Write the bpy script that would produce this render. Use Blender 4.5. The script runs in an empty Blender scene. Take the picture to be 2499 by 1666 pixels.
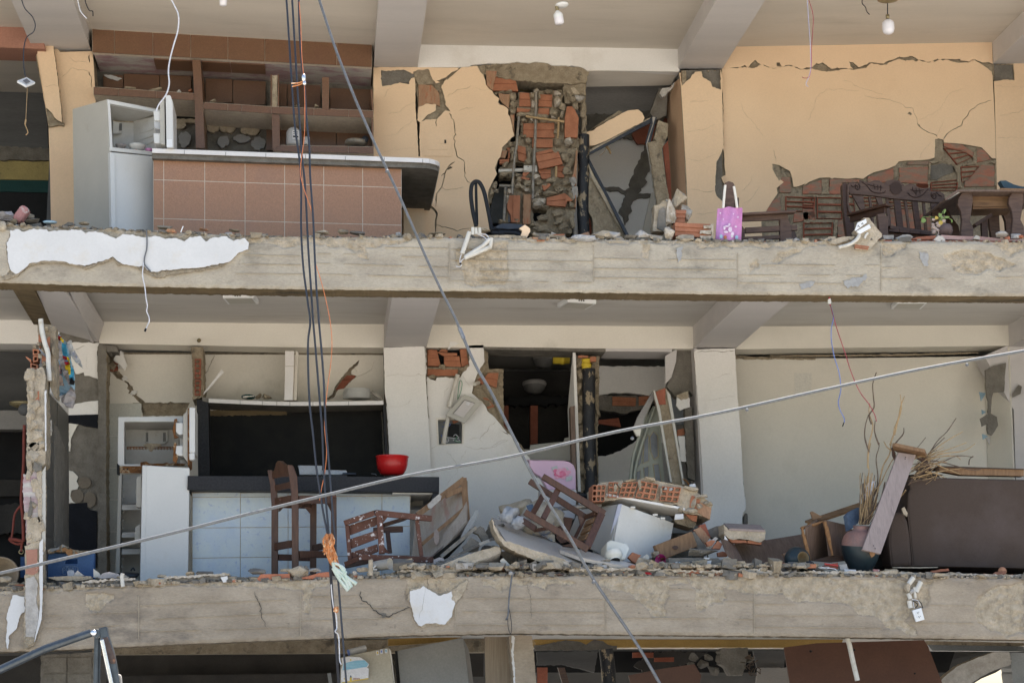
import bpy,math,random
from mathutils import Vector,Matrix,noise
from mathutils.geometry import delaunay_2d_cdt
R_=random.Random(7)
SC=bpy.context.scene
COL=SC.collection
# ---------------------------------------------------------------- camera
PW,PH,FP=2499.0,1666.0,4740.0
CAMLOC=Vector((0.9,-16.3,1.6))
PITCH,YAW=math.radians(10.6),math.radians(-5.4)
cd=bpy.data.cameras.new('camera');cam=bpy.data.objects.new('camera',cd);COL.objects.link(cam)
cam.location=CAMLOC;cam.rotation_euler=(math.pi/2+PITCH,0,YAW)
cd.sensor_width=36;cd.lens=FP/PW*36;cd.clip_end=2000;cd.clip_start=.1
SC.camera=cam
# ---------------------------------------------------------------- world, sun, exposure
SUN_EL,SUN_AZ=math.radians(66),math.radians(25)  # sun stands behind the building: the facade is in open shade
w=bpy.data.worlds.new("World");SC.world=w;w.use_nodes=True
nt=w.node_tree;bg=nt.nodes['Background']
sky=nt.nodes.new('ShaderNodeTexSky');sky.sky_type='NISHITA';sky.sun_disc=False
sky.sun_elevation=SUN_EL;sky.sun_rotation=SUN_AZ;sky.air_density=1.0;sky.dust_density=1.5;sky.ozone_density=.5
nt.links.new(sky.outputs[0],bg.inputs[0]);bg.inputs[1].default_value=0.11
sl=bpy.data.lights.new('sun','SUN');sl.energy=5.0;sl.angle=math.radians(.5);sl.color=(1,.95,.87)
so=bpy.data.objects.new('sun',sl);COL.objects.link(so)
sd=Vector((math.sin(SUN_AZ)*math.cos(SUN_EL),math.cos(SUN_AZ)*math.cos(SUN_EL),math.sin(SUN_EL)))
so.rotation_euler=sd.to_track_quat('Z','Y').to_euler();so.location=(0,0,30)
SC.view_settings.view_transform='Standard';SC.view_settings.look='None'
SC.view_settings.exposure=1.52;SC.view_settings.gamma=1
# ---------------------------------------------------------------- helpers
_rot=cam.rotation_euler.to_matrix()
def U(px,py,d):
    "a point of the photograph, at depth d metres behind the facade plane, as a world point"
    v=_rot@Vector(((px-PW/2)/FP,-(py-PH/2)/FP,-1.0))
    return CAMLOC+v*((d-CAMLOC.y)/v.y)
ZN=dict(A=(1180,150,7.465),B=(1180,360,6.535),C=(1420,200,3.921),D=(1960,330,4.364),E=(840,1140,5.6),F=(1200,1120,5.228),
  G=(1480,1120,5.228),H=(1880,1080,4.612),I=(0,760,4.611),J=(0,1080,4.611),K=(640,1110,5.059),L=(2000,420,4.713),
  a=(0,0,3.647),b=(600,0,3.647),c=(1200,0,3.647),d=(1800,0,3.365),
  e=(0,400,3.647),f=(600,400,3.647),g=(1200,400,3.647),h=(1800,400,3.365),
  i=(0,800,3.647),j=(600,800,3.647),k=(1200,800,3.647),l=(1800,800,3.365),
  m=(0,1230,3.597),n=(600,1230,3.597),o=(1200,1230,3.597),p=(1800,1230,3.365),W=(0,0,.9412))
def Z(k,*xy):
    x0,y0,s=ZN[k]
    return [(x0+xy[i]/s,y0+xy[i+1]/s) for i in range(0,len(xy),2)]
def Y(d,k,*xy):return [(*p,d) for p in Z(k,*xy)]
def P(*xy):return [(xy[i],xy[i+1]) for i in range(0,len(xy),2)]
def rag(poly,amp=2.0,step=9.0,seed=0,closed=True):
    rr=random.Random(seed*77+len(poly));out=[]
    n=len(poly)
    for i in range(n if closed else n-1):
        a=Vector(poly[i]);b=Vector(poly[(i+1)%n]);L=(b-a).length
        k=max(1,int(L/step));nn=Vector((-(b-a).y,(b-a).x))/max(L,1e-6)
        for j in range(k):
            t=j/k if j==0 else (j+rr.uniform(-.3,.3))/k
            o=0 if j==0 else rr.gauss(0,1)*amp*.6+amp*noise.noise(Vector((a.x+t*L*.13,a.y*.1,seed)))
            p=a+(b-a)*t+nn*o;out.append((p.x,p.y))
    if not closed:out.append(tuple(poly[-1]))
    return out
def crack(pts,w0=1.5,w1=1.5,amp=2.0,step=7,seed=1):
    "outline of a crack along a polyline, px"
    if max(w0,w1)<1.25:w0*=.55;w1*=.55
    q=rag(pts,amp,step,seed,closed=False);n=len(q);rr=random.Random(seed)
    L,R=[],[]
    for i,p in enumerate(q):
        a=Vector(q[max(0,i-1)]);b=Vector(q[min(n-1,i+1)]);t=(b-a);t.normalize()
        nn=Vector((-t.y,t.x));f=i/(n-1);ww=(w0*(1-f)+w1*f)*rr.uniform(.5,1.3)*.5
        if i in (0,n-1):ww*=.4
        L.append((p[0]+nn.x*ww,p[1]+nn.y*ww));R.append((p[0]-nn.x*ww,p[1]-nn.y*ww))
    return L+R[::-1]
def cdt(outers,holes=()):
    vs,fs=[],[]
    for lp in list(outers)+list(holes):
        if sum(lp[i-1][0]*lp[i][1]-lp[i][0]*lp[i-1][1] for i in range(len(lp)))<0:lp=list(lp)[::-1]
        n0=len(vs);vs+=[Vector((p[0],p[1])) for p in lp];fs.append(list(range(n0,len(vs))))
    no=len(outers)
    rv,re,rf,ov,oe,of=delaunay_2d_cdt(vs,[],fs,1,1e-4)
    keep=[f for f,o in zip(rf,of) if any(k<no for k in o) and not any(k>=no for k in o)]
    used=sorted({i for f in keep for i in f});mp={o:n for n,o in enumerate(used)}
    return [rv[i] for i in used],[[mp[i] for i in f] for f in keep]
class MB:
    def __init__(s):s.v=[];s.f=[];s.m=[];s.sm=[]
    def add(s,vs,fs,mi=0,sm=False):
        n=len(s.v);s.v+=[Vector(v) for v in vs]
        for f in fs:s.f.append([i+n for i in f]);s.m.append(mi);s.sm.append(sm)
        return s
    def sheet(s,v2,f2,toworld,off,mi=0,mside=None,mback=None):
        F=[toworld(p) for p in v2];B=[p+off(p) if callable(off) else p+off for p in F]
        n=len(F);nrm=off(F[0]) if callable(off) else off
        # front winding: normals away from off
        if f2:
            a,b,c=[F[i] for i in f2[0][:3]]
            if (b-a).cross(c-a).dot(nrm)>0:f2=[f[::-1] for f in f2]
        s.add(F+B,f2,mi);k=len(s.v)-2*n
        for f in f2:s.f.append([i+n+k for i in f[::-1]]);s.m.append(mi if mback is None else mback);s.sm.append(False)
        cnt={}
        for f in f2:
            for i in range(len(f)):
                e=(f[i],f[(i+1)%len(f)]);cnt[e]=1
        for (a,b) in cnt:
            if (b,a) not in cnt:
                s.f.append([b+k,a+k,a+n+k,b+n+k]);s.m.append(mi if mside is None else mside);s.sm.append(False)
        return s
    def prism(s,outer,d,t,holes=(),mi=0,mside=None,outs=None):
        "slab whose front face is the px outline at depth d, thickness t into the building"
        v2,f2=cdt(outs or [outer],holes)
        return s.sheet(v2,f2,lambda p:U(p[0],p[1],d),Vector((0,t,0)),mi,mside)
    def plate(s,pts,t,mi=0,mside=None,away=True,jit=0,seed=0):
        "thick plate from (px,py,d) corners, thickness t away from the viewer (or towards)"
        W_=[U(*p) if len(p)==3 and not isinstance(p,Vector) else Vector(p) for p in pts]
        c=sum(W_,Vector())/len(W_);nn=Vector()
        for i in range(len(W_)):nn+=(W_[i]-c).cross(W_[(i+1)%len(W_)]-c)
        nn.normalize()
        if nn.dot(c-CAMLOC)<0:nn=-nn
        if not away:nn=-nn
        ex=(W_[1]-W_[0]);ex-=nn*ex.dot(nn);ex.normalize();ey=nn.cross(ex)
        p2=[((q-c).dot(ex)*100,(q-c).dot(ey)*100) for q in W_]
        if jit:p2=rag(p2,jit,3,seed)
        hh=[(q-c).dot(nn) for q in W_]
        v2,f2=cdt([p2])
        return s.sheet(v2,f2,lambda p:c+ex*(p[0]/100)+ey*(p[1]/100),nn*t,mi,mside)
    def box(s,a,b,mi=0):
        x0,y0,z0=a;x1,y1,z1=b
        vs=[(x,y,z) for x in (x0,x1) for y in (y0,y1) for z in (z0,z1)]
        return s.add(vs,[(0,1,3,2),(4,6,7,5),(0,4,5,1),(2,3,7,6),(0,2,6,4),(1,5,7,3)],mi)
    def obox(s,c,e,M=None,mi=0,tap=1.0):
        M=M or Matrix.Identity(3);vs=[]
        for x in (-1,1):
            for y in (-1,1):
                for z in (-1,1):
                    k=tap if z>0 else 1
                    vs.append(Vector(c)+M@Vector((x*e[0]*k,y*e[1]*k,z*e[2])))
        return s.add(vs,[(0,1,3,2),(4,6,7,5),(0,4,5,1),(2,3,7,6),(0,2,6,4),(1,5,7,3)],mi)
    def bar(s,a,b,w,h,up=None,mi=0,w2=None,ext=0):
        "box beam from a to b; w is across, h is along up"
        a=U(*a) if not isinstance(a,Vector) else a;b=U(*b) if not isinstance(b,Vector) else b
        t=(b-a);L=t.length;t.normalize()
        up=Vector(up) if up else Vector((0,-1,0))
        if abs(up.dot(t))>.97:up=Vector((0,0,1))
        x=t.cross(up).normalized();u=x.cross(t).normalized();w2=w if w2 is None else w2
        vs=[]
        for p,ww in ((a-t*ext,w),(b+t*ext,w2)):
            for i,j in ((-1,-1),(1,-1),(1,1),(-1,1)):vs.append(p+x*(i*ww/2)+u*(j*h/2))
        return s.add(vs,[(0,1,2,3),(7,6,5,4),(0,4,5,1),(1,5,6,2),(2,6,7,3),(3,7,4,0)],mi)
    def tube(s,pts,r,seg=7,smooth=True,mi=0,r2=None,res=4,closed=False,jit=0):
        Wp=[U(*p) if not isinstance(p,Vector) else p for p in pts]
        if smooth and len(Wp)>2:
            q=[];n=len(Wp)
            rng=range(n) if closed else range(n-1)
            for i in rng:
                p0=Wp[(i-1)%n] if closed else Wp[max(0,i-1)];p1=Wp[i];p2=Wp[(i+1)%n]
                p3=Wp[(i+2)%n] if closed else Wp[min(n-1,i+2)]
                for k in range(res):
                    t=k/res
                    q.append(.5*((2*p1)+(p2-p0)*t+(2*p0-5*p1+4*p2-p3)*t*t+(-p0+3*p1-3*p2+p3)*t**3))
            if not closed:q.append(Wp[-1])
            Wp=q
        n=len(Wp);vs=[];fs=[]
        ref=Vector((0,-1,0))
        for i,p in enumerate(Wp):
            if closed:t=Wp[(i+1)%n]-Wp[i-1]
            else:t=Wp[min(n-1,i+1)]-Wp[max(0,i-1)]
            t.normalize()
            if abs(t.dot(ref))>.95:x=t.cross(Vector((1,0,0)))
            else:x=t.cross(ref)
            x.normalize();y=t.cross(x)
            rr=r if r2 is None else r+(r2-r)*i/(n-1)
            if jit:rr*=1+R_.uniform(-jit,jit)
            for k in range(seg):
                a=2*math.pi*k/seg;vs.append(p+x*math.cos(a)*rr+y*math.sin(a)*rr)
        m=n if closed else n-1
        for i in range(m):
            for k in range(seg):
                a=i*seg+k;b=i*seg+(k+1)%seg;j=((i+1)%n)*seg
                fs.append((a,b,j+(k+1)%seg,j+k))
        s.add(vs,fs,mi,True)
        if not closed:
            s.add(vs[:seg],[tuple(range(seg))[::-1]],mi);s.add(vs[-seg:],[tuple(range(seg))],mi)
        return s
    def lathe(s,o,axis,prof,seg=28,mi=0,sm=True,wob=0):
        z=Vector(axis).normalized();x=z.orthogonal().normalized();y=z.cross(x);o=Vector(o)
        vs,fs=[],[]
        for j,(r,h) in enumerate(prof):
            for k in range(seg):
                a=2*math.pi*k/seg;rr=r*(1+wob*noise.noise(Vector((math.cos(a),math.sin(a),h*9))))
                vs.append(o+x*math.cos(a)*rr+y*math.sin(a)*rr+z*h)
        for j in range(len(prof)-1):
            for k in range(seg):
                b=(k+1)%seg;fs.append((j*seg+k,j*seg+b,(j+1)*seg+b,(j+1)*seg+k))
        return s.add(vs,fs,mi,sm)
    def soft(s,c,r,seed=0,sub=1,amp=.35,mi=0,rot=None):
        import bmesh as _b
        bm=_b.new();_b.ops.create_icosphere(bm,subdivisions=sub,radius=1)
        rr=random.Random(seed);off=Vector((rr.uniform(-99,99),rr.uniform(-99,99),rr.uniform(-99,99)))
        r=Vector((r,r,r)) if not hasattr(r,'__len__') else Vector(r);vs=[]
        for v in bm.verts:
            p=v.co.copy();k=1+amp*noise.noise(p*1.3+off)+amp*.6*noise.noise(p*3.1+off)+amp*.4*abs(noise.noise(p*6+off))
            vs.append(Vector(c)+Vector((p.x*r.x*k,p.y*r.y*k,p.z*r.z*k)))
        s.add(vs,[[v.index for v in f.verts] for f in bm.faces],mi,True);bm.free();return s
    def rock(s,c,r,seed=0,sub=1,amp=.35,mi=0,rot=None,flat=None):
        "angular broken lump: hull of scattered points, faces roughened"
        import bmesh as _b
        rr=random.Random(seed*13+5);r=Vector((r,r,r)) if not hasattr(r,'__len__') else Vector(r)
        if max(r)<.02 or amp<.25:return s.soft(c,r,seed,sub,amp,mi)
        M=(Matrix.Rotation(rr.uniform(-.4,.4),3,'Y')) if rot is None else rot
        bm=_b.new()
        for k in range(15):
            p=Vector((rr.uniform(-1,1),rr.uniform(-1,1),rr.uniform(-1,1)));m=max(abs(p.x),abs(p.y),abs(p.z));p=p/m*(.62*p.length/m**0 if 0 else 1)
            q=p.normalized();p=p*.55+q*.45;bm.verts.new(p)
        h=_b.ops.convex_hull(bm,input=bm.verts);_b.ops.delete(bm,geom=[g for g in h['geom_interior'] if isinstance(g,_b.types.BMVert)],context='VERTS')
        for q in range(2 if sub>1 else 1):
            _b.ops.triangulate(bm,faces=bm.faces);_b.ops.subdivide_edges(bm,edges=bm.edges,cuts=1,use_grid_fill=True)
            for v in bm.verts:
                n_=noise.noise_vector(v.co*(2.2+q*3)+Vector((seed,seed*.7,0)));v.co+=n_*(.16 if q==0 else .075)*(amp/.35)
        if sub>2:
            _b.ops.triangulate(bm,faces=bm.faces);_b.ops.subdivide_edges(bm,edges=bm.edges,cuts=1,use_grid_fill=True)
            for v in bm.verts:v.co+=noise.noise_vector(v.co*9+Vector((seed,0,0)))*.035
        bm.verts.index_update()
        s.add([Vector(c)+M@Vector((v.co.x*r.x,v.co.y*r.y,v.co.z*r.z)) for v in bm.verts],[[v.index for v in f.verts] for f in bm.faces],mi);bm.free();return s
wl={}
def tag(o,label=None,cat=None,group=None,kind=None):
    if label:o['label']=label
    if cat:o['category']=cat
    if group:o['group']=group
    if kind:o['kind']=kind
    return o
def thing(name,label,cat,at,group=None,kind=None):
    o=bpy.data.objects.new(name,None);COL.objects.link(o);o.empty_display_size=.1
    at=U(*at) if not isinstance(at,Vector) else at
    o.location=at;wl[o.name]=at.copy();return tag(o,label,cat,group,kind)
def build(mb,name,mats,parent=None,label=None,cat=None,group=None,kind=None,bev=0,sub=0):
    if not isinstance(mats,(list,tuple)):mats=[mats]
    me=bpy.data.meshes.new(name)
    if parent is not None:org=wl[parent.name]
    else:
        c=sum(mb.v,Vector())/len(mb.v);zmin=min(v.z for v in mb.v);org=Vector((c.x,c.y,zmin))
    me.from_pydata([tuple(v-org) for v in mb.v],[],mb.f)
    for m in mats:me.materials.append(MT[m] if isinstance(m,str) else m)
    me.polygons.foreach_set('material_index',mb.m);me.polygons.foreach_set('use_smooth',mb.sm);me.validate();me.update()
    o=bpy.data.objects.new(name,me);COL.objects.link(o)
    if parent is not None:o.parent=parent;wl[o.name]=org.copy()
    else:o.location=org;wl[o.name]=org.copy()
    if bev:
        b=o.modifiers.new('bevel','BEVEL');b.width=bev;b.segments=2;b.limit_method='ANGLE';b.angle_limit=.7
    if sub:
        b=o.modifiers.new('subd','SUBSURF');b.levels=sub;b.render_levels=sub
    return tag(o,label,cat,group,kind)
def child(parent):return lambda mb,name,mats,**k:build(mb,name,mats,parent,**k)
# ---------------------------------------------------------------- materials
MT={}
def mat(name,c1,c2=None,sc=6,rough=.85,bump=.15,bsc=60,metal=0,c3=None,t3=.62,sc3=2.2,st=(1,1,1),c4=None,t4=.66,sc4=30,
        spec=.35,trans=0,alpha=1,coat=0,emis=None,sub=0,w3=.06,w4=.04,bd=.02,off=0,lo=.35,hi=.65,gr=.16,grs=55):
    m=bpy.data.materials.new(name);m.use_nodes=True;n=m.node_tree.nodes;l=m.node_tree.links
    b=n['Principled BSDF'];b.inputs['Roughness'].default_value=rough;b.inputs['Metallic'].default_value=metal
    b.inputs['Specular IOR Level'].default_value=spec
    if trans:b.inputs['Transmission Weight'].default_value=trans
    if alpha<1:b.inputs['Alpha'].default_value=alpha
    if coat:b.inputs['Coat Weight'].default_value=coat
    if emis:b.inputs['Emission Color'].default_value=(*emis[:3],1);b.inputs['Emission Strength'].default_value=emis[3]
    g=n.new('ShaderNodeNewGeometry');mp=n.new('ShaderNodeMapping');mp.inputs['Scale'].default_value=st
    mp.inputs['Location'].default_value=(off,off*.7,off*.3)
    l.new(g.outputs['Position'],mp.inputs[0])
    def nz(scale,det=6,r=.6,vec=None):
        q=n.new('ShaderNodeTexNoise');q.inputs['Scale'].default_value=scale;q.inputs['Detail'].default_value=det
        q.inputs['Roughness'].default_value=r;l.new(vec or mp.outputs[0],q.inputs['Vector']);return q.outputs['Fac']
    def ramp(f,a,c,ca,cb):
        q=n.new('ShaderNodeValToRGB');l.new(f,q.inputs[0]);e=q.color_ramp.elements
        e[0].position=a;e[1].position=c;e[0].color=(*ca,1);e[1].color=(*cb,1);return q.outputs[0]
    def mix(f,a,bcol):
        q=n.new('ShaderNodeMixRGB');l.new(f,q.inputs[0]);l.new(a,q.inputs[1]);q.inputs[2].default_value=(*bcol,1);return q.outputs[0]
    c2=c2 or tuple(x*.82 for x in c1)
    col=ramp(nz(sc),lo,hi,c1,c2)
    W3=(0,0,0);W1=(1,1,1)
    if c3:col=mix(ramp(nz(sc3,7,.65),t3-w3,t3+w3,W3,W1),col,c3)
    if c4:col=mix(ramp(nz(sc4,5,.6),t4-w4,t4+w4,W3,W1),col,c4)
    if gr:
        q=n.new('ShaderNodeMixRGB');q.blend_type='MULTIPLY';q.inputs[0].default_value=1;l.new(col,q.inputs[1])
        l.new(ramp(nz(grs,4,.75),.3,.7,(1-gr,)*3,(1+gr*.5,)*3),q.inputs[2]);col=q.outputs[0]
    l.new(col,b.inputs['Base Color'])
    if bump:
        bp=n.new('ShaderNodeBump');bp.inputs['Strength'].default_value=bump;bp.inputs['Distance'].default_value=bd
        l.new(nz(bsc,8,.65),bp.inputs['Height']);l.new(bp.outputs[0],b.inputs['Normal'])
    MT[name]=m;return m
mat('concrete',(.50,.44,.345),(.37,.32,.25),sc=4,bump=.6,bsc=55,c3=(.27,.24,.19),t3=.60,sc3=3.1,c4=(.22,.19,.15),t4=.70,sc4=22,st=(.6,1,1.2))
mat('concrete_low',(.42,.35,.265),(.31,.255,.19),sc=4,bump=.6,bsc=55,c3=(.24,.20,.155),t3=.62,sc3=3.3,c4=(.18,.15,.11),t4=.71,sc4=22,off=4,st=(.6,1,1.2))
mat('mortar',(.46,.38,.27),(.33,.265,.18),sc=14,bump=.9,bsc=45,c3=(.17,.14,.10),t3=.62,sc3=9,bd=.04)
mat('mortar_pale',(.56,.47,.35),(.39,.32,.225),sc=12,bump=.8,bsc=45,c3=(.25,.21,.16),t3=.64,sc3=9,bd=.03)
mat('mortar_grey',(.22,.20,.17),(.15,.135,.11),sc=9,bump=.6,bsc=50)
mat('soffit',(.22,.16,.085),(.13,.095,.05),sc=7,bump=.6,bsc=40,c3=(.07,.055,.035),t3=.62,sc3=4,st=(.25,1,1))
mat('white_plaster',(.665,.655,.635),(.61,.60,.58),sc=2.5,bump=.05,bsc=90,rough=.75,c3=(.60,.55,.47),t3=.66,sc3=3.6,w3=.1,c4=(.5,.44,.36),t4=.74,sc4=12,gr=0.05)
mat('white_wall',(.83,.80,.755),(.77,.745,.70),sc=1.3,bump=.06,bsc=70,rough=.8,c3=(.62,.575,.51),t3=.70,sc3=1.1,w3=.12,gr=0.06)
mat('cream_wall',(.79,.745,.655),(.73,.68,.59),sc=1.3,bump=.06,bsc=70,rough=.8,c3=(.48,.44,.35),t3=.72,sc3=1.4,w3=.12,gr=0.06)
mat('sage_wall',(.73,.685,.595),(.68,.64,.555),sc=1.1,bump=.05,bsc=70,rough=.8,c3=(.60,.565,.485),t3=.68,sc3=1.2,w3=.14,gr=0.05)
mat('peach_wall',(.82,.605,.40),(.77,.56,.365),sc=1.2,bump=.06,bsc=80,rough=.8,c3=(.74,.53,.34),t3=.72,sc3=1.3,w3=.12,gr=0.06)
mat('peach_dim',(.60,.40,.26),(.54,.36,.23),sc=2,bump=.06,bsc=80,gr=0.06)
mat('salmon',(.40,.20,.14),(.34,.17,.12),sc=3,bump=.1,bsc=80)
mat('ceiling_paint',(.64,.61,.565),(.58,.55,.51),sc=.9,bump=.05,bsc=30,rough=.85,c3=(.47,.43,.38),t3=.66,sc3=1.6,w3=.14,st=(.5,2.5,1),gr=0.06)
mat('ceiling_up',(.66,.60,.52),(.60,.545,.47),sc=.9,bump=.05,bsc=30,rough=.85,c3=(.52,.47,.40),t3=.66,sc3=1.6,w3=.14,st=(.5,2.5,1),gr=0.06)
mat('beam_paint',(.60,.565,.54),(.55,.52,.50),sc=1.4,bump=.12,bsc=25,rough=.85,st=(.3,3,3),gr=0.07)
mat('brick',(.44,.185,.10),(.35,.14,.075),sc=9,bump=.15,bsc=120,rough=.85,c3=(.33,.17,.10),t3=.68,sc3=8)
mat('brick_old',(.44,.18,.115),(.34,.15,.10),sc=14,bump=.3,bsc=100,c3=(.27,.20,.145),t3=.50,sc3=11,st=(.6,1,2.2))
mat('brick_dark',(.34,.115,.07),(.26,.085,.05),sc=9,bump=.15,bsc=100)
mat('tile_brown',(.19,.098,.052),(.155,.078,.042),sc=130,bump=.04,bsc=150,rough=.35,spec=.5,c3=(.16,.075,.045),t3=.62,sc3=2.5,w3=.1,lo=.42,hi=.58)
mat('tile_pink',(.43,.225,.125),(.36,.185,.10),sc=130,bump=.04,bsc=150,rough=.4,spec=.5,c3=(.34,.185,.115),t3=.62,sc3=2.0,w3=.1,lo=.42,hi=.58)
mat('tile_white',(.80,.76,.72),(.74,.70,.66),sc=4,bump=.02,rough=.3,spec=.5,gr=0.04)
mat('tile_blue',(.46,.54,.62),(.54,.60,.62),sc=5,bump=.03,bsc=60,rough=.35,spec=.5,c3=(.58,.63,.60),t3=.57,sc3=3.5,w3=.12,c4=(.40,.47,.58),t4=.62,sc4=20,gr=0.05)
mat('grout',(.72,.64,.52),(.60,.52,.42),sc=20,bump=.2)
mat('granite',(.018,.018,.020),(.032,.032,.035),sc=60,bump=.03,rough=.6,spec=.25,c4=(.16,.155,.155),t4=.70,sc4=160,w4=.03)
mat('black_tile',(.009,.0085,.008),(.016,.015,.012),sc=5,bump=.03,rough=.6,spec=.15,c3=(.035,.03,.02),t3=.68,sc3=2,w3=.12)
mat('char_tile',(.05,.047,.043),(.03,.028,.026),sc=10,bump=.03,rough=.35,spec=.5,st=(9,9,.4))
mat('marble_black',(.008,.009,.012),(.014,.015,.019),sc=5,rough=.6,spec=.1,bump=0,c3=(.12,.12,.14),t3=.655,sc3=3,w3=.006)
mat('wood_dark',(.085,.040,.022),(.045,.020,.012),sc=9,bump=.15,bsc=40,rough=.5,spec=.4,st=(1.5,1.5,9))
mat('wood_stool',(.10,.045,.024),(.06,.026,.014),sc=8,bump=.12,bsc=40,rough=.45,spec=.4,st=(6,6,.8))
mat('wood_dusty',(.13,.055,.035),(.09,.038,.024),sc=9,bump=.15,bsc=60,rough=.7,c3=(.62,.58,.56),t3=.615,sc3=13,w3=.03,c4=(.7,.68,.66),t4=.66,sc4=42,w4=.02)
mat('wood_bench',(.145,.088,.062),(.085,.05,.036),sc=8,bump=.2,bsc=40,rough=.6,st=(1.2,1.2,7),c3=(.15,.10,.08),t3=.64,sc3=3)
mat('wood_carve',(.035,.016,.010),(.05,.022,.014),sc=20,rough=.6)
mat('wood_raw',(.26,.155,.08),(.18,.10,.05),sc=7,bump=.2,bsc=40,rough=.7,st=(6,1,1.2))
mat('wood_table',(.27,.155,.075),(.15,.08,.038),sc=5,bump=.15,bsc=40,rough=.55,st=(1,1,7),c3=(.10,.05,.025),t3=.62,sc3=4)
mat('panel_back',(.42,.36,.29),(.34,.28,.22),sc=5,bump=.1,rough=.8,st=(6,1,1),c3=(.38,.24,.19),t3=.63,sc3=2.5)
mat('laminate',(.20,.135,.10),(.13,.085,.06),sc=5,bump=.06,rough=.55,st=(12,2,1.2))
mat('laminate_pale',(.33,.265,.24),(.27,.215,.195),sc=5,bump=.06,rough=.6,st=(12,3,2),c3=(.22,.175,.16),t3=.62,sc3=3,gr=0.06)
mat('chipboard',(.30,.16,.07),(.22,.11,.045),sc=60,bump=.4,bsc=140)
mat('enamel',(.68,.675,.645),(.64,.635,.605),sc=2,bump=.015,bsc=20,rough=.35,spec=.5,c3=(.60,.57,.51),t3=.70,sc3=3,w3=.08,c4=(.35,.28,.2),t4=.775,sc4=30,w4=.02,gr=0.03)
mat('enamel_dusty',(.66,.64,.58),(.60,.575,.51),sc=3,bump=.03,rough=.5,c3=(.48,.42,.33),t3=.66,sc3=3.5,w3=.1,c4=(.30,.23,.15),t4=.75,sc4=18,w4=.03,gr=0.05)
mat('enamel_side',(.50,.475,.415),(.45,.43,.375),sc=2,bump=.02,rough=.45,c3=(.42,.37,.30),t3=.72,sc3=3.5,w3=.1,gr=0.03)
mat('fridge_in',(.58,.57,.53),(.50,.48,.44),sc=5,bump=.02,rough=.5,c3=(.28,.20,.12),t3=.70,sc3=4,w3=.08,gr=0.05)
mat('rust',(.30,.13,.04),(.12,.05,.02),sc=25,bump=.4,c3=(.55,.45,.3),t3=.6,sc3=14)
mat('gasket',(.50,.48,.45),rough=.7)
mat('pvc',(.64,.61,.545),(.56,.53,.46),sc=14,bump=.03,rough=.45,c3=(.45,.38,.28),t3=.64,sc3=14,w3=.08,gr=0.05)
mat('pvc_yellow',(.80,.60,.06),(.66,.47,.04),sc=9,rough=.5,c3=(.40,.30,.12),t3=.66,sc3=9)
mat('pipe_black',(.012,.014,.018),(.03,.03,.033),sc=9,rough=.5,bump=.15,bsc=40,c3=(.32,.25,.16),t3=.575,sc3=11,w3=.02,st=(1,1,.6))
mat('steel_dirty',(.36,.33,.28),(.20,.18,.155),sc=20,rough=.55,metal=.4,bump=.3,c3=(.40,.33,.24),t3=.6,sc3=18)
mat('metal_black',(.035,.04,.05),(.05,.055,.065),sc=8,rough=.4,metal=.2,c3=(.2,.17,.13),t3=.68,sc3=14)
mat('galv',(.24,.25,.27),(.18,.19,.21),sc=30,rough=.42,metal=.5,bump=.05)
mat('galv_mat',(.17,.175,.185),(.12,.125,.13),sc=30,rough=.55,metal=.3,bump=.05)
mat('post_grey',(.085,.10,.115),(.06,.07,.08),sc=9,rough=.3,metal=.6,bump=.05)
mat('steel_bright',(.80,.79,.78),rough=.18,metal=.9,bump=.02)
mat('rust_plate',(.10,.07,.06),(.06,.045,.04),sc=20,rough=.45,metal=.4,c3=(.28,.14,.08),t3=.62,sc3=12)
mat('cable_blue',(.022,.028,.042),(.017,.021,.033),sc=20,rough=.45,spec=.5,bump=0)
mat('wire_orange',(.75,.25,.10),(.55,.18,.07),sc=40,rough=.6,bump=0)
mat('rope_orange',(.62,.24,.08),(.45,.18,.07),sc=50,rough=.8,c3=(.8,.65,.45),t3=.6,sc3=40,bump=.3)
mat('tape_mint',(.40,.52,.44),(.55,.6,.55),sc=30,rough=.5)
mat('wire_white',(.72,.72,.74),(.60,.60,.62),sc=30,rough=.5,bump=0)
mat('wire_dark',(.03,.03,.035),rough=.6,bump=0)
mat('wire_blue',(.16,.24,.55),(.13,.2,.48),sc=9,rough=.5,bump=0)
mat('wire_red',(.40,.05,.08),(.33,.04,.06),sc=9,rough=.5,bump=0)
mat('wire_green',(.10,.30,.16),rough=.5,bump=0)
mat('plastic_white',(.80,.80,.79),(.76,.76,.75),sc=4,rough=.4,spec=.5,bump=.01,gr=0.03)
mat('bulb',(.78,.75,.77),(.75,.72,.74),sc=4,rough=.3,spec=.5,bump=0,gr=0.02)
mat('brass',(.35,.29,.16),(.25,.2,.11),sc=20,rough=.4,metal=.5)
mat('slot',(.02,.02,.02),rough=.8,bump=0)
mat('clay_red',(.46,.16,.08),(.38,.13,.065),sc=5,rough=.55,bump=.05)
mat('red_plastic',(.52,.014,.014),(.47,.012,.012),sc=4,rough=.32,spec=.5,bump=0,gr=0.02)
mat('clear_plastic',(.75,.76,.77),(.66,.67,.68),sc=8,rough=.35,alpha=.62,bump=.02)
mat('plate_white',(.66,.65,.61),rough=.3,spec=.5,bump=0,gr=0.03)
mat('pink_bag',(.64,.27,.47),(.54,.21,.42),sc=3,rough=.6,c3=(.52,.30,.60),t3=.56,sc3=2.2,w3=.15,c4=(.85,.75,.85),t4=.72,sc4=34,w4=.015)
mat('pink_panel',(.62,.40,.50),(.58,.36,.47),sc=2,rough=.3,spec=.5,bump=0,gr=0.03)
mat('rose',(.62,.08,.18),(.70,.22,.33),sc=20,rough=.4,bump=0)
mat('rose_pale',(.72,.36,.45),(.68,.28,.38),sc=16,rough=.4,bump=0)
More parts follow.
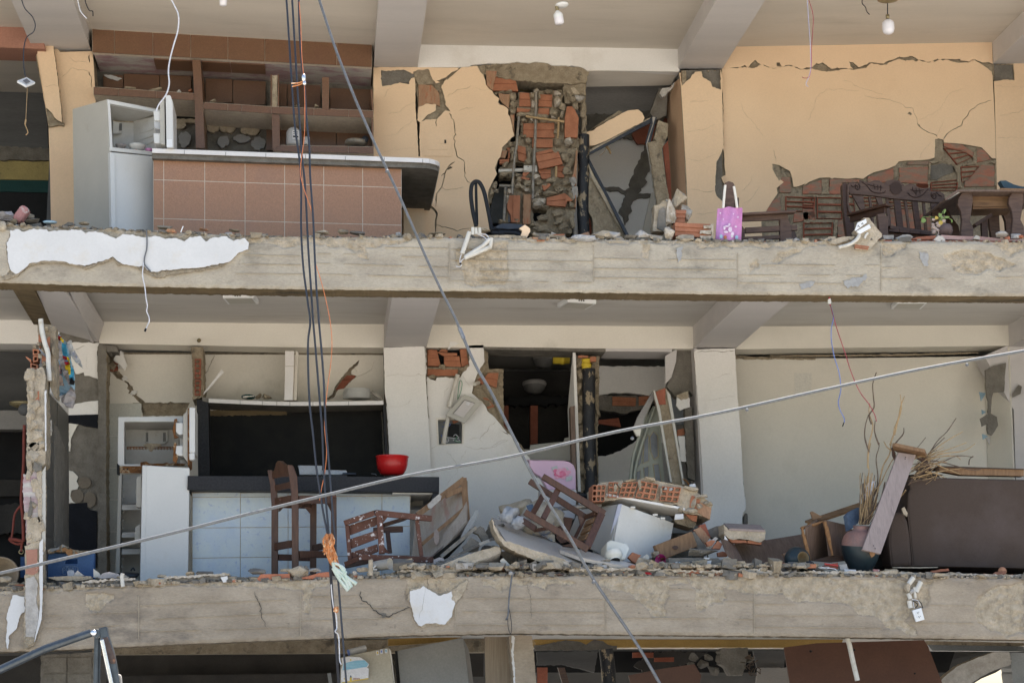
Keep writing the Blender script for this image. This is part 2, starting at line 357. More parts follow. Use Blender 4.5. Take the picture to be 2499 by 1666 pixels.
mat('leaf_grey',(.42,.46,.42),(.50,.45,.48),sc=20,rough=.4,bump=0)
mat('magenta',(.42,.03,.16),(.32,.02,.12),sc=9,rough=.35,bump=0)
mat('sofa',(.088,.066,.054),(.070,.052,.042),sc=180,rough=.95,bump=.35,bsc=220,spec=.1,c3=(.10,.078,.07),t3=.64,sc3=1.4,w3=.12,lo=.4,hi=.6,gr=0.06)
mat('pot_top',(.30,.155,.12),(.20,.13,.115),sc=8,rough=.6,bump=.05)
mat('pot_blue',(.014,.022,.028),(.022,.042,.048),sc=3,rough=.4,bump=.05,c3=(.14,.10,.08),t3=.64,sc3=3,w3=.1)
mat('twig',(.46,.32,.17),(.36,.24,.12),sc=12,rough=.8,bump=.1)
mat('twig_dark',(.16,.11,.075),(.10,.07,.05),sc=12,rough=.85,bump=.1)
mat('leaf',(.16,.25,.06),(.22,.30,.10),sc=8,rough=.6,bump=0)
mat('leaf_yellow',(.60,.42,.08),(.50,.36,.08),sc=8,rough=.6,bump=0)
mat('petal_dry',(.55,.43,.36),(.42,.31,.25),sc=12,rough=.8,bump=.1)
mat('stone_purple',(.17,.115,.10),(.11,.075,.07),sc=9,rough=.6,bump=.2)
mat('denim',(.10,.14,.20),(.06,.09,.14),sc=12,rough=.95,bump=.2)
mat('sack',(.50,.46,.38),(.36,.31,.23),sc=10,rough=.9,bump=.2,c3=(.18,.22,.30),t3=.63,sc3=5,w3=.03)
mat('poly_bag',(.52,.52,.52),(.42,.42,.42),sc=12,rough=.35,bump=.3,bsc=20,alpha=.85)
mat('jug',(.70,.69,.62),(.62,.60,.50),sc=3,rough=.4,bump=.02,gr=0.03)
mat('crate_blue',(.025,.08,.20),(.02,.065,.165),sc=3,rough=.5,c3=(.10,.13,.18),t3=.66,sc3=3)
mat('cloth_blue',(.08,.42,.62),(.06,.34,.52),sc=6,rough=.9,bump=.15)
mat('wire_rope',(.17,.175,.18),(.12,.125,.13),sc=60,rough=.6,spec=.3,bump=.1)
mat('lamp_glass',(.16,.155,.145),rough=.5)
mat('cloth_red',(.42,.02,.03),rough=.9)
mat('cloth_yellow',(.80,.60,.03),(.7,.5,.03),sc=8,rough=.9)
mat('cloth_grey',(.46,.42,.40),(.30,.27,.26),sc=16,rough=.95,bump=.4,bsc=50)
mat('cloth_sky',(.36,.52,.62),(.30,.45,.56),sc=8,rough=.9,bump=.2)
mat('door_paint',(.36,.37,.30),(.31,.32,.26),sc=3,rough=.5,bump=.03,gr=0.05)
mat('door_glass',(.20,.20,.20),(.14,.14,.14),sc=6,rough=.25,bump=.1,bsc=30)
mat('gilt',(.42,.34,.20),rough=.5,bump=0)
mat('teal_dark',(.02,.07,.065),(.016,.055,.05),sc=3)
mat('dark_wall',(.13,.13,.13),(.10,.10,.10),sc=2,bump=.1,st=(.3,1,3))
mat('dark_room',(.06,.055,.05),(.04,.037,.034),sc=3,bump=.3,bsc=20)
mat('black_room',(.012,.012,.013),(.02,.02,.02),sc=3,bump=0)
mat('yellow_wall',(.42,.33,.13),(.34,.27,.11),sc=4,bump=.1,c3=(.14,.12,.08),t3=.62,sc3=5)
mat('ochre',(.50,.32,.10),(.42,.26,.08),sc=3,bump=.06)
mat('board_brown',(.105,.050,.032),(.09,.043,.028),sc=3,rough=.6,bump=.04)
mat('plywood',(.30,.24,.17),(.23,.18,.125),sc=6,rough=.75,bump=.1,st=(14,4,.5))
mat('paper',(.70,.69,.70),(.62,.61,.62),sc=4,rough=.8,bump=.05)
mat('sea_blue',(.20,.42,.55),(.30,.50,.60),sc=18,rough=.8,bump=0,st=(1,1,6))
mat('crayon_yellow',(.70,.52,.10),rough=.8,bump=0)
mat('fridge_beige',(.46,.42,.33),(.42,.38,.30),sc=3,rough=.5,bump=.02)
mat('fridge_grey',(.25,.245,.225),(.22,.215,.20),sc=3,rough=.5,bump=.02)
mat('foam_grey',(.50,.47,.43),(.36,.33,.29),sc=14,bump=.4)
mat('tile_slab',(.66,.58,.49),(.58,.51,.43),sc=4,rough=.4,bump=.03,c3=(.20,.18,.18),t3=.655,sc3=6,w3=.02,st=(.6,1,2.5))
mat('rubber',(.015,.015,.017),rough=.6,bump=0)
mat('rubber_teal',(.05,.09,.11),(.04,.07,.09),sc=9,rough=.6,bump=.05)
mat('strap_red',(.20,.045,.03),(.14,.035,.025),sc=12,rough=.8,bump=.1)
mat('purple_paint',(.36,.22,.24),(.46,.38,.36),sc=9,bump=.2,c3=(.50,.47,.43),t3=.52,sc3=7,w3=.05,st=(.5,1,1.6))
mat('pavement',(.50,.46,.40),(.44,.41,.36),sc=.8,bump=.3,bsc=12,c3=(.28,.26,.22),t3=.64,sc3=.5)
mat('print_grey',(.20,.20,.21),rough=.7,bump=0)
mat('quilt_pink',(.52,.25,.22),(.45,.2,.18),sc=10,rough=.9,bump=.2,c3=(.7,.65,.6),t3=.6,sc3=10)
mat('ridge',(.38,.32,.235),(.46,.395,.30),sc=12,bump=.4)
mat('plaster_white',(.60,.54,.46),(.42,.36,.28),sc=22,bump=.6,bsc=70,c3=(.34,.28,.2),t3=.55,sc3=14)
for k_,v_ in dict(gm='galv_mat',wd_='wood_dusty',ws_='wood_stool',ca='clay_red',mp='mortar_pale',mg='mortar_grey',fg='foam_grey',wb='wood_bench',wk='wood_dark',ww='white_wall',wp='white_plaster',pw='plaster_white',bd='brick_dark',es='enamel_side',tb='tile_brown',wh='plastic_white',br='black_room',mt='mortar',en='enamel',dw='dark_wall',cw='cream_wall',fi='fridge_in',cs='cloth_sky').items(): MT[k_]=MT[v_]  # short keys for the materials used most
# ================================================================ setting
m=MB();m.box((-60,-60,-.3),(60,60,0));build(m,'ground','pavement',kind='structure')
B=thing('damaged_building','earthquake-torn concrete apartment block whose front walls have fallen away','building',Vector((0,3,0)))
b=child(B)
# ---- front beams: displaced faces with rough broken patches
def inside(poly,x,y):
    c=False;n=len(poly);j=n-1
    for i in range(n):
        if ((poly[i][1]>y)!=(poly[j][1]>y)) and x<(poly[j][0]-poly[i][0])*(y-poly[i][1])/(poly[j][1]-poly[i][1])+poly[i][0]:c= not c
        j=i
    return c
def lerpline(pts,x):
    for (x0,y0),(x1,y1) in zip(pts,pts[1:]):
        if x<=x1:return y0+(y1-y0)*(x-x0)/(x1-x0)
    return pts[-1][1]
def front_beam(name,top,bot,rough,m1,label,seed,body=.30):
    NX,NY=860,56;mb=MB();X0,X1=-90,2590
    bb=[(min(p[0] for p in r),max(p[0] for p in r),min(p[1] for p in r),max(p[1] for p in r),r) for r in rough]
    idx=[];rg=[]
    for i in range(NX+1):
        x=X0+(X1-X0)*i/NX;yt=lerpline(top,x)+2.2*noise.noise(Vector((x*.02,seed,0)))+1.6*noise.noise(Vector((x*.09,seed,3)))
        yb=lerpline(bot,x)+1.6*noise.noise(Vector((x*.05,seed,7)))+.9*noise.noise(Vector((x*.2,seed,9)))
        row=[]
        for j in range(NY+1):
            f=j/NY;y=yt+(yb-yt)*f
            jx=x+7*noise.noise(Vector((x*.04,y*.04,seed+5)));jy=y+7*noise.noise(Vector((x*.04,y*.04,seed+15)))
            r=any(a<=jx<=b_ and c<=jy<=d_ and inside(q,jx,jy) for a,b_,c,d_,q in bb)
            h=.0035*noise.noise(Vector((x*.018,y*.03,seed)))+.0012*noise.noise(Vector((x*.15,y*.15,seed)))
            if r:h+=-.010+.013*noise.noise(Vector((x*.075,y*.075,seed+1)))+.008*noise.noise(Vector((x*.21,y*.21,seed+2)))
            e=min(f,1-f)*NY
            if e<3:h-=(3-e)*.004*(1+noise.noise(Vector((x*.06,f*5,seed))))
            mb.v.append(U(x,y,-h));row.append(r)
        rg.append(row)
    for i in range(NX):
        for j in range(NY):
            a=i*(NY+1)+j;mb.f.append([a,a+1,a+NY+2,a+NY+1]);mb.m.append(1 if rg[i][j] and rg[i+1][j+1] else 0);mb.sm.append(True)
    for i in range(NX):  # close top and underside
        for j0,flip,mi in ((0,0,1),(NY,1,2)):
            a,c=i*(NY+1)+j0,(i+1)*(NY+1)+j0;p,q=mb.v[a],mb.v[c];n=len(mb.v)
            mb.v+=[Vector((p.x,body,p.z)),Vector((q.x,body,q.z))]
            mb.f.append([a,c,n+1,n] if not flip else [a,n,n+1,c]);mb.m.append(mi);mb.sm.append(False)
    n=len(mb.v)
    for x in (X0,X1):
        mb.v+=[U(x,lerpline(top,x),.002),U(x,lerpline(bot,x),.002)]
    pl=MB();pl.prism([(X0,lerpline(top,X0)+4)]+[(x,y+4) for x,y in top[1:-1]]+[(X1,lerpline(top,X1)+4),(X1,lerpline(bot,X1)-2)]+[(x,y-2) for x,y in bot[1:-1][::-1]]+[(X0,lerpline(bot,X0)-2)],.03,body-.03)
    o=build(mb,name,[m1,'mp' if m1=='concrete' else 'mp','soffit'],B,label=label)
    build(pl,'beam_core','mg',o)
    return o
up_top=P(-100,538,0,546,60,552,300,562,620,578,1000,580,1300,582,1800,590,2120,588,2600,592)
up_bot=P(-100,684,0,690,250,698,700,706,1250,712,1800,719,2600,724)
lo_top=P(-100,1446,0,1441,110,1436,500,1420,850,1412,1050,1406,1500,1404,2100,1406,2600,1412)
lo_bot=P(-100,1600,0,1590,180,1584,420,1572,700,1561,1000,1550,1250,1545,1900,1552,2600,1562)
rough_up=[P(0,545,200,556,400,563,640,578,760,580,1000,582,1000,590,880,612,760,596,700,606,640,592,560,600,420,592,330,600,250,590,120,585,0,575),
  Z('f',640,640,900,650,1040,690,1060,790,1090,850,1020,840,930,770,850,740,700,720,640,690),
  P(1110,606,1180,606,1210,590,1240,590,1240,680,1230,696,1140,700,1120,650,1112,630),
  Z('g',1330,700,1420,730,1400,850,1340,840),Z('h',640,670,480,690,320,740,270,800,330,820,420,770,560,700),P(1700,590,1800,592,1960,594,1960,604,1800,604,1700,604),
  Z('h',90,830,170,790,180,850,90,910),Z('h',1180,650,1400,660,1400,700,1260,760,1190,740),Z('h',1680,740,1960,700,2300,830,2000,900,1900,920,1780,880),Z('h',2100,650,2352,650,2352,720,2230,760,2150,700),
  P(1240,583,2120,590,2120,598,1960,600,1700,598,1500,594,1300,592,1240,590)]
rough_lo=[Z('m',740,770,1010,790,1000,830,900,900,860,960,790,950,740,890,760,840),P(-50,1440,110,1436,520,1420,700,1420,860,1416,860,1430,740,1436,600,1432,460,1430,300,1434,100,1446,-50,1452),
  Z('n',460,680,580,690,570,930,540,960,490,940,500,800,480,740),Z('n',1400,650,1940,660,1890,810,1840,880,1800,780,1700,800,1560,720,1450,760,1430,850,1400,760),
  Z('n',2060,650,2302,650,2302,740,2230,780,2150,720,2080,710),Z('o',0,640,500,650,740,690,700,720,480,690,480,740,380,720,140,720,90,780,0,740),
  Z('o',930,650,1700,650,1740,700,1560,700,1560,800,1520,850,1530,990,1390,1000,1380,960,1290,830,1210,780,1080,750,1000,745,940,700),
  Z('o',1720,640,2302,640,2302,790,2200,770,2120,740,2040,745,2060,830,1900,900,1840,945,1780,920,1790,760),
  Z('p',0,600,1300,620,1600,640,1580,700,1560,830,1420,900,1380,960,1480,1060,1400,1080,1330,1040,1210,1000,1160,930,1060,910,1000,910,940,840,850,810,620,800,450,800,380,740,250,740,130,740,0,720),
  Z('p',2352,640,2352,1060,2200,1080,2040,1020,1950,940,1940,860,1970,790,2050,690)]
BU=front_beam('front_beam',up_top,up_bot,rough_up,'concrete','upper board-marked concrete edge beam with a long strip of white plaster at its left end',3)
BL=front_beam('front_beam',lo_top,lo_bot,rough_lo,'concrete_low','lower board-marked concrete edge beam with one small white plaster patch',11)
# board marks (formwork ridges) and stains
def ridges(parent,lst,mi):
    mb=MB()
    for (x0,y0,x1,y1) in lst:
        n=max(2,int(abs(x1-x0)/40)+1);rr=random.Random(int(x0+y0))
        for k in range(n):
            if rr.random()<.1:continue
            f0,f1=k/n,(k+1)/n;wgt=rr.uniform(.35,1.1)
            a=(x0+(x1-x0)*f0,y0+(y1-y0)*f0+rr.uniform(-.4,.4));c=(x0+(x1-x0)*f1,y0+(y1-y0)*f1+rr.uniform(-.4,.4))
            if abs(x1-x0)>20:pl=[a,c,(c[0],c[1]+wgt),(a[0],a[1]+wgt)]
            else:pl=[a,(a[0]+wgt*1.5,a[1]),(c[0]+wgt*1.5,c[1]),c]
            mb.prism(pl,-.007-rr.uniform(0,.003),.02)
    build(mb,'board_mark',mi,parent,kind='stuff')
def T2(k,*a):
    o=[]
    for i in range(0,len(a),4):
        p=Z(k,a[i],a[i+1],a[i+2],a[i+3]);o.append((*p[0],*p[1]))
    return o
ridges(BU,T2('e',2170,800,2334,805,2150,885,2334,888,1980,968,2334,972)+T2('f',0,805,480,815,0,888,490,895,0,970,530,978,640,795,1100,800,620,880,1800,915,660,975,1800,1005,1240,738,1800,748,1250,815,1800,825,1808,700,1808,1060,1830,755,2334,760,1830,850,2334,855,1830,940,2334,945,1830,1035,2334,1040)
 +T2('g',0,765,830,772,0,852,900,865,0,942,900,955,0,1040,890,1050,905,720,905,1050,915,835,1330,845,915,925,2170,937,915,1008,2180,1020,1440,845,2170,852,2188,790,2188,1100,2195,985,2334,987,2195,1050,2334,1055)
 +T2('h',200,825,1165,830,90,908,1165,912,0,970,860,978,1178,680,1178,1040,1185,935,1700,935,1185,848,1700,850,1900,930,2352,925),'ridge')
ridges(BL,T2('m',400,970,1200,940,380,1085,1200,1050,1215,800,1215,1180,1230,885,2302,840,1230,1008,2302,960,1230,1110,2302,1085)
 +T2('n',0,845,470,828,0,965,475,945,0,1085,475,1070,478,780,478,1150,570,805,980,795,590,905,1400,900,480,1015,1440,990,1835,880,1835,1100,1900,820,2302,815,1900,935,2302,935,1850,1050,2302,1055)
 +T2('o',0,820,980,830,0,938,985,942,0,1050,985,1055,1000,720,1000,1110,1010,835,1280,838,1560,740,1770,740,1540,838,1770,842,1010,990,2302,1000,2050,845,2302,848)
 +T2('p',0,790,120,792,0,938,130,940,135,740,135,1060,140,815,460,815,140,905,960,912,140,1000,1180,1010,1560,822,1930,828,1400,965,1940,970),'ridge')
def patch(parent,poly,d,t,mats,name='plaster_patch',amp=1.2,step=5,seed=1,label=None,holes=()):
    mb=MB().prism(rag(poly,amp,step,seed),d,t,holes=holes,mi=0,mside=1);return build(mb,name,mats,parent,label=label)
WPp=Z('e',90,590,165,580,215,605,280,585,415,583,430,603,560,590,720,588,760,615,850,600,930,625,1030,665,1090,625,1180,628,1290,655,1400,645,1470,668,1570,660,1640,690,1690,650,1790,645,1830,690,1900,655,2020,645,2080,685,2180,660,2215,700,2210,760,2110,800,2050,865,1990,885,1790,920,1560,940,1440,945,1410,960,1345,960,1280,910,1240,915,1090,890,1040,860,1005,825,960,850,870,870,755,908,700,895,620,890,570,868,500,862,400,860,260,885,230,920,140,980,90,935,70,850,58,700,90,650)
patch(BU,WPp,-.030,.028,['wp','mp'],amp=1.6,label='long ragged strip of white painted plaster',seed=4)
# mortar bed rim under the strip
rim=Z('e',20,1000,90,975,150,985,240,900,400,855,570,870,760,915,1005,835,1050,880,1240,920,1345,965,1400,990,1440,960,1800,935,2060,880,2130,810,2190,780,2110,800,1990,905,1800,950,1500,990,1440,1010,1380,1015,1330,985,1230,935,1140,900,1050,905,1005,850,760,940,700,915,560,885,400,880,270,905,150,1000,60,1030,20,1030)
patch(BU,rim,-.022,.02,['mt','mt'],name='plaster_rim',amp=1.5)
# rusty stain strip above the strip, plain plaster return at far left
patch(BU,Z('e',-60,590,90,590,85,650,55,700,65,850,90,940,60,990,-60,1010),-.018,.016,['concrete','mt'],name='render_coat',amp=1)
crk=[crack(Z('n',1590,640,1580,700,1560,860,1520,1000),1.2,.8,seed=3)]
patch(BL,Z('n',1440,760,1530,740,1560,715,1600,745,1690,800,1760,785,1805,762,1810,840,1838,870,1815,930,1805,990,1740,1055,1660,1040,1580,1045,1540,1070,1515,1060,1480,1010,1460,920,1438,850),-.024,.022,['wp','mp'],amp=1.2,label='small torn patch of white plaster',holes=crk)
patch(BL,Z('n',1420,840,1460,920,1480,1010,1515,1065,1545,1085,1590,1060,1740,1065,1800,1010,1840,880,1890,810,1940,700,1940,660,1900,690,1800,760,1700,800,1600,740,1530,720,1440,750),-.014,.012,['mp','mt'],name='plaster_rim',amp=2)
patch(BL,Z('m',110,800,215,808,215,945,180,970,150,1080,80,1150,80,1215,65,1270,50,1200,60,1100,60,980,80,900),-.020,.018,['wp','mp'],amp=1.4)
for q,w_ in (((('n',1010,760,1000,800,1030,850,1090,880,1120,930,1170,960,1240,985,1330,945,1440,905)),2.2),(('n',80,780,130,900,140,1000,180,1080),1.3),(('n',1590,640,1600,700,1590,740),1.3),(('o',310,700,345,830,345,1000),1.1),(('m',2230,760,2290,900,2300,1000),1.1)):
    build(MB().prism(crack(Z(*q),w_,w_*.7,2.0,5,9),-.0125,.004),'crack','slot',BL)
patch(BL,Z('n',1180,960,1230,955,1240,985,1200,995),-.011,.01,['mg','mt'],name='chipped_spot',amp=1)
for q in (('h',860,960,1000,930,1060,900,1050,960,980,1010,900,1020),('h',1490,720,1560,730,1570,830,1530,840,1500,780),('g',1640,760,1700,730,1690,850,1660,880),('h',500,980,640,960,600,1020,520,1030)):
    patch(BU,Z(*q),-.0085,.007,[mat('stain_blue_grey',(.38,.37,.35),(.30,.295,.285),sc=14,bump=.2) if 'stain_blue_grey' not in MT else 'stain_blue_grey','concrete'],name='grey_stain',amp=2.5,step=4,seed=int(q[1]))
# ---- floor slabs and ceilings
def quadslab(name,mat_,fl,fr,rl,rr,t,label=None,parent=B):
    "sheet through four world points, thickness t upwards"
    mb=MB();vs=[fl,fr,rr,rl];vs2=[v+Vector((0,0,t)) for v in vs]
    mb.add(vs+vs2,[(3,2,1,0),(4,5,6,7),(0,1,5,4),(1,2,6,5),(2,3,7,6),(3,0,4,7)]);return build(mb,name,mat_,parent,label=label)
def floor(top,name,mat_,label,dz=-.035):
    mb=MB();xs=[-90,300,620,1000,1800,2590]
    F=[U(x,lerpline(top,x),0) for x in xs];F[0].x=-9.6;F[-1].x=9.6
    v=[Vector((p.x,.22,p.z+dz)) for p in F]+[Vector((p.x,6.5,p.z+dz)) for p in F]
    v+=[q-Vector((0,0,.04)) for q in v];n=len(F)
    for i in range(n-1):mb.f.append([i,i+1,n+i+1,n+i]);mb.f.append([2*n+i,3*n+i,3*n+i+1,2*n+i+1]);mb.f.append([i,2*n+i,2*n+i+1,i+1])
    mb.v=v;mb.m=[0]*len(mb.f);mb.sm=[False]*len(mb.f);return build(mb,name,mat_,B,label=label)
floor(up_top,'floor_slab','mg','floor of the upper peach-coloured storey')
floor(lo_top,'floor_slab','mg','floor of the middle white-walled storey')
BAYS=[]
def ceil(xl,yl,xr,yr,d,mt,X0=None,X1=None,back=6.5,label=None):
    a,c=U(xl,yl,d),U(xr,yr,d);BAYS.append((yl>700,a.copy(),c.copy()))
    if X0 is not None:a.x=X0
    if X1 is not None:c.x=X1
    return quadslab('ceiling',mt,Vector((a.x,.29,a.z)),Vector((c.x,.29,c.z)),Vector((a.x,back,a.z)),Vector((c.x,back,c.z)),.12,label)
ceil(60,60,223,69,2.7,'ceiling_up',X0=-9.6)
ceil(190,66,960,110,2.7,'ceiling_up',label='ceiling over the upper kitchen')
ceil(960,108,1700,121,3.0,'ceiling_up')
ceil(1700,116,2460,103,3.0,'ceiling_up')
ceil(2460,103,2600,100,3.0,'ceiling_up',X1=9.6)
ceil(60,781,165,783,3.0,'ceiling_paint',X0=-9.6)
ceil(165,784,985,792,3.0,'ceiling_paint',label='ceiling over the middle kitchen')
ceil(985,792,1740,797,3.0,'ceiling_paint')
ceil(1740,797,2470,793,3.0,'ceiling_paint')
ceil(2470,793,2600,792,3.0,'ceiling_paint',X1=9.6)
ceil(-100,1566,2600,1560,3.0,'ceiling_paint',X0=-9.6,X1=9.6)
# slab above the top storey, out of frame, shades the room as it does in the place
zt=U(1300,112,3).z
build(MB().box((-9.7,0,zt+.40),(9.7,6.8,zt+.6)),'roof_slab','mg',B)
build(MB().box((-9.7,0,zt-.02),(9.7,.27,zt+.39)),'roof_edge_beam','concrete',B)
def cross(xl,xr,yb,d0=.31,d1=3.0,xl2=None,mt='beam_paint',y2=None,label=None,h=.34):
    mb=MB();a=U(xl,yb,d1);c=U(xr,y2 or yb,d1)
    mb.add([(a.x,d0,a.z),(c.x,d0,c.z),(c.x,d1,c.z),(a.x,d1,a.z),(a.x,d0,a.z+h),(c.x,d0,c.z+h),(c.x,d1,c.z+h),(a.x,d1,a.z+h)],
           [(3,2,1,0),(4,5,6,7),(0,1,5,4),(1,2,6,5),(2,3,7,6),(3,0,4,7)]);return build(mb,'ceiling_beam',mt,B,label=label)
cross(83,223,126,label='pale ceiling beam at the upper left')
cross(912,1019,164,label='ceiling beam right of the upper kitchen shelves')
cross(1655,1763,168,label='ceiling beam left of the cracked peach wall')
cross(2424,2560,156)
def skew(q,q2,mt,label):
    mb=MB().plate(q,.2);mb.plate(q2,.03);build(mb,'ceiling_beam',mt,B,label=label)
skew([(78,698,.31),(162,703,.31),(238,842,3.0),(134,800,3.0)],[(162,703,.31),(195,703,.31),(243,786,3.0),(238,842,3.0)],'beam_paint','ceiling beam over the tiled partition')
cross(937,1040,848);cross(1692,1795,850);cross(2463,2580,846)
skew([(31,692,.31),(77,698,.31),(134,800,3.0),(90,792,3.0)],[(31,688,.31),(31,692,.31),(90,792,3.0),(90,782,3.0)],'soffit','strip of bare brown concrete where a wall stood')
# rear drop beams
def rear(poly,mt,d=3.0,t=.33,name='drop_beam',**k):
    mb=MB().prism(poly,d,t,mi=0,mside=1);return build(mb,name,[mt,k.pop('side',mt)],B,**k)
rear(P(1016,107,1660,117,1658,175,1436,172)+rag(Z('c',860,635,800,600,700,585,560,585,480,560,400,550,330,565,240,552,120,565,0,570),1,5,2,False)+Z('b',2280,570,2170,565,2100,570,2010,580,1980,600,1530,600),'ww',t=.36,label='white drop beam over the burst brick shaft')
# rough soffit of that beam
build(MB().prism(rag(P(1150,165,1190,158,1260,153,1320,150,1360,160,1425,165,1438,176,1430,202,1400,205,1300,200,1250,195,1180,182,1150,172),2,6,3),3.02,.30),'rough_lintel','mt',B)
rear(P(228,782,937,790,937,848,700,847,243,838),'cw')
rear(P(1036,790,1694,795,1694,851,1036,848),'cw')
rear(P(1795,795,2464,791,2464,843,1795,852),'sage_wall')
rear(P(-60,780,92,781,100,839,-60,838),'ww')
# ---- upper storey walls -------------------------------------------------------
# peach pillar left of the shelves
pil=Z('a',536,465,815,457,826,480,835,600,852,905,860,2040,455,2040,445,1560,432,1130,405,960,350,640,310,400,300,280,440,262,500,420)
ck=[crack(Z('a',795,490,800,560),3,2,1.5,4,5),crack(Z('a',792,640,812,700,815,780),2,1.5,1,4,6),crack(Z('a',620,505,650,540,730,550,785,565),1.0,.9,seed=7),crack(Z('a',545,690,600,650,640,605,700,625,780,632),.9,.9,seed=8)]
PU=build(MB().prism(pil,2.92,.30,holes=ck,mside=1),'peach_pillar',['peach_wall','mt'],B,label='peach plastered pillar left of the brown shelves')
build(MB().prism(rag(Z('a',330,255,445,258,470,300,500,340,560,410,560,1100,430,1100,300,400,290,300),1,5,3),2.98,.2),'mortar_bed','mt',PU)
# loose plaster face on the pillar
mb=MB();q=Z('a',305,300,312,280,345,278,380,300,440,345,462,318,500,590,520,770,545,960,553,1090,520,1075,485,1045,455,1000,410,960,380,760,350,600)
mb.prism(rag(q,.8,6,5),2.83,.07,holes=[crack(Z('a',395,770,450,760,505,765),1,.8,seed=3)],mside=1);build(mb,'loose_plaster',['peach_wall','mt'],PU)
build(MB().prism(rag(Z('a',408,965,450,1000,480,1045,520,1080,570,1095,568,1118,520,1110,430,1130),1,4,5),2.88,.05),'mortar_bed','mt',PU)
# peach wall left of the shaft with its cracks
h=[]
def C(k,*a,w=1.3,w2=None,s=1,amp=2.0):h.append(crack(Z(k,*a),w,w2 or w,amp,6,s))
wl1=Z('b',1135,600,1530,600,1895,605,1885,625,1840,640,1790,690,1790,715,1920,600,2060,590,2085,640)+Z('A',0,250,0,280,35,350,40,420,100,500,160,540,190,600,250,650,290,680,265,750,300,790,350,800,420,840,455,880,445,960,480,1010,500,1090,515,1150,555,1250,560,1360,500,1400,420,1490,340,1568)+Z('B',300,20,270,150,235,190,180,330,215,420,160,520,120,600,80,680,70,760,80,850,100,950,105,1020,110,1230,110,1400)+P(1035,590,1035,565,968,575,966,600,905,600,912,420)
patchA=Z('b',1205,625,1290,632,1400,620,1500,660,1500,690,1470,700,1455,750,1370,735,1290,760,1215,770,1200,700)
patchB=Z('b',1490,640,1530,622,1632,622,1655,690,1690,745,1740,730,1760,700,1740,780,1765,850,1775,930,1820,990,1775,985,1700,1060,1600,1065,1560,1085,1620,1020,1690,985,1695,930,1600,925,1525,965,1510,750)
gapA=Z('b',1500,690,1512,760,1535,960,1525,1070,1550,1090,1545,1200,1550,1390,1538,1395,1530,1230,1520,1070,1508,960,1510,760)
gapB=Z('b',1700,720,1780,690,1840,640,1885,625,1870,632,1850,655,1800,700,1770,720,1752,760,1740,740)
h+=[rag(patchA,1.2,5,1),rag(patchB,1.2,5,2),rag(gapA,.8,5,3),rag(gapB,1,5,4)]
C('b',1700,1060,1690,1090,1698,1125,w=2,s=1);C('b',1810,1010,1850,1070,1855,1110,1870,1200,1850,1240,1865,1330,1885,1400,1940,1430,1945,1500,1960,1545,w=2,s=2)
C('b',1790,865,1860,820,1880,800,1960,790,2005,765,w=1.2,s=3);C('b',2035,775,2110,805,2170,795,w=.8,s=4);C('b',1895,990,1960,960,2020,955,w=.8,s=5)
C('b',1860,1440,1800,1490,1775,1540,1740,1568,w=2.5,s=6);C('f',1840,20,1780,60,1760,140,1745,200,1700,260,1695,340,1690,380,w=2.2,s=7,w2=3)
C('f',1940,0,1950,60,1945,110,1975,160,2010,175,w=1.3,s=8);C('f',1745,200,1780,230,1850,225,1940,205,w=1.2,s=9);C('f',1695,540,1750,565,1820,575,1880,600,1930,580,1985,575,w=1.4,s=10)
C('f',1600,360,1680,410,1700,440,1690,500,1690,610,w=7,w2=3,s=11,amp=3);C('f',1560,370,1565,480,1570,620,w=4,w2=2,s=12)
C('b',1230,870,1260,800,1310,770,w=.7,s=13);C('b',1260,1010,1360,1000,1430,940,1500,915,w=.7,s=14);C('b',1220,1215,1330,1200,1430,1110,1500,1060,w=.7,s=15);C('b',1210,1370,1300,1330,1500,1320,w=.6,s=16)
h.append(rag(Z('b',1785,1505,1820,1480,1840,1492,1800,1515),.6,3,3))
WA=build(MB().prism(rag(wl1,.5,9,6),3.0,.025,holes=h,mside=1),'peach_wall',['peach_wall','mp'],B,label='cracked peach wall beside the burst brick shaft')
build(MB().prism(rag(P(910,165,1165,158,1180,175,1192,225,1215,245,1235,280,1248,330,1245,350,1215,390,1205,440,1192,500,1192,600,908,600),1,8,7),3.035,.14,holes=[rag(Z('b',1506,760,1512,760,1535,960,1525,1070,1550,1090,1545,1200,1550,1390,1535,1395,1525,1230,1512,1070,1500,960),.5,6,2)]),'masonry_core','mt',WA)
build(MB().prism(rag(patchA,3,6,4),3.012,.02),'render_coat','mg',WA)
build(MB().prism(rag(Z('b',1535,755,1655,755,1720,830,1728,950,1690,930,1600,925,1540,965),.8,5,4),3.01,.02),'brick',mat('brick_face_pale',(.42,.25,.15),(.34,.20,.12),sc=14,bump=.5,bsc=60,c3=(.40,.14,.07),t3=.6,sc3=22,st=(2,1,.5)),WA)
build(MB().prism(rag(Z('b',1500,625,1635,622,1660,700,1690,745,1540,760,1500,690),.8,5,4),3.012,.02,holes=[]),'render_coat','mt',WA)
# electric panel cover painted into the wall
EP=build(MB().prism(Z('b',1587,1128,1832,1128,1832,1392,1587,1390),2.992,.007),'electric_panel_cover','peach_wall',WA)
build(MB().prism(Z('b',1617,1158,1792,1158,1792,1332,1617,1332),2.988,.006),'inner_door','peach_wall',WA)
build(MB().prism(Z('b',1727,1242,1765,1242,1765,1278,1727,1278),2.984,.006),'switch_plate','peach_wall',WA)
build(MB().prism(Z('b',1767,1245,1783,1245,1783,1275,1767,1275),2.983,.006),'breaker','slot',WA)
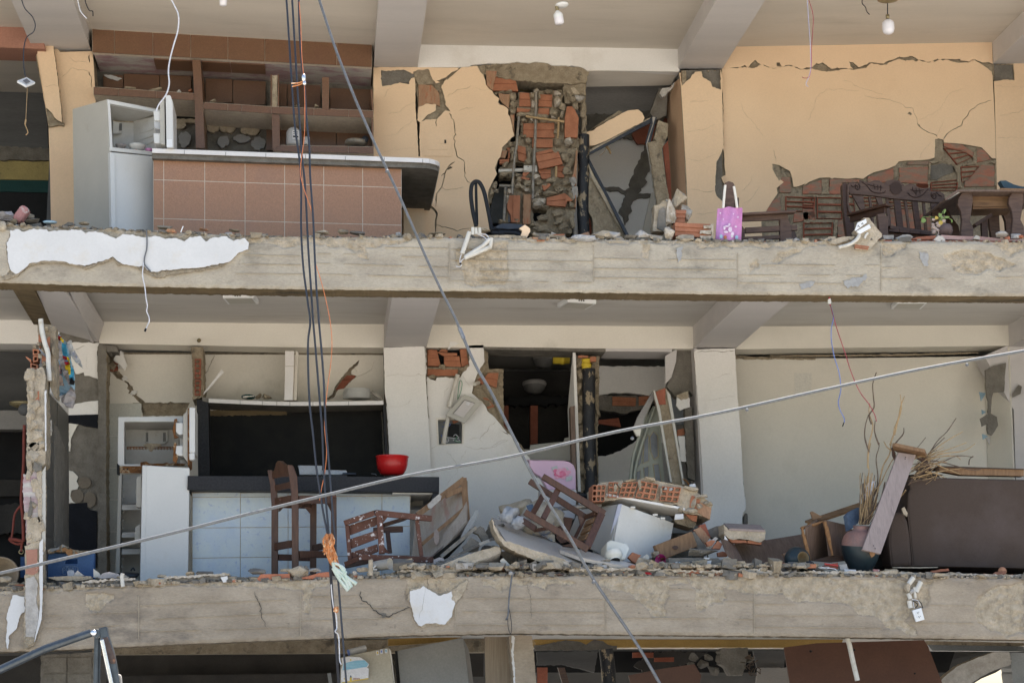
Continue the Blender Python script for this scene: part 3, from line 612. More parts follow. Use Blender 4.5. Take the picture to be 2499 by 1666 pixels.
# column between doorway and right room
mb=MB();q=Z('c',1670,650,2040,625,2055,700,2050,850,2055,1000,2060,1200,2065,1320)+P(1766,600,1676,600)+Z('C',1010,1170,1000,900,970,400,950,60)
patchC=Z('C',1350,635,1330,690,1290,760,1278,900,1275,1040,1290,1090,1355,1150,1370,990,1335,915,1375,890,1365,780,1362,690)
hh=[rag(patchC,.8,5,2),rag(Z('c',1682,648,1810,640,1760,705,1690,765),1,4,3),rag(Z('c',1865,632,2035,625,2040,800,1965,775,1950,730,1880,690),1,4,4),crack(Z('c',1760,908,1840,905,1930,900),.7,.7,seed=1),crack(Z('c',1740,1175,1900,1150,1985,1110),.7,.7,seed=2),crack(Z('c',1740,1415,1850,1435,1920,1400,2000,1370),.7,.7,seed=3),crack(Z('C',1010,1030,1100,1030,1200,1055,1275,1042),1,1,seed=4),crack(Z('C',1090,1270,1200,1255,1290,1240),.8,.8,seed=5)]
mb.prism(q,2.94,.03,holes=hh,mside=1);CU=build(mb,'peach_column',['peach_wall','mt'],B,label='peach column right of the broken doorway')
build(MB().prism(P(1662,172,1758,170,1766,600,1682,600),2.975,.45),'concrete_core','mg',CU)
# side face of that column, in the doorway
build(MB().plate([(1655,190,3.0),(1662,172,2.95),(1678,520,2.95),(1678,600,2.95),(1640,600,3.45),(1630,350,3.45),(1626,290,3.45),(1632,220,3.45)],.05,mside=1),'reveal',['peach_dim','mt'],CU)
# right peach wall
h=[]
ul=[(1768,113)]+[(2422,103),(2424,156)]
up_edge=rag(Z('d',2090,525,2010,520,1950,490,1900,510,1820,495,1720,488,1640,490,1570,510,1480,490,1420,470,1340,470,1260,495,1200,525,1100,512,1010,550,950,570,870,560,760,565,690,520,620,550,520,568,430,535,300,562,190,530,90,555,0,552),1.5,5,4,False)
BZ=[rag(Z('d',*q),.8,3,i) for i,q in enumerate(((85,560,110,525,145,495,160,510,182,525,160,552),(322,545,322,515,345,515,362,545),(20,552,60,535,78,555),(605,560,650,518,660,530,700,515,735,540,765,565,740,585,690,585,660,568),(915,508,950,515,995,555,960,575,930,550),(1030,558,1080,515,1100,515,1050,560),(1190,535,1215,510,1250,495,1230,530),(1310,490,1330,463,1345,480),(1405,462,1440,465,1485,495,1470,507,1440,495),(1365,475,1390,490,1380,505),(1600,515,1640,482,1650,490,1620,510),(1715,488,1800,488,1830,485,1820,520,1760,505),(1960,495,2010,515,2060,510,2095,525,2095,600,2050,560)))]
WR=build(MB().prism([(1764,113),(2421,103),(2423,157)]+up_edge[1:]+[(1764,168)],3.0,.04,holes=[crack(Z('d',700,515,705,490,740,470),.9,.8,seed=3)]+BZ,mside=1),'wall_band',['peach_wall','mt'],B,label='band of peach wall above the long horizontal crack')
lo_edge=rag(Z('d',0,562,60,548,140,560,200,530,290,565,420,540,510,572,620,566,670,580,730,590,880,568,950,575,1040,560,1100,518,1190,535,1260,510,1330,485,1380,500,1450,485,1560,515,1650,492,1730,492,1810,518,1890,515,1940,490,1990,520,2030,545,2080,570,2095,640),1.5,5,5,False)
expo=Z('D',2065,250,2010,245,1960,190,1900,130,1700,95,1600,85,1500,80,1495,50,1440,35,1405,50,1410,180,1400,240,1330,260,1200,270,1100,270,1020,280,980,325,900,360,750,395,680,435,640,465,560,455,480,465,330,455,310,465,280,450,170,455,60,500,0,545)+Z('h',560,160,500,185,460,190,450,120,430,60,340,10,285,0,290,40,340,120,380,150,320,200,330,240,270,330,215,420,195,480,205,640)
h+=BZ
rp=[(1762,166)]+lo_edge+[(2428,300),(2434,400),(2436,405)]+expo[0:]+[(1764,600),(1764,470)]
patchC=Z('C',1350,635,1330,690,1290,760,1278,900,1275,1040,1290,1090,1355,1150,1370,990,1335,915,1375,890,1365,780,1362,690)
h.append(rag(patchC,.8,5,2))
C('C',1337,20,1345,150,1350,300,1345,430,1352,540,1352,630,w=2.6,w2=1.2,s=1)
C('d',860,665,920,670,1000,720,1090,745,1200,780,w=.7,s=2);C('d',580,985,620,900,650,800,730,735,880,735,1000,745,w=.7,s=3);C('d',1040,785,1150,812,1250,818,1340,850,1380,885,1440,890,1460,950,1475,1000,w=1.2,s=4)
C('d',1475,1000,1500,1045,1560,1085,1630,1110,1640,1128,w=1.4,s=5);C('d',1690,1145,1720,1100,1780,1060,1840,1035,1850,990,1890,950,1920,900,2000,850,2085,825,w=2.2,w2=1,s=6)
C('d',1490,985,1600,940,1680,870,1740,770,1850,730,w=.6,s=7);C('d',1590,1170,1530,1230,1490,1310,w=.7,s=8);C('d',295,1230,310,1290,312,1335,w=1.2,s=9);C('d',30,850,60,930,150,1030,210,1120,w=.6,s=10)
C('d',1640,1120,1660,1060,1700,980,w=.6,s=11);C('h',30,220,90,170,130,90,w=.7,s=13);C('h',40,330,120,280,180,190,w=.7,s=14)
h.append(rag(Z('d',1395,935,1415,918,1432,938,1425,948),.5,3,3));h.append(rag(Z('d',1484,1030,1492,1022,1498,1034,1492,1042),.4,3,3))
WR2=build(MB().prism(rp,3.0,.025,holes=h,mside=1),'peach_wall',['peach_wall','mp'],B,label='large peach wall with plaster fallen off its lower right corner')
build(MB().prism(P(1758,140,2440,140,2452,620,1752,620),3.032,.15),'masonry_core','mt',WR2)
# column right of it
h=[];C('d',2130,1130,2352,1130,w=.6,s=1);C('d',2150,950,2240,935,2352,905,w=.7,s=2);C('d',2110,710,2352,712,w=.5,s=3)
CR=build(MB().prism(P(2424,158,2600,150,2600,620,2438,620,2432,420,2428,250),2.99,.03,holes=h+[rag(Z('d',2095,530,2265,528,2275,660,2200,655,2100,668),.8,5,3)],mside=1),'peach_column',['peach_wall','mt'],B,label='peach column at the right edge with a bare patch near its top')
build(MB().prism(P(2426,150,2600,145,2600,620,2440,620),3.023,.3),'concrete_core','mg',CR)
# exposed hollow bricks of the large wall
def ribbed(parent,quad,d,n=3,mt='brick',t=.05,gap=.07,rgn=0,name='brick'):
    "hollow clay brick seen broken open: flat bands between grooves. quad px TL TR BR BL"
    tl,tr,br,bl=quad;mb=MB()
    mb.prism(quad,d+.012,t,mi=0)
    for k in range(n):
        a,c=k/n+(gap/2 if k else 0),(k+1)/n-(gap/2 if k<n-1 else 0)
        L=lambda p,q,f:(p[0]+(q[0]-p[0])*f,p[1]+(q[1]-p[1])*f)
        pl=[L(tl,bl,a),L(tr,br,a),L(tr,br,c),L(tl,bl,c)]
        W_=[U(*pl[0],d+.006),U(*pl[1],d+.006),U(*pl[2],d-.002),U(*pl[3],d-.002)]
        off=Vector((0,.014,0));mb.add(W_+[w_+off for w_ in W_],[(0,3,2,1),(0,1,5,4),(1,2,6,5),(2,3,7,6),(3,0,4,7)])
    return build(mb,name,mt,parent)
def cave(parent,quad,d,n=3):
    "brick whose face is gone: ledges with dark hollows between them"
    tl,tr,br,bl=quad;L=lambda p,q,f:(p[0]+(q[0]-p[0])*f,p[1]+(q[1]-p[1])*f);mb=MB()
    mb.prism(quad,d+.05,.01)
    for k in range(n+1):
        f=k/n;h_=.022;a0=max(0,f-h_);a1=min(1,f+h_+.02)
        mb.prism([L(tl,bl,a0),L(tr,br,a0),L(tr,br,a1),L(tl,bl,a1)],d,.052)
    for e in (0,.97):mb.prism([L(tl,tr,e),L(tl,tr,e+.03),L(bl,br,e+.03),L(bl,br,e)],d+.002,.05)
    return build(mb,'brick','bd',parent)
def flat(parent,poly,d,mt='brick_old',t=.03,name='brick',amp=.8,s=1):mb=MB().prism(rag(poly,amp,6,s),d,t);return build(mb,name,mt,parent)
for i,q in enumerate([('D',0,548,200,470,195,625,0,625),('D',285,465,415,468,420,625,275,625),('D',285,470,600,470,600,500,285,500),('D',690,445,960,350,965,500,690,500),('D',1025,345,1330,340,1330,520,1025,500),('D',1110,285,1360,278,1360,315,1110,310),('D',1500,85,1690,100,1820,190,1810,230,1700,170,1500,120),('D',1850,140,1920,150,2000,260,1850,290),('D',1900,320,2050,320,2060,540,1720,550,1720,500),('D',0,780,120,790,130,900,0,900),('D',370,905,450,905,450,1080,370,1080),('D',930,790,1250,800,1250,1050,930,1000),('D',1250,830,1360,830,1360,1060,1250,1050),
   ('h',345,110,430,110,440,235,345,235),('h',250,330,350,265,355,390,215,400),('h',460,480,640,450,640,395,470,400)]):flat(WR2,Z(*q),3.006+.002*(i%3),s=i)
for i,(k,a) in enumerate([('D',(150,655,420,660,420,890,150,885)),('D',(5,930,320,925,310,1110,5,1120)),('D',(0,665,90,665,120,780,0,775)),('D',(1360,500,1660,470,1640,585,1360,590)),('D',(1500,135,1700,150,1810,230,1640,310)),('D',(1680,335,1880,325,1760,480,1690,500)),('h',(395,265,640,275,630,390,395,385)),('D',(640,660,800,660,800,780,640,780)),('D',(900,670,1200,690,1200,780,900,780)),('D',(1210,520,1330,520,1340,560,1230,555)),('D',(460,640,540,650,560,900,460,900))]):cave(WR2,Z(k,*a),3.0,3)
build(MB().plate(Y(3.02,'D',1340,330,1480,300,1600,330,1590,400,1480,440,1430,480,1340,470),.03,jit=.3),'mortar_bed','mg',WR2)
mb=MB()
for (k,*a) in (('D',1410,40,1480,50,1500,230,1440,290,1380,300,1330,290,1400,250),('D',200,470,270,470,275,630,200,630),('D',0,635,420,638,420,660,0,655),('D',10,900,340,895,340,925,10,930),('D',330,900,370,900,360,1090,320,1090),('D',1600,330,1670,320,1690,560,1650,560,1640,400),('D',1820,180,1850,150,1850,300,1700,330,1700,315,1810,290),('D',2060,260,2070,540,2040,540,2045,300,1990,290),('D',1340,300,1360,300,1350,590,1330,590),('h',285,5,340,15,360,120,340,140,290,50)):mb.prism(rag(Z(k,*a),1.2,4,3),2.996,.03)
build(mb,'mortar_joint','mt',WR2,kind='stuff')
# ================================================================ building shell behind the rooms
def wall(poly,d,t,mt,name='wall',parent=B,holes=(),label=None,amp=0,side=None,seed=1,**k):
    mb=MB().prism(rag(poly,amp,7,seed) if amp else poly,d,t,holes=holes,mside=1);return build(mb,name,[mt,side or mt],parent,label=label,**k)
zl=U(1250,1565,3).z
zf,zm=U(1250,584,.5).z,U(1250,1406,.5).z
mb=MB()
mb.box((-9.7,.28,zl-.05),(-9.5,6.6,zt+.38));mb.box((9.5,.28,zl-.05),(9.7,6.6,zt+.38));build(mb,'party_wall','mg',B,kind='stuff')
build(MB().box((-9.5,6.5,zl+.1),(9.5,6.7,zt+.38)),'rear_wall','dw',B)
# ground storey rear wall with the gap that shows the sky
hole=Z('p',1920,1480,2000,1430,2120,1380,2200,1330,2255,1300,2275,1400,2300,1480)+P(2490,1740,2360,1740)
wall(P(-200,1480,2800,1480,2800,1730,-200,1730),6.2,.2,'dw',holes=[hole])
mb=MB().box((-9.7,.28,0),(-9.5,6.4,zl+.1));mb.box((9.5,.28,0),(9.7,6.4,zl+.1));build(mb,'party_wall','mg',B,kind='stuff')
# ---- upper left room
wall(P(-80,50,70,52,100,64,110,120,-80,114),2.75,.40,'salmon',name='drop_beam',label='salmon drop beam at the upper left')
wall(P(-80,110,108,112,118,380,-80,380),4.9,.1,'dw')
wall(P(-80,385,122,388,122,440,-80,437),4.85,.1,'yellow_wall')
wall(P(-80,352,120,362,122,392,-80,386),4.80,.1,'mg',amp=2)
wall(P(-80,438,124,441,124,470,-80,466),4.80,.1,'teal_dark')
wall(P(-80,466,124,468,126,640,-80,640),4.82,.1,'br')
build(MB().box((U(122,300,3).x-.02,3.2,zf),(U(122,300,3).x+.10,6.5,zt+.1)),'partition','dw',B)
# wall behind upper kitchen (3.30)
KU=wall(P(215,60,920,100,925,640,215,640),3.36,.12,'mg',label='rough wall behind the upper kitchen shelves')
build(MB().box((U(920,300,3).x,3.2,zf),(U(920,300,3).x+.12,6.5,zt+.1)),'partition','mg',B)
# ---- doorway rooms behind the shaft (upper): grey side room
wall(P(1240,190,1480,190,1660,195,1660,330,1240,330),5.2,.1,'dw')
wall(P(1240,195,1385,195,1378,225,1240,212),3.9,.1,'yellow_wall',name='lintel')
# stair room seen through the doorway: pale grey wall with dark diagonal stain
DW=wall(P(1400,325,1680,325,1690,640,1400,640),4.0,.12,'ww',label='stained grey wall seen through the broken doorway')
wall(P(1400,190,1680,190,1680,285,1400,285),3.95,.1,mat('grey_paint',(.33,.315,.295),(.29,.275,.26),sc=2,bump=.05,st=(.5,1,3)).name)
wall(rag(P(1400,280,1500,278,1560,270,1640,270,1640,340,1400,335),2,6,3),3.92,.05,'mg',name='broken_band')
wall(Z('c',1400,1050,1580,1060,1560,1100,1400,1280,1300,1280,1250,1200,1260,1130),3.85,.05,'bd',name='brick_patch',amp=2)
build(MB().prism(rag(Z('c',1380,1280,1290,1470,1250,1568)+Z('g',1220,180,1180,260,1160,350,1130,430,1190,545,1220,450,1250,420,1250,350,1300,280,1370,180,1380,100,1420,40,1420,0)+Z('c',1420,1300),3,6,8),3.97,.03),'bare_strip','mg',DW)
build(MB().prism(rag(Z('g',1000,205,1130,205,1210,240,1180,270,1130,240,1000,235),2,6,8),3.97,.03),'bare_strip','mg',DW)
build(MB().prism(rag(Z('g',1300,270,1480,265,1480,300,1290,310),2,6,8),3.97,.03),'bare_strip','mg',DW)
wall(P(1590,470,1640,470,1660,600,1560,600),3.95,.04,'sage_wall',name='plaster_patch')
build(MB().box((U(1700,300,3).x,3.45,zf),(U(1700,300,3).x+.12,6.5,zt+.1)),'partition','mg',B)
# painted soffit of the doorway, cracked on the right
build(MB().plate([(1436,173,3.0),(1655,172,3.0),(1638,205,3.34),(1600,213,3.34),(1430,211,3.34)],.04,mi=0),'soffit_panel','ceiling_up',B)
# upper doorway: broken edges near the column
build(MB().plate(Y(3.05,'C',850,55,880,10,895,0,860,70,820,100,800,130,770,145,745,110,770,60),.08,jit=.4),'broken_plaster','plaster_chunk' if 'plaster_chunk' in MT else 'fg',B)
build(MB().plate(Y(3.3,'C',740,60,860,50,820,110,810,320,720,360,650,300,690,200),.2,jit=.6),'broken_edge','mg',B)
# ================================================================ the burst brick shaft
SH=thing('brick_shaft','burst shaft of orange hollow bricks, mortar and pipes between the peach wall and the doorway','brick shaft',(1310,600,3.1))
s_=child(SH)
mb=MB().prism(rag(P(1195,158,1435,172,1434,205,1434,600,1415,600,1415,215,1380,200,1260,196,1205,232,1225,260,1250,268,1256,240,1262,268,1262,360,1236,380,1200,410,1195,300),1.5,5,5),3.08,.24,holes=[]);
s_(MB().prism(rag(Z('A',470,590,580,560,600,640,590,900,560,960,490,980,470,800),2,4,5),3.04,.16),'mortar_bed','mt')
back=rag(Z('A',600,780,650,560,860,580,920,520,980,520,1060,540,1200,520,1430,520,1440,760,1490,810,1720,980,1740,1568,470,1568,700,1300,680,1100,590,1000),2,5,6)
s_(MB().prism(back,3.07,.14),'mortar_bed','mt')
back=rag(Z('B',430,0,1500,0,1480,480,1470,960,1400,1370,780,1390,600,1230,330,1180,360,800,430,640,450,480,250,470,250,330,430,250),2,5,6)
hl=[rag(Z('B',510,230,640,250,650,380,700,420,510,420),1,4,2),rag(Z('B',250,485,440,485,400,600,270,590),1,4,2),rag(Z('B',785,985,1010,1010,1000,1060,920,1100,880,1160,790,1200),2,4,2)]
s_(MB().prism(back,3.07,.14,holes=hl),'mortar_bed','mt')
# brick pieces
def rb(k,a,d=3.03,n=3,mt='brick'):return ribbed(SH,Z(k,*a),d,n,mt)
rb('A',(240,180,550,170,632,540,165,530),n=3);flat(SH,Z('A',45,170,245,180,165,525,60,440),3.01,'brick_face_pale')
rb('A',(660,570,830,575,870,820,650,815),n=2);rb('A',(1020,600,1255,610,1245,830,1000,820),n=2);rb('A',(610,850,860,870,805,945,605,920),n=1);rb('A',(1010,850,1200,860,1195,975,990,960),n=1)
flat(SH,Z('A',270,590,475,600,465,860,380,790,300,700),3.0,'brick_face_pale');flat(SH,Z('A',480,975,560,975,560,1350,520,1150),3.0,'brick_face_pale')
rb('A',(725,1130,1290,1120,1290,1390,725,1385),n=2);
mb=MB();W1=Z('A',1520,820,1630,820,1735,1030,1710,1390,1480,1385,1485,1010)
mb.prism(W1,3.0,.05);q2=Z('A',1480,1010,1600,880,1605,1385,1480,1385);mb.prism(q2,2.985,.03);s_(mb,'brick','brick')
rb('A',(890,1410,1260,1420,1260,1568,890,1568),n=1)
rb('B',(530,-40,670,0,690,240,560,200),n=2);rb('B',(830,130,1195,65,1265,265,890,345),d=2.97,n=2);rb('B',(840,80,1080,20,1120,65,840,125),d=3.0,n=1)
rb('B',(870,355,1075,345,1070,500,930,500),n=2);rb('B',(1165,290,1285,300,1285,480,1165,470),n=2);rb('B',(300,30,385,50,345,170,270,160),n=1,mt='brick_face_pale');rb('B',(255,190,415,185,400,250,255,260),n=2)
flat(SH,Z('B',350,0,430,10,425,160,390,180,400,60),3.05,'brick')
mb=MB().prism(Z('B',410,765,585,765,570,1190,440,1190,435,1080,380,980,380,860),3.0,.05);mb.prism(Z('B',475,765,585,765,572,1190,465,1190),2.985,.03);s_(mb,'brick','brick')
rb('B',(1010,800,1300,730,1310,940,1005,920),d=2.99,n=2);flat(SH,Z('B',1300,730,1420,840,1400,855,1335,850,1310,940),2.985,'brick')
s_(MB().prism(rag(Z('B',640,740,765,750,745,1215,630,1215),1,5,2),2.99,.09),'brick','brick_face_pale')
for q in ((930,600,1000,610,960,670),(1030,570,1075,600,980,690,945,680),(630,400,740,395,660,470,620,440),(620,460,750,500,700,520,590,490)):flat(SH,Z('B',*q),2.97,'brick',amp=.5)
# mortar lumps and plaster remains: each lump is a piece of its own
def lump(k,x,y,w_,h_,mt='mt',d=3.03,dd=.06,s=0,parent=SH,name='mortar_lump'):
    p=Z(k,x,y)[0];sc_=ZN[k][2];c=U(p[0],p[1],d);f=(16.3+d)/FP
    mb=MB().rock(c,(w_/sc_*f*.5,dd,h_/sc_*f*.5),seed=int(x*7+y+s),sub=2,amp=.45,mi=0,rot=Matrix.Rotation(random.Random(int(x+y)).uniform(-.3,.3),3,'Y'));return build(mb,name,mt,parent)
for a in [(530,680,130,150),(540,800,140,140),(530,920,120,90),(890,640,110,150),(1010,640,60,130),(1150,570,200,80),(1330,560,160,80),(1270,940,150,170),(1430,850,140,160),(1420,990,110,130),(1340,1140,110,90),(1420,1200,110,160),(1310,1280,90,110),(740,1070,130,120),(1080,1090,160,70),(960,560,70,100),(1560,600,130,180),(1620,700,170,130),(1680,820,140,160),(1810,900,120,300),(1830,1180,90,260),(1650,1480,120,140),(1350,1480,160,150),(800,1450,150,130),(480,1520,130,90),(730,1370,100,60),(220,600,80,70),(300,570,160,50),(450,570,160,50),(100,120,150,70),(280,120,170,60),(450,140,160,60)]:lump('A',*a)
for a in [(1660,560,240,150,'mp'),(1750,660,190,130,'fg'),(1340,730,130,220,'pw'),(1350,590,150,120,'pw'),(900,780,80,160,'pw'),(1270,1030,110,80,'pw'),(860,1070,130,90,'pw'),(1430,940,50,80,'pw'),(1550,1470,160,170,'pw'),(1170,1080,90,50,'pw')]:
    lump('A',*a[:4],mt=a[4],d=3.0,s=5)
for a in [(470,50,110,130),(480,150,120,180),(360,290,130,120),(330,430,180,90),(430,430,90,110),(560,530,130,110),(700,570,150,110),(550,620,150,90),(620,660,150,90),(880,560,160,90),(1090,520,220,100),(960,640,140,90),(1180,580,170,110),(870,700,150,100),(1060,740,260,90),(1200,680,170,120),(1320,150,220,200),(1380,260,180,200),(1340,380,190,140),(1150,110,130,90),(1330,560,160,120),(1380,660,120,170),(540,450,110,70),(700,240,120,120),(980,960,150,80),(1180,1050,200,150),(1200,1180,220,160),(1270,1260,160,150),(1250,1330,200,110),(900,1300,260,120),(1050,1330,240,100),(830,1230,200,100),(940,1130,200,110),(260,1190,90,70),(340,1200,80,60),(510,1190,110,90),(190,610,130,130),(130,750,70,160),(110,860,50,120),(1400,1180,90,260),(1380,780,110,200),(1400,920,90,120),(720,130,60,200)]:lump('B',*a)
for a in [(840,480,130,110),(400,710,70,90),(370,830,60,140),(690,690,110,80),(840,770,100,60),(880,860,230,130),(860,920,170,110),(205,700,80,50)]:lump('B',*a,mt='pw',d=2.99)
for a in [(1430,560,130,180),(1450,740,120,230)]:lump('B',*a,mt='fg',d=3.02)
# tile facing remains at shaft's right
s_(MB().prism(rag(Z('B',1480,40,1500,60,1480,470,1475,960,1385,965,1455,960,1460,480,1410,470,1440,380,1465,200),.6,4,3),2.99,.06),'facing_edge','brick_face_pale')
# plumbing
mb=MB().tube([(*p,2.97) for p in Z('A',955,560,955,800,950,1000,945,1300,935,1568)+Z('B',815,60,800,300,790,560,790,700,785,820)],.016,jit=.15);mb.rock(U(*Z('A',955,540)[0],2.97),.03,3,2);s_(mb,'water_pipe','steel_dirty')
s_(MB().tube([(*p,2.97) for p in Z('A',645,1010,625,1250,600,1568)+Z('B',510,60,480,330,465,560,455,745)],.014,jit=.15),'water_pipe','steel_dirty')
s_(MB().tube(Y(2.99,'A',640,1000,660,965,760,965,950,985,1180,1010),.022,jit=.2),'water_pipe','mt')
s_(MB().tube(Y(2.94,'A',770,1000,1100,1050,1470,1100),.014,jit=.15),'thin_pipe','twig')
s_(MB().tube(Y(2.95,'A',1370,1020,1365,1200,1350,1410),.011,jit=.2),'thin_pipe','twig')
s_(MB().tube(Y(2.98,'B',1160,300,1155,480),.011,jit=.2),'thin_pipe','twig')
s_(MB().tube(Y(3.02,'B',240,375,625,360),.020),'plastic_pipe','pvc')
mb=MB().prism(Z('B',645,290,850,285,855,385,645,390),3.0,.06);mb.prism(Z('B',640,310,690,308,690,365,640,368),2.97,.04);mb.prism(Z('B',705,295,720,295,720,310,705,310),2.995,.01,mi=1);s_(mb,'junction_box',['pvc','slot'])
mb=MB().tube(Y(3.05,'B',355,640,345,900,325,1180),.022,jit=.2);mb.tube(Y(3.05,'B',250,610,460,615),.018,jit=.2);s_(mb,'water_pipe','steel_dirty')
s_(MB().tube(Y(3.08,'B',415,1060,412,1200),.02),'water_pipe','gm')
# dark duct and pale sheet behind
wall(Z('B',100,1200,110,960,180,720,250,620,330,640,330,1200),3.5,.05,'gm' if 0 else mat('duct_grey',(.27,.28,.28),(.20,.21,.21),sc=3,rough=.5).name,name='pale_sheet',parent=SH)
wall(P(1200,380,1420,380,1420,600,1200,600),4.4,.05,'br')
# black soil pipe
mb=MB();xx=[(1428,395),(1430,470),(1428,530),(1430,600)]
mb.tube([(1424,330,3.1),(1424,420,3.1),(1422,500,3.1),(1426,600,3.1)],.062,seg=16);PB=build(mb,'soil_pipe','pipe_black',None,label='black mud-streaked soil pipe standing beside the burst brick shaft',cat='pipe')
s_(MB().prism(rag(Z('A',1740,800,1870,750,1880,1050,1870,1568,1800,1568,1810,1050),1.5,5,5),3.06,.1),'mortar_bed','mt')
s_(MB().prism(rag(Z('A',1470,330,1870,400,1850,760,1480,760,1440,560),1.5,5,5),3.06,.2),'mortar_bed','mt')
# ================================================================ middle storey walls
# kitchen rear wall with the diagonal fracture
fr=Z('i',950,210,1000,205,1050,215,1010,270,1010,290,1060,330,1050,380,1095,430,1105,460,1180,520,1190,560,1215,600,1290,660,1300,690,1250,680,1190,610,1160,560,1130,540,1140,510,1100,470,1040,450,1000,400,950,370)
kt=P(255,866,467,866,467,992,352,990,345,1016,255,1014)
KM=wall(P(248,864,945,866,945,1500,248,1500),3.335,.03,'cw',label='cream wall behind the middle kitchen with a stepped fracture',side='mt',holes=[rag(fr,1.2,5,2),rag(Z('i',1185,665,1690,665,1640,780,1270,785,1260,730,1180,700),1.5,6,4),rag(Z('j',1010,285,1000,320,940,380,940,410,985,430,940,470,870,540,820,550,790,610,740,640,715,632,770,590,790,530,850,440,905,385,935,350),1.2,4,4),
   crack(Z('j',980,440,1050,410,1120,370,1140,300),1,.8,seed=3),crack(Z('i',1910,245,1885,290,1850,380,1815,440),2.2,1.2,seed=4),crack(Z('i',980,720,1060,710,1200,705),.9,.9,seed=4),crack(Z('j',945,345,980,370,990,400),1,.8,seed=5)])
build(MB().prism(P(246,860,940,862,940,1500,246,1500),3.37,.12),'masonry_core','mt',KM)
for i,q in enumerate([('i',990,300,1060,300,1050,390,960,380),('j',860,460,950,450,860,550,800,550),('j',900,420,975,420,960,460,850,470)]):flat(KM,Z(*q),3.35,'bd',s=i)
for a in [(965,240,90,70),(1030,250,70,60),(980,330,110,80),(1060,400,80,60),(1010,350,80,60),(1165,560,60,70),(1200,610,60,50)]:lump('i',*a,d=3.36,parent=KM,dd=.03)
for a in [(1070,260,90,110),(1080,330,90,60),(1110,450,50,50),(1195,580,60,50)]:lump('i',*a,d=3.31,parent=KM,dd=.012,mt='ww',name='loose_plaster')
# pale wall tiles left of the fridge
for r in range(5):
    y0=1063+r*78.;build(MB().prism([(262,y0+1),(300,y0+1),(300,y0+76),(262,y0+76)],3.325,.01),'wall_tile',mat('tile_cream',(.60,.58,.50),(.54,.52,.45),sc=3,rough=.35,bump=.02) and 'tile_cream' if 'tile_cream' not in MT else 'tile_cream',KM)
build(MB().prism(P(262,984,345,984,345,1062,262,1062),3.325,.01),'wall_tile','tile_cream',KM)
build(MB().prism(P(302,1063,350,1063,350,1400,302,1400),3.325,.01),'wall_tile','tile_cream',KM)
# posts
def post(poly,d,t,mt,label,amp=1.2,side='mt',name='post'):
    return wall(poly,d,t,mt,name=name,label=label,amp=amp,side=side)
PL_=post(Z('i',868,170,890,135,945,170,950,400,945,700,945,1568)+P(262,1500,240,1500)+Z('i',872,1568,875,600,868,400),2.97,.3,'mg','bare grey concrete post left of the middle fridge',name='concrete_post')
build(MB().prism(rag(Z('i',885,140,1040,165,1050,215,1000,210,950,210,900,190),1,4,4),2.99,.3),'mortar_bed','mg',PL_)
build(MB().plate(Y(3.2,'i',1045,210,1085,205,1130,330,1110,380,1080,340,1060,320,1010,285),.02,jit=.2),'loose_plaster','ww',KM)
# left partition: broken rear wall with black marble remains
LW=wall(P(110,797,242,797,242,1480,110,1480),3.02,.14,'mg',label='partly stripped wall behind the hanging cloth')
build(MB().prism(rag(Z('I',780,345,1115,350,1090,450,1100,640,1135,730,1110,760,1000,720,950,720,940,680,850,700,800,560),1,6,4),3.0,.02,holes=[crack(Z('I',825,425,900,410,960,385),1.5,1,seed=3),crack(Z('I',980,495,970,600,955,690),1,1,seed=3)]),'plaster_face','ww',LW)
build(MB().prism(rag(Z('I',770,1090,850,1035,1000,1010,1105,1000,1105,1155,770,1165),.8,6,4),3.0,.02),'plaster_face','ww',LW)
build(MB().prism(Z('I',770,1165,1105,1155,1100,1312,960,1290,880,1265,770,1255),2.995,.02),'marble_tile','marble_black',LW)
build(MB().prism(Z('J',775,688,980,670,985,735,1020,755,1090,770,1085,1400,775,1400),2.995,.02),'marble_tile','marble_black',LW)
build(MB().prism(rag(Z('I',775,1255,880,1268,850,1320,800,1420,790,1568,775,1568),1,5,4)+[],3.0,.02),'plaster_face','cw',LW)
build(MB().prism(rag(Z('J',772,310,820,320,880,380,860,430,885,480,870,520,800,540,790,600,850,675,775,680),1,5,4),3.0,.02),'plaster_face','cw',LW)
for (x,y,rx,ry) in ((950,450,75,62),(870,600,72,78),(1010,640,70,90)):
    build(MB().prism([Z('J',x+rx*math.cos(a/20*6.283),y+ry*math.sin(a/20*6.283))[0] for a in range(20)],2.998,.02),'glue_patch','duct_grey' if 0 else mat('glue',(.20,.165,.125),(.17,.14,.105),sc=8).name if 'glue' not in MT else 'glue',LW)
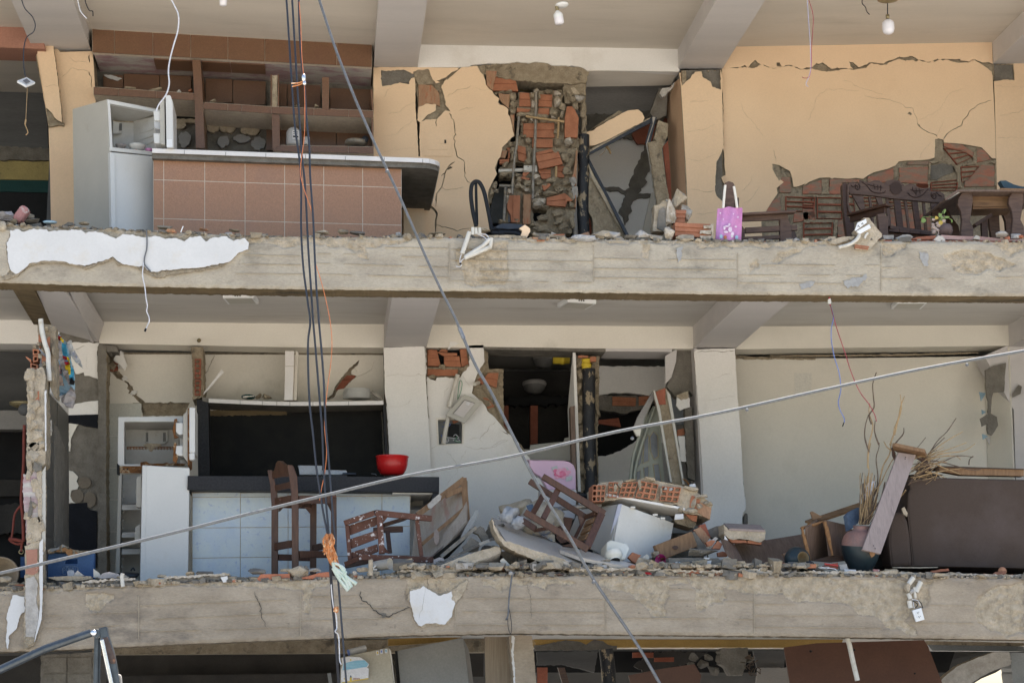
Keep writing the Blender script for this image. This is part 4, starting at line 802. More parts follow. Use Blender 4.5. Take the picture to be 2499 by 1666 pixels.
# charcoal tiled side wall running into the room
TW=thing('tiled_side_wall','charcoal tiled side wall running back from the hanging wall edge','tiled wall',(113,1450,.2));tc=child(TW)
def sidepl(a,off=0,mt='char_tile',name='tile',t=.02):
    # a: four (px, py, depth)
    mb=MB().plate([(p[0]+off,p[1],p[2]) for p in a],t);return tc(mb,name,mt)
sidepl([(112,975,.3),(170,1110,1.9),(170,1500,1.9),(112,1500,.3)],-1.5,'mg','backing',.05)
sidepl([(112,850,.3),(118,860,.4),(166,990,1.9),(170,1012,1.9),(112,945,.3)],-1.5,'ww','plaster_face',.05)
def sx(f):return 113+54*f
def sd_(f):return .3+1.6*f
grid_f=[0,.5,1.0]
ylines=[((0,950),(1,1012)),((0,1066),(1,1114)),((0,1185),(1,1228)),((0,1306),(1,1340)),((0,1425),(1,1450))]
for r in range(4):
    for c_ in range(2):
        f0,f1=grid_f[c_],grid_f[c_+1]
        yl=lambda k,f:ylines[k][0][1]+(ylines[k][1][1]-ylines[k][0][1])*f
        sidepl([(sx(f0)+.3,yl(r,f0)+1.2,sd_(f0)),(sx(f1)-.3,yl(r,f1)+1.2,sd_(f1)),(sx(f1)-.3,yl(r+1,f1)-1.2,sd_(f1)),(sx(f0)+.3,yl(r+1,f0)-1.2,sd_(f0))])
mb=MB().plate(Y(.62,'I',570,1225,585,1225,585,1395,570,1395),.03,away=False);mb.plate(Y(.6,'I',565,1325,590,1325,590,1350,565,1350),.04,away=False);tc(mb,'towel_hook','pvc')
# wall between column and shaft, middle storey
h=[]
C('j',1600,400,1610,600,1620,900,1630,1150,1640,1300,w=3.2,s=1,amp=1.2)
C('j',1590,780,1565,765,w=.9,s=2)
C('j',1640,1080,1700,1050,w=.8,s=3);C('j',1950,1050,2050,1080,2140,1070,2200,1060,2334,995,w=1,s=4);C('j',2080,990,2150,920,2170,870,2225,830,w=1.1,s=5);C('j',1990,1000,2020,980,2070,975,2110,1020,w=.7,s=6)
C('j',1790,1090,1830,1150,1870,1200,1885,1280,1800,1370,1795,1410,w=.8,s=7);C('j',1970,1080,1920,1160,1885,1200,w=.7,s=8);C('j',1760,620,1770,560,1810,520,w=.7,s=9);C('j',1930,430,1960,480,2000,530,w=.9,s=10)
C('k',0,1060,80,1000,160,990,w=.9,s=11)
boxh=Z('j',1690,800,1920,800,1945,840,1940,1030,1705,1045)
wm=P(1038,850)+Z('j',2115,150,2125,300,2090,350,2050,430,2020,540,2010,580,2080,640,2130,690,2150,740,2220,800,2300,900,2334,950)+Z('k',60,900,160,945,240,1020,250,1060,340,1160)+Z('F',490,70,480,120,520,180,570,230,620,240,650,300,700,340,760,400,760,1000)+P(1345,1480,1040,1480)
brk=Z('j',1603,170,1960,150,1995,180,1990,340,1930,400,1910,440,1700,440,1690,470,1640,455,1610,430)
WM=wall(wm,3.0,.025,'ww',label='cracked white wall with an open fuse box recess',amp=.6,side='mp',holes=h+[boxh,rag(brk,1.5,5,3)])
core=rag(P(1036,848,1185,848,1192,875,1185,900,1165,930,1195,980,1225,1035,1250,1060,1275,1090,1300,1130,1345,1200,1345,1480,1036,1480),1.2,6,4)
build(MB().prism(core,3.06,.1,holes=[Z('j',1700,810,1935,810,1935,1025,1710,1035),Z('j',1610,180,1960,180,1985,345,1615,350)]),'masonry_core','mt',WM)
build(MB().prism(P(1036,845,1160,845,1160,930,1036,930),3.15,.05),'masonry_core','br',WM)
for i,(k,a,n) in enumerate([('j',(1615,200,1700,195,1735,340,1620,335),2),('j',(1765,255,1900,250,1915,345,1765,340),2),('j',(1620,365,1890,370,1880,425,1615,425),1),('j',(1905,190,1960,185,1985,330,1920,345),2)]):ribbed(WM,Z(k,*a),3.04,n)
for q in ((1620,195,1660,190,1710,240,1630,240),(1700,215,1880,225,1880,245,1760,250),(1740,190,1800,200,1790,215,1720,210)):flat(WM,Z('j',*q),3.03,'brick')
for a in [(1860,150,230,60),(1700,160,190,50),(1640,440,90,40),(1950,360,110,70),(1930,410,90,50),(1745,350,60,60),(1890,440,50,40)]:lump('j',*a,d=3.03,parent=WM,dd=.03)
flat(WM,Z('j',1815,120,1900,130,1800,190),2.985,'ww',t=.015)
# fuse box recess
FB=thing('fuse_box','open fuse box recess with loose wires in the white wall','fuse box',(1100,1085,3.0));f_=child(FB)
f_(MB().prism(boxh,2.99,.09,holes=[Z('j',1708,815,1915,815,1928,845,1925,1025,1718,1035)]),'frame','cw')
f_(MB().prism(boxh,3.11,.01),'back_plate','duct_grey')
f_(MB().prism(Z('j',1810,850,1900,860,1900,970,1800,960),3.06,.04),'breaker_block','slot')
for i in range(9):
    rr=random.Random(i);x0,y0=rr.uniform(1760,1900),rr.uniform(850,1000)
    f_(MB().tube([(*Z('j',x0+rr.uniform(-50,50)*j*.5,y0+rr.uniform(-30,50)*j*.5)[0],3.03+rr.uniform(-.02,.02)) for j in range(4)],.004,seg=5),'wire',['wire_green','wire_blue','wire_white'][i%3])
mb=MB();flat(FB,Z('j',1820,800,1860,800,1895,830,1850,850),3.07,'brick')
# column middle left (between kitchen and fuse wall)
CM=wall(rag(Z('j',1225,175,1590,163,1600,430,1630,900,1650,1310,1720,1568)+P(1052,1480,952,1480)+Z('j',1275,1120,1265,900,1250,650,1240,600,1230,300),.6,8,5),2.94,.03,'ww',name='white_column',side='mp',label='white column right of the middle kitchen shelves',holes=[crack(Z('j',1245,430,1350,410,1450,425,1590,415),.9,.8,seed=3),crack(Z('j',1270,700,1350,700,1420,680,1480,630),.6,.6,seed=4)])
build(MB().prism(P(938,850,1034,848,1048,1480,948,1480),2.975,.35),'concrete_core','mg',CM)
# right white column
CN=wall(rag(Z('k',1800,215,1830,190,2165,182,2175,400,2195,700,2220,1000,2235,1300,2260,1568)+Z('G',1735,200,1780,570,1780,640,1740,680,1735,820)+P(1812,1480,1740,1480,1716,1230)+Z('k',1880,1400,1850,900,1830,600,1815,400),.6,9,5),2.94,.03,'ww',name='white_column',side='mt',label='white column left of the sage coloured wall',holes=[crack(Z('k',1830,215,1900,210,1980,205,2050,215,2165,200),1.4,1.1,seed=3),crack(Z('k',1910,520,1960,450,2050,420,2130,405),.6,.6,seed=4),crack(Z('k',1900,650,2050,620,2170,605),.6,.6,seed=5)])
build(MB().prism(P(1694,856,1790,850,1825,1480,1722,1480),2.975,.35),'concrete_core','mg',CN)
build(MB().plate([(1693,850,2.95),(1725,1480,2.95),(1700,1480,3.4),(1672,850,3.4)],.03),'reveal','beam_paint',CN)
lump('G',1770,760,70,150,mt='mg',d=2.97,parent=CN)
# sage wall of the right room
SW=wall(P(1785,868,1830,872,2050,874,2300,871,2415,868,2440,1480,1790,1480),3.335,.05,'sage_wall',label='long sage grey wall behind the sofa',amp=.3,side='mt')
mb=MB().prism(rag(Z('l',240,225,700,220,1380,213,1980,200,1980,207,1380,228,900,232,400,236),1,8,3),3.18,.02);mb.v=[Vector((v.x,v.y,v.z)) for v in mb.v];build(mb,'exposed_strip','mt',SW)
build(MB().prism(rag(P(1784,866,1830,870,1920,872,1990,873,1990,878,1900,876,1830,877,1786,874),1.2,6,4),3.325,.015),'exposed_strip','mt',SW)
build(MB().prism(Z('l',465,370,610,370,605,560,470,560),3.332,.004),'faded_patch',mat('sage_faded',(.665,.635,.565),(.64,.61,.54),sc=2).name,SW)
# right hand column with peeled corner
CQ=wall(P(2402,868,2470,838,2600,842,2600,1480,2492,1480,2480,1200,2474,1000),3.0,.3,'beam_paint',name='pale_column',side='beam_paint',label='pale column at the right edge with torn render')
build(MB().plate([(2404,870,3.33),(2464,845,3.0),(2490,1480,3.0),(2428,1480,3.33)],.02,away=False),'reveal','sage_wall',CQ)
for (k,d,*a) in (('l',2.96,2035,345,2100,310,2205,285,2200,350,2190,520,2100,530,2090,570,2080,700,2130,730,2140,800,2090,880,2060,870,2050,830,2060,600,2045,560),):build(MB().plate(Y(d,k,*a),.03,jit=.3),'bare_patch','mg',CQ)
for (k,d,mt,*a) in (('l',2.95,'mg',1990,745,2060,700,2065,780,2005,810),('l',3.1,'cs',1985,525,2040,535,2000,600),('l',3.1,'cs',2005,670,2040,690,2010,710),('l',3.1,'cs',2010,870,2060,890,2015,915),('l',2.95,'mg',2260,540,2310,465,2335,480,2325,540,2260,570),('l',2.95,'fg',2035,900,2075,895,2070,960)):build(MB().plate(Y(d,k,*a),.012,jit=.2),'loose_plaster',mt,CQ)
# ---- behind the middle doorway
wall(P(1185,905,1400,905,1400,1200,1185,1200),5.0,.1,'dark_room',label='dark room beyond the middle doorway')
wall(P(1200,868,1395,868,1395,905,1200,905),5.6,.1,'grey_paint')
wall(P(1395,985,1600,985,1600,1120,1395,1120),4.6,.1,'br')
GW=wall(rag(Z('k',950,340,1545,340,1550,560,1400,600,1340,590,1180,575,1080,575,1000,590,950,600),1.2,6,4),3.9,.1,'grey_paint' if 0 else 'ww',label='white wall stub with bricks showing under it',holes=[crack(Z('k',980,350,1100,345,1190,360,1230,348,1400,348,1530,358),1.2,1,seed=3)])
build(MB().prism(rag(Z('k',950,600,1400,600,1390,700,1200,760,950,730),2,6,4),3.93,.1),'mortar_bed','mg',GW)
for a in ((1075,610,1285,620,1280,695,1075,690),(1310,610,1400,605,1390,680,1310,690),(950,820,1130,800,1150,880,950,850)):ribbed(GW,Z('k',*a),3.9,2,'bd' if a[0]==950 else 'brick')
LWm=wall(rag(Z('k',950,1140,1010,1140,1080,1120,1200,1060,1300,990,1450,960,1600,940,1600,1600,950,1600),1.2,6,4),3.9,.1,'ww',label='broken white wall behind the painted door')
wall(Z('k',270,1080,340,1080,345,1040,540,1020,640,1010,650,980,710,965,715,1180,270,1180),3.5,.03,'es',name='corrugated_panel')
wall(Z('k',345,690,410,690,410,1030,345,1030),4.3,.1,'bd',name='brick_pier')
wall(Z('k',100,690,150,690,150,930,100,930),4.3,.1,'bd',name='brick_pier')
wall(Z('k',150,610,680,600,690,680,110,690),4.6,.1,'br',amp=3)
build(MB().box((U(1030,900,3).x,3.36,zm),(U(1030,900,3).x+.1,6.5,zf-.1)),'partition','mg',B)
build(MB().box((U(1720,900,3).x,3.35,zm),(U(1720,900,3).x+.1,6.5,zf-.1)),'partition','ww',B)
# shaft brick remains, middle storey
SM=thing('brick_shaft','narrow mud-plastered shaft holding a black pipe with a yellow collar','brick shaft',(1430,1250,3.1));g_=child(SM)
g_(MB().prism(rag(Z('k',740,240,960,250,955,500,950,800,940,1000)+P(1462,1250,1410,1250)+Z('k',770,1500,760,1000,750,700),1.2,5,4),3.12,.16),'mortar_bed','mt')
g_(MB().plate([(1389,860,3.0),(1403,866,3.0),(1405,1010,3.02),(1410,1250,3.05),(1395,1250,3.3),(1391,1000,3.3)],.03),'plaster_face','ww')
g_(MB().prism(Z('k',700,700,740,690,755,1560,715,1300),2.98,.12),'door_jamb','laminate')
for (x,y,w_,h_) in ((780,300,60,120),(790,420,90,130),(780,540,100,120),(790,660,90,130),(780,800,80,120),(800,950,100,120),(790,1100,90,150),(800,1250,110,150),(800,1400,100,150),(900,300,50,120),(930,500,40,150),(930,700,40,200),(790,900,70,90)):lump('k',x,y,w_,h_,parent=SM,d=3.09,dd=.05)
flat(SM,Z('k',770,245,860,245,860,265,770,265),3.0,'brick');flat(SM,Z('k',870,260,930,255,930,300,880,300),3.0,'brick')
build(MB().tube([(1437,900,3.04),(1437,1000,3.04),(1440,1120,3.04),(1446,1250,3.04)],.066,seg=16),'soil_pipe','pipe_black',None,label='black soil pipe with a yellow collar on top, middle storey',cat='pipe');PM=bpy.data.objects['soil_pipe.001']
mb=MB();zz=U(1431,900,3.04);mb.lathe(zz,(0,0,1),[(.046,0),(.046,.03),(.052,.03),(.052,.05),(.044,.05),(.044,.085),(.05,.085),(.05,.10),(.038,.10),(0,.10)],18);build(mb,'collar','pvc_yellow',PM)
mb=MB();a_=U(1350,874,3.6);mb.lathe(a_,(1,0,0),[(0,0),(.06,0),(.06,.08),(.066,.08),(.066,.12),(.055,.12),(.055,.17),(0,.17)],18);build(mb,'pipe_collar','pvc_yellow',None,label='yellow pipe fitting lying under the ceiling of the middle doorway',cat='pipe fitting')
mb=MB().prism(rag(Z('k',0,160,300,158,600,165,800,170,1000,175,1040,175,1000,215,960,245,740,245,600,225,200,210,0,205)+P(1183,852),1,5,4),2.995,.02);mb2=MB()
mb2.plate([(1180,846,3.0),(1478,850,3.0),(1465,868,3.33),(1180,860,3.33)],.03,away=False);build(mb2,'rough_lintel','mg',B)
mb2=MB();mb2.plate([(1478,850,3.0),(1640,851,3.0),(1625,869,3.34),(1465,868,3.34)],.03,away=False);build(mb2,'soffit_panel','beam_paint',B)
# brick stub at the left of that doorway
SB=wall(rag(P(1175,848,1190,848,1192,900,1228,900,1230,1060,1190,1000,1165,930,1180,890),1.2,5,4),3.12,.12,'mt',name='brick_stub')
for a in ((2155,400,2250,400,2230,530,2100,480),(2060,440,2110,430,2110,500,2060,480),(2090,560,2130,600,2215,700,2150,720)):ribbed(SB,Z('j',*a),3.06,2)
build(MB().tube([(1168,933,3.0),(1158,937,2.9)],.02),'pipe_stub','pvc',SB)
# right jamb of middle doorway, broken
JB=wall(rag(Z('k',1645,180,1800,180,1810,220,1815,400,1790,600,1760,560,1700,600,1640,620,1560,520,1590,420,1620,300),1.2,6,5),3.1,.12,'mg',name='broken_jamb')
wall(Z('k',1545,250,1648,185,1640,300,1600,440,1545,500),3.05,.03,'beam_paint',name='loose_plaster',parent=JB)
wall(rag(Z('k',1650,610,1760,620,1765,700,1680,735,1640,690),1,5,3),3.02,.03,'ww',name='plaster_scrap',parent=JB)
wall(rag(Z('k',1640,600,1750,560,1755,620,1690,640),1,5,3),3.0,.02,'mp',name='plaster_scrap',parent=JB)
wall(rag(Z('k',1715,710,1780,705,1800,1000,1810,1360,1745,1330,1735,1150,1720,900),1,6,3),3.06,.08,'mg',name='broken_core',parent=JB)
ribbed(JB,Z('k',1655,905,1720,890,1720,950,1650,960),3.1,2)
wall(rag(Z('k',1660,960,1720,960,1735,1190,1680,1180),1,6,3),3.08,.03,'ww',name='plaster_scrap',parent=JB)
wall(Z('k',1600,600,1700,480,1710,860,1640,860,1600,750),3.6,.03,mat('sky_grey_paint',(.30,.32,.34),(.26,.28,.30),sc=2).name)
wall(P(1600,1080,1720,1080,1730,1300,1600,1300),3.5,.04,'grey_paint')
# ---- middle left room
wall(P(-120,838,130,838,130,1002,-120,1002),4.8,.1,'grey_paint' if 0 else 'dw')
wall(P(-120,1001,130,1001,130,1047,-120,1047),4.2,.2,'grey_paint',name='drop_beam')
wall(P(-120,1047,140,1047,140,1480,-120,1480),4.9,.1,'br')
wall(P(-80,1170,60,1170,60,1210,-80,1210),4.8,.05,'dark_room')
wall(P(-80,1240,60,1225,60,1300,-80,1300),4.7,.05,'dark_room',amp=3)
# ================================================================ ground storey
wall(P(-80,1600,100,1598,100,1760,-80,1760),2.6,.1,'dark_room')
GC=wall(rag(P(100,1598,228,1590,232,1780,98,1780),1,8,2),.9,.35,'mg',name='ground_column',label='grey block column at the lower left')
for r in range(3):
    for c_ in range(2):mb=MB();x0=104+c_*62;y0=1604+r*40;mb.prism(rag(P(x0,y0,x0+57,y0-1,x0+57,y0+35,x0,y0+36),.6,7,r*3+c_),.885,.03);build(mb,'block','mg',GC)
cross_b=lambda x0,x1,y,mt:wall(P(x0,y-20,x1,y-20,x1,y,x0,y),3.0,.3,mt,name='drop_beam')
wall(P(225,1568,1240,1555,1240,1590,225,1596),2.6,.35,'mt',name='drop_beam',label='stained drop beam of the ground storey')
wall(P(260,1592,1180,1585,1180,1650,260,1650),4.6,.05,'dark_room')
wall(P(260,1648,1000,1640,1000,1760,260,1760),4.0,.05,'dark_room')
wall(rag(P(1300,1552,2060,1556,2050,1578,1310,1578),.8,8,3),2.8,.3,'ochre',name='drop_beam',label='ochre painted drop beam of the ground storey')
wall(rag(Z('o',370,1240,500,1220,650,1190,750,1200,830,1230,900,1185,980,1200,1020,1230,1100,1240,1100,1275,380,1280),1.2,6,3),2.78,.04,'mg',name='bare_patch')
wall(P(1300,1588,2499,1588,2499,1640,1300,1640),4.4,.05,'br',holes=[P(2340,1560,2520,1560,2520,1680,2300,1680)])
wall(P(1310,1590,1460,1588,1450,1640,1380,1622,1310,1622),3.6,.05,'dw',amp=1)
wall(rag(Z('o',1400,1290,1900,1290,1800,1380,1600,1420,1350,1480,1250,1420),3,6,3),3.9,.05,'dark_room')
for a in ((1240,1300,1330,1295,1330,1340,1240,1345),(1340,1300,1420,1300,1420,1345,1340,1345),(1430,1345,1600,1340,1600,1380,1430,1380)):ribbed(B,Z('o',*a),3.7,2,'bd')
GP=wall(rag(Z('o',150,1160,180,1145,350,1150,370,1300,385,1500,400,1700,200,1700,180,1400,160,1300),1,6,3),.5,.3,'concrete_low',name='ground_column',label='slim bare concrete column with a strip of white paint at bottom centre')
build(MB().prism(rag(Z('o',175,1150,205,1170,200,1200,190,1290,200,1400,210,1568,205,1600,195,1600,185,1420,175,1300,180,1240),1.4,4,3),.49,.02),'paint_strip','wp',GP)
wall(P(1183,1553,1241,1553,1252,1780,1188,1780),.75,.05,'plywood',name='wood_board',parent=GP)
LG=wall(rag(Z('o',2000,1290,2030,1260,2250,1260,2250,1340,2200,1500,2100,1500,2060,1430,2010,1400),2,5,3),2.2,.2,'mg',name='broken_column_head')
for (x,y,r_) in ((1780,1340,60),(1850,1400,70),(1900,1340,50),(1940,1460,70),(1760,1420,60),(2270,1360,50)):lump('o',x,y,r_*1.6,r_*1.2,mt='mg',d=2.3,parent=LG)
wall(Z('p',1560,1120,2352,1135,2352,1160,1560,1150),2.6,.2,'mt',name='drop_beam')
wall(Z('p',1560,1150,2352,1165,2352,1205,1600,1200),2.7,.2,'duct_grey',name='drop_beam')
wall(P(2465,1592,2560,1592,2560,1780,2485,1780,2478,1700,2472,1660),2.2,.3,'duct_grey',name='ground_column',amp=1)
wall(rag(Z('p',130,1200,400,1200,380,1340,160,1340),1,6,3),3.6,.05,'dw')
wall(rag(Z('p',170,1340,420,1340,480,1600,130,1600),1,6,3),3.4,.05,'grey_paint')
wall(Z('p',1600,1290,2130,1205,2240,1210,2240,1280,1850,1480,1600,1600),5.6,.05,'dw')
# diagonal plaster slab in front of the sky gap
build(MB().plate(Y(2.2,'p',1680,1430,1800,1330,1960,1260,2120,1210,2230,1212,2250,1260,2250,1310,2200,1330,2110,1360,1990,1420,1900,1480,1820,1600,1600,1600),.12,jit=.25,mside=1),'fallen_slab',['fg','mt'],None,label='pale plaster slab fallen at a slant in the lower right corner',cat='fallen slab')
build(MB().tube([(1478,1583,2.4),(1485,1640,2.4),(1492,1760,2.4)],.07,seg=14),'soil_pipe','pipe_black',None,label='black soil pipe in the dark ground storey, bottom centre',cat='pipe')
# ================================================================ upper kitchen: tiled shelf unit
D0=2.72
SU=thing('tiled_shelves','brown tiled masonry shelf unit across the upper kitchen wall','shelf unit',(560,560,3));c=child(SU)
yt=lambda x:70.5+(x-225)*.0560
yb=lambda x:129+(x-225)*.0525
xs=[225,279,373,465,556,646,735,822,908]
c(MB().prism([(225,yt(225)),(908,yt(908)),(908,yb(908)),(225,yb(225))],D0+.012,.06),'backing','grout')
for a_,e_ in zip(xs,xs[1:]):
    c(MB().prism([(a_+.7,yt(a_)+1.5),(e_-.7,yt(e_)+1.5),(e_-.7,yb(e_)-1),(a_+.7,yb(a_)-1)],D0,.012),'tile','tb')
# underside of the top box: bare painted patches and tiles
def under(p4,t,mt,name,z=0):c(MB().plate(p4,t,away=False,jit=.0),name,mt)
und=MB();und.plate([(228,129.3,D0+.07),(908,165,D0+.07),(908,165+15,3.34),(228,129.3+15,3.34)],.01);
w0,w1=U(228,129,D0+.06),U(908,165,D0+.06)
def soff(x0,x1,y0,y1,mt,name,lift=.0,jit=0,th=.012):
    "piece of the underside between px x0..x1 (measured at the front) and depths y0..y1"
    q=[]
    for x,d in ((x0,y0),(x1,y0),(x1,y1),(x0,y1)):
        p=U(x,yb(x),D0+.012);q.append(Vector((p.x,d,p.z-lift)))
    c(MB().plate(q,th,away=True,jit=jit),name,mt)
soff(228,908,D0+.075,3.35,'purple_paint','underside',0,th=.05)
soff(374,466,D0+.075,3.12,'tb','tile',.014);soff(491,560,D0+.075,3.1,'tb','tile',.014);soff(562,646,D0+.075,3.1,'tb','tile',.014)
# shelves: front strip, top board running back to the wall, dark underside
def strip(pts,d,t,mt='tb',name='shelf',seams=()):
    o=c(MB().prism(pts,d,t),name,mt)
def shelf(x0,y0,x1,y1,h0,h1,seams):
    o=c(MB().prism([(x0,y0),(x1,y1),(x1,y1+h1),(x0,y0+h0)],D0+.012,.58),'shelf','grout')
    ss=[x0]+seams+[x1]
    for a_,e_ in zip(ss,ss[1:]):
        f=lambda x:(x-x0)/(x1-x0);
        build(MB().prism([(a_+.5,y0+(y1-y0)*f(a_)+.6),(e_-.5,y0+(y1-y0)*f(e_)+.6),(e_-.5,y0+h0+(y1+h1-y0-h0)*f(e_)-.4),(a_+.5,y0+h0+(y1+h1-y0-h0)*f(a_)-.4)],D0,.012),'tile','tb',o)
shelf(228,212,474,228,19,17.5,[289,381]);shelf(496,249.5,662,260,17,17.5,[556,590]);shelf(662,260,911,270,17.5,18,[766,851])
shelf(667,354,912,358,15,17,[760,850])
for (pl,mt,nm) in ((P(469,146,489,147,494,228,500,362,478,361,474,228),'tb','upright'),(P(663,279,682,281,683,354,665,366),'tb','upright'),(P(786,189,803,189,803,267,786,266),'tb','upright')):
    c(MB().prism(pl,D0-.006,.6),nm,mt)
c(MB().prism(rag(P(664,184,677,184,677,261,664,260),.8,4,2),D0+.02,.5),'upright','mp',label='upright stripped of its tiles')
for q in (P(660.5,181,663,181,663,259,660.5,259),P(678.5,181,681,181,680.5,260,678,260),P(904,218,909,218,912,268,908,268),P(906,290,911,290,912,356,909,356)):c(MB().prism(q,D0+.005,.5),'tile_edge','tb')
# back tiles inside the shelves
for (x0,y0,x1,y1) in ((252,182,300,215),(302,180,389,222),(391,183,466,228),(502,192,567,250),(569,196,648,256),(684,205,700,262),(702,206,782,264),(806,215,905,272),(570,280,650,300),(686,300,740,356),(742,306,820,358),(822,312,905,360),(650,302,664,366)):
    c(MB().prism([(x0,y0),(x1,y0+(x1-x0)*.04),(x1,y1),(x0,y1)],3.30,.05),'tile','tb')
c(MB().prism(P(228,246,662,288,662,299,228,292),3.31,.04),'black_band','black_tile')  # near-black band across the back wall below the left shelves
c(MB().prism(rag(P(228,292,470,290,662,299,662,308,470,300,228,300),1,5,4),3.30,.04),'mortar_bed','mp')
for (x,y,rx,ry) in ((545,346,15,14),(590,338,22,10),(630,350,18,18),(450,340,16,20),(520,310,16,14),(555,312,20,12),(440,305,14,10),(610,318,24,12)):
    c(MB().prism(rag([(x+rx*math.cos(a/9*6.283),y+ry*math.sin(a/9*6.283)) for a in range(9)],4,5,int(x)),3.30-.004*(int(x)%3),.05),'plaster_lump','mp' if y<330 else 'grey_paint')
c(MB().prism(rag(P(253,183,270,183,298,192,286,197,262,190),.8,3,2),3.285,.02),'loose_plaster','wp')
for i,(x,y,w_,h_,mt) in enumerate(((318,216,34,5,'mp'),(380,220,40,5,'mp'),(520,248,18,6,'mp'),(465,222,12,10,'brick'),(715,262,40,5,'mp'),(772,260,16,7,'mp'))):
    mb=MB();p=U(x,y,2.85);mb.rock(p,(w_*.002,.04,h_*.002),i,1);build(mb,'plaster_fragment',mt,None,label=['flat plaster fragment on the left shelf, nearer the pillar','flat plaster fragment on the left shelf, nearer the upright','pale fragment on the middle shelf right of the upright','orange brick chip in the corner of the left shelf','plaster fragment on the right shelf behind the cables','small plaster bit beside the short right upright'][i],cat='plaster fragment')
mb=MB();p=U(437,226,2.85);mb.lathe(p,(0,0,1),[(0,0),(.022,0),(.024,.012),(.012,.02),(.01,.028),(0,.028)],14);build(mb,'jar_lid','plate_white',None,label='small white lid on the left upper shelf',cat='lid')
mb=MB();p=U(715,352,2.85);mb.lathe(p-Vector((0,0,.01)),(0,0,1),[(0,0),(.068,.0),(.072,.02),(.072,.13),(.05,.17),(.03,.18),(0,.18)],20);J=build(mb,'food_jar','clear_plastic',None,label='clear plastic jar with a printed label on the lower right shelf',cat='jar')
mb=MB().prism(P(713,318,730,319,731,341,714,340),2.765,.004);mb.prism(P(715,321,728,322,728,323.5,715,322.5),2.762,.002,mi=1);mb.prism(P(715,326,728,327,728,328,715,327),2.762,.002,mi=1);mb.prism(P(715,331,728,332,728,336,715,335),2.762,.002,mi=1);build(mb,'label',['paper','slot'],J)
mb=MB();p=U(748,352,2.85);mb.lathe(p-Vector((0,0,.005)),(0,0,1),[(0,0),(.03,.0),(.034,.02),(.034,.075),(0,.075)],16);build(mb,'tumbler','clear_plastic',None,label='small clear tumbler beside the plastic jar',cat='tumbler')
mb=MB();p=U(868,354,2.85);mb.lathe(p-Vector((0,0,0)),(0,0,1),[(0,0),(.10,0),(.115,.02),(.105,.045),(.06,.055),(0,.055)],22);PO=build(mb,'dark_pot','steel_dirty',None,label='low tarnished pot on the lower right shelf',cat='pot')
mb=MB();p=U(891,341,2.82);mb.lathe(p,(.1,-1,.2),[(0,0),(.034,0),(.036,.02),(0,.022)],20);build(mb,'lid','metal_black',PO)
# ---- counter
CO=thing('tiled_counter','long kitchen bar with pink-brown tiled front and white tiled edge, upper storey','kitchen counter',(700,600,1.6));c=child(CO)
cx=[374,399.5,499.6,598,694.6,790,885,980]
L1=lambda x:388+(x-374)*.0260;L2=lambda x:438.5+(x-374)*.0325;L3=lambda x:533+(x-374)*.0275
c(MB().prism([(374,L1(374)-8),(980,L1(980)-6),(980,640),(374,640)],1.4505,.12),'masonry_core','grout')
for a_,e_ in zip(cx,cx[1:]):
    for y0,y1 in ((L1,L2),(L2,L3),(L3,lambda x:L3(x)+96)):
        c(MB().prism([(a_+.9,y0(a_)+.9),(e_-.9,y0(e_)+.9),(e_-.9,y1(e_)-.9),(a_+.9,y1(a_)-.9)],1.448,.014),'tile','tile_pink')
zt_=U(700,374,1.36).z
# worktop: slab following the front line, rounded right end
top=[(371,362.5),(640,371),(940,381),(1032,386.5),(1056,390),(1070,396),(1075,402)]
w_f=[U(x,y,1.36) for x,y in top[:4]]
def wt(off,th,mt,name,inset):
    P0,P1=U(371,362.5,1.36),U(1032,386.5,1.36);t=(P1-P0)
    pts=[P0+Vector((0,inset,0)),P1+Vector((0,inset,0))]
    for a in range(1,7):
        an=a/6*math.pi/2;pts.append(P1+Vector((.17*math.sin(an)-inset*math.sin(an)*.6,.17*(1-math.cos(an))+inset*math.cos(an),0)))
    pts+=[P1+Vector((.17-inset,1.6,0)),P0+Vector((0,1.6,0))]
    for p in pts:p.z=P0.z+(p.x-P0.x)*(P1.z-P0.z)/(P1.x-P0.x)+off
    mb=MB();n=len(pts);mb.add(pts+[p-Vector((0,0,th)) for p in pts],[tuple(range(n)),tuple(range(n,2*n))[::-1]]+[(i,n+i,n+(i+1)%n,(i+1)%n) for i in range(n)]);return c(mb,name,mt),pts
_,ptop=wt(-.004,.085,'mg','worktop_slab',.02)
o_,_=wt(.002,.006,'tile_white','worktop_tiles',.002)
P0,P1=U(371,362.5,1.36),U(1032,386.5,1.36)
zz=lambda x:P0.z+(x-P0.x)*(P1.z-P0.z)/(P1.x-P0.x)-.004
ex=[371,450,551,649,746,843,938,1032]
def edge_tile(pa,pb,h_=.040):
    mb=MB();n=Vector((pb.y-pa.y,-(pb.x-pa.x),0)).normalized()
    q=[pa,pb,pb-Vector((0,0,h_)),pa-Vector((0,0,h_))];mb.add(q+[v-n*.012 for v in q],[(0,3,2,1),(4,5,6,7),(0,1,5,4),(1,2,6,5),(2,3,7,6),(3,0,4,7)]);c(mb,'edge_tile','tile_white')
for a_,e_ in zip(ex,ex[1:]):
    pa,pb=U(a_+.6,362.5,1.35),U(e_-.6,362.5,1.35);pa.z=zz(pa.x);pb.z=zz(pb.x);edge_tile(pa,pb)
pv=P1.copy();pv.y=1.35
for a in range(1,5):
    an=a/4*math.pi/2;p=P1+Vector((.17*math.sin(an),.17*(1-math.cos(an))-.01,0));pa,pb=pv.copy(),p.copy();pa.z=zz(pa.x);pb.z=zz(pb.x);dlt=(pb-pa)*.03;edge_tile(pa+dlt,pb-dlt);pv=p
edge_tile(Vector((pv.x,pv.y,zz(pv.x))),Vector((pv.x,2.9,zz(pv.x))))
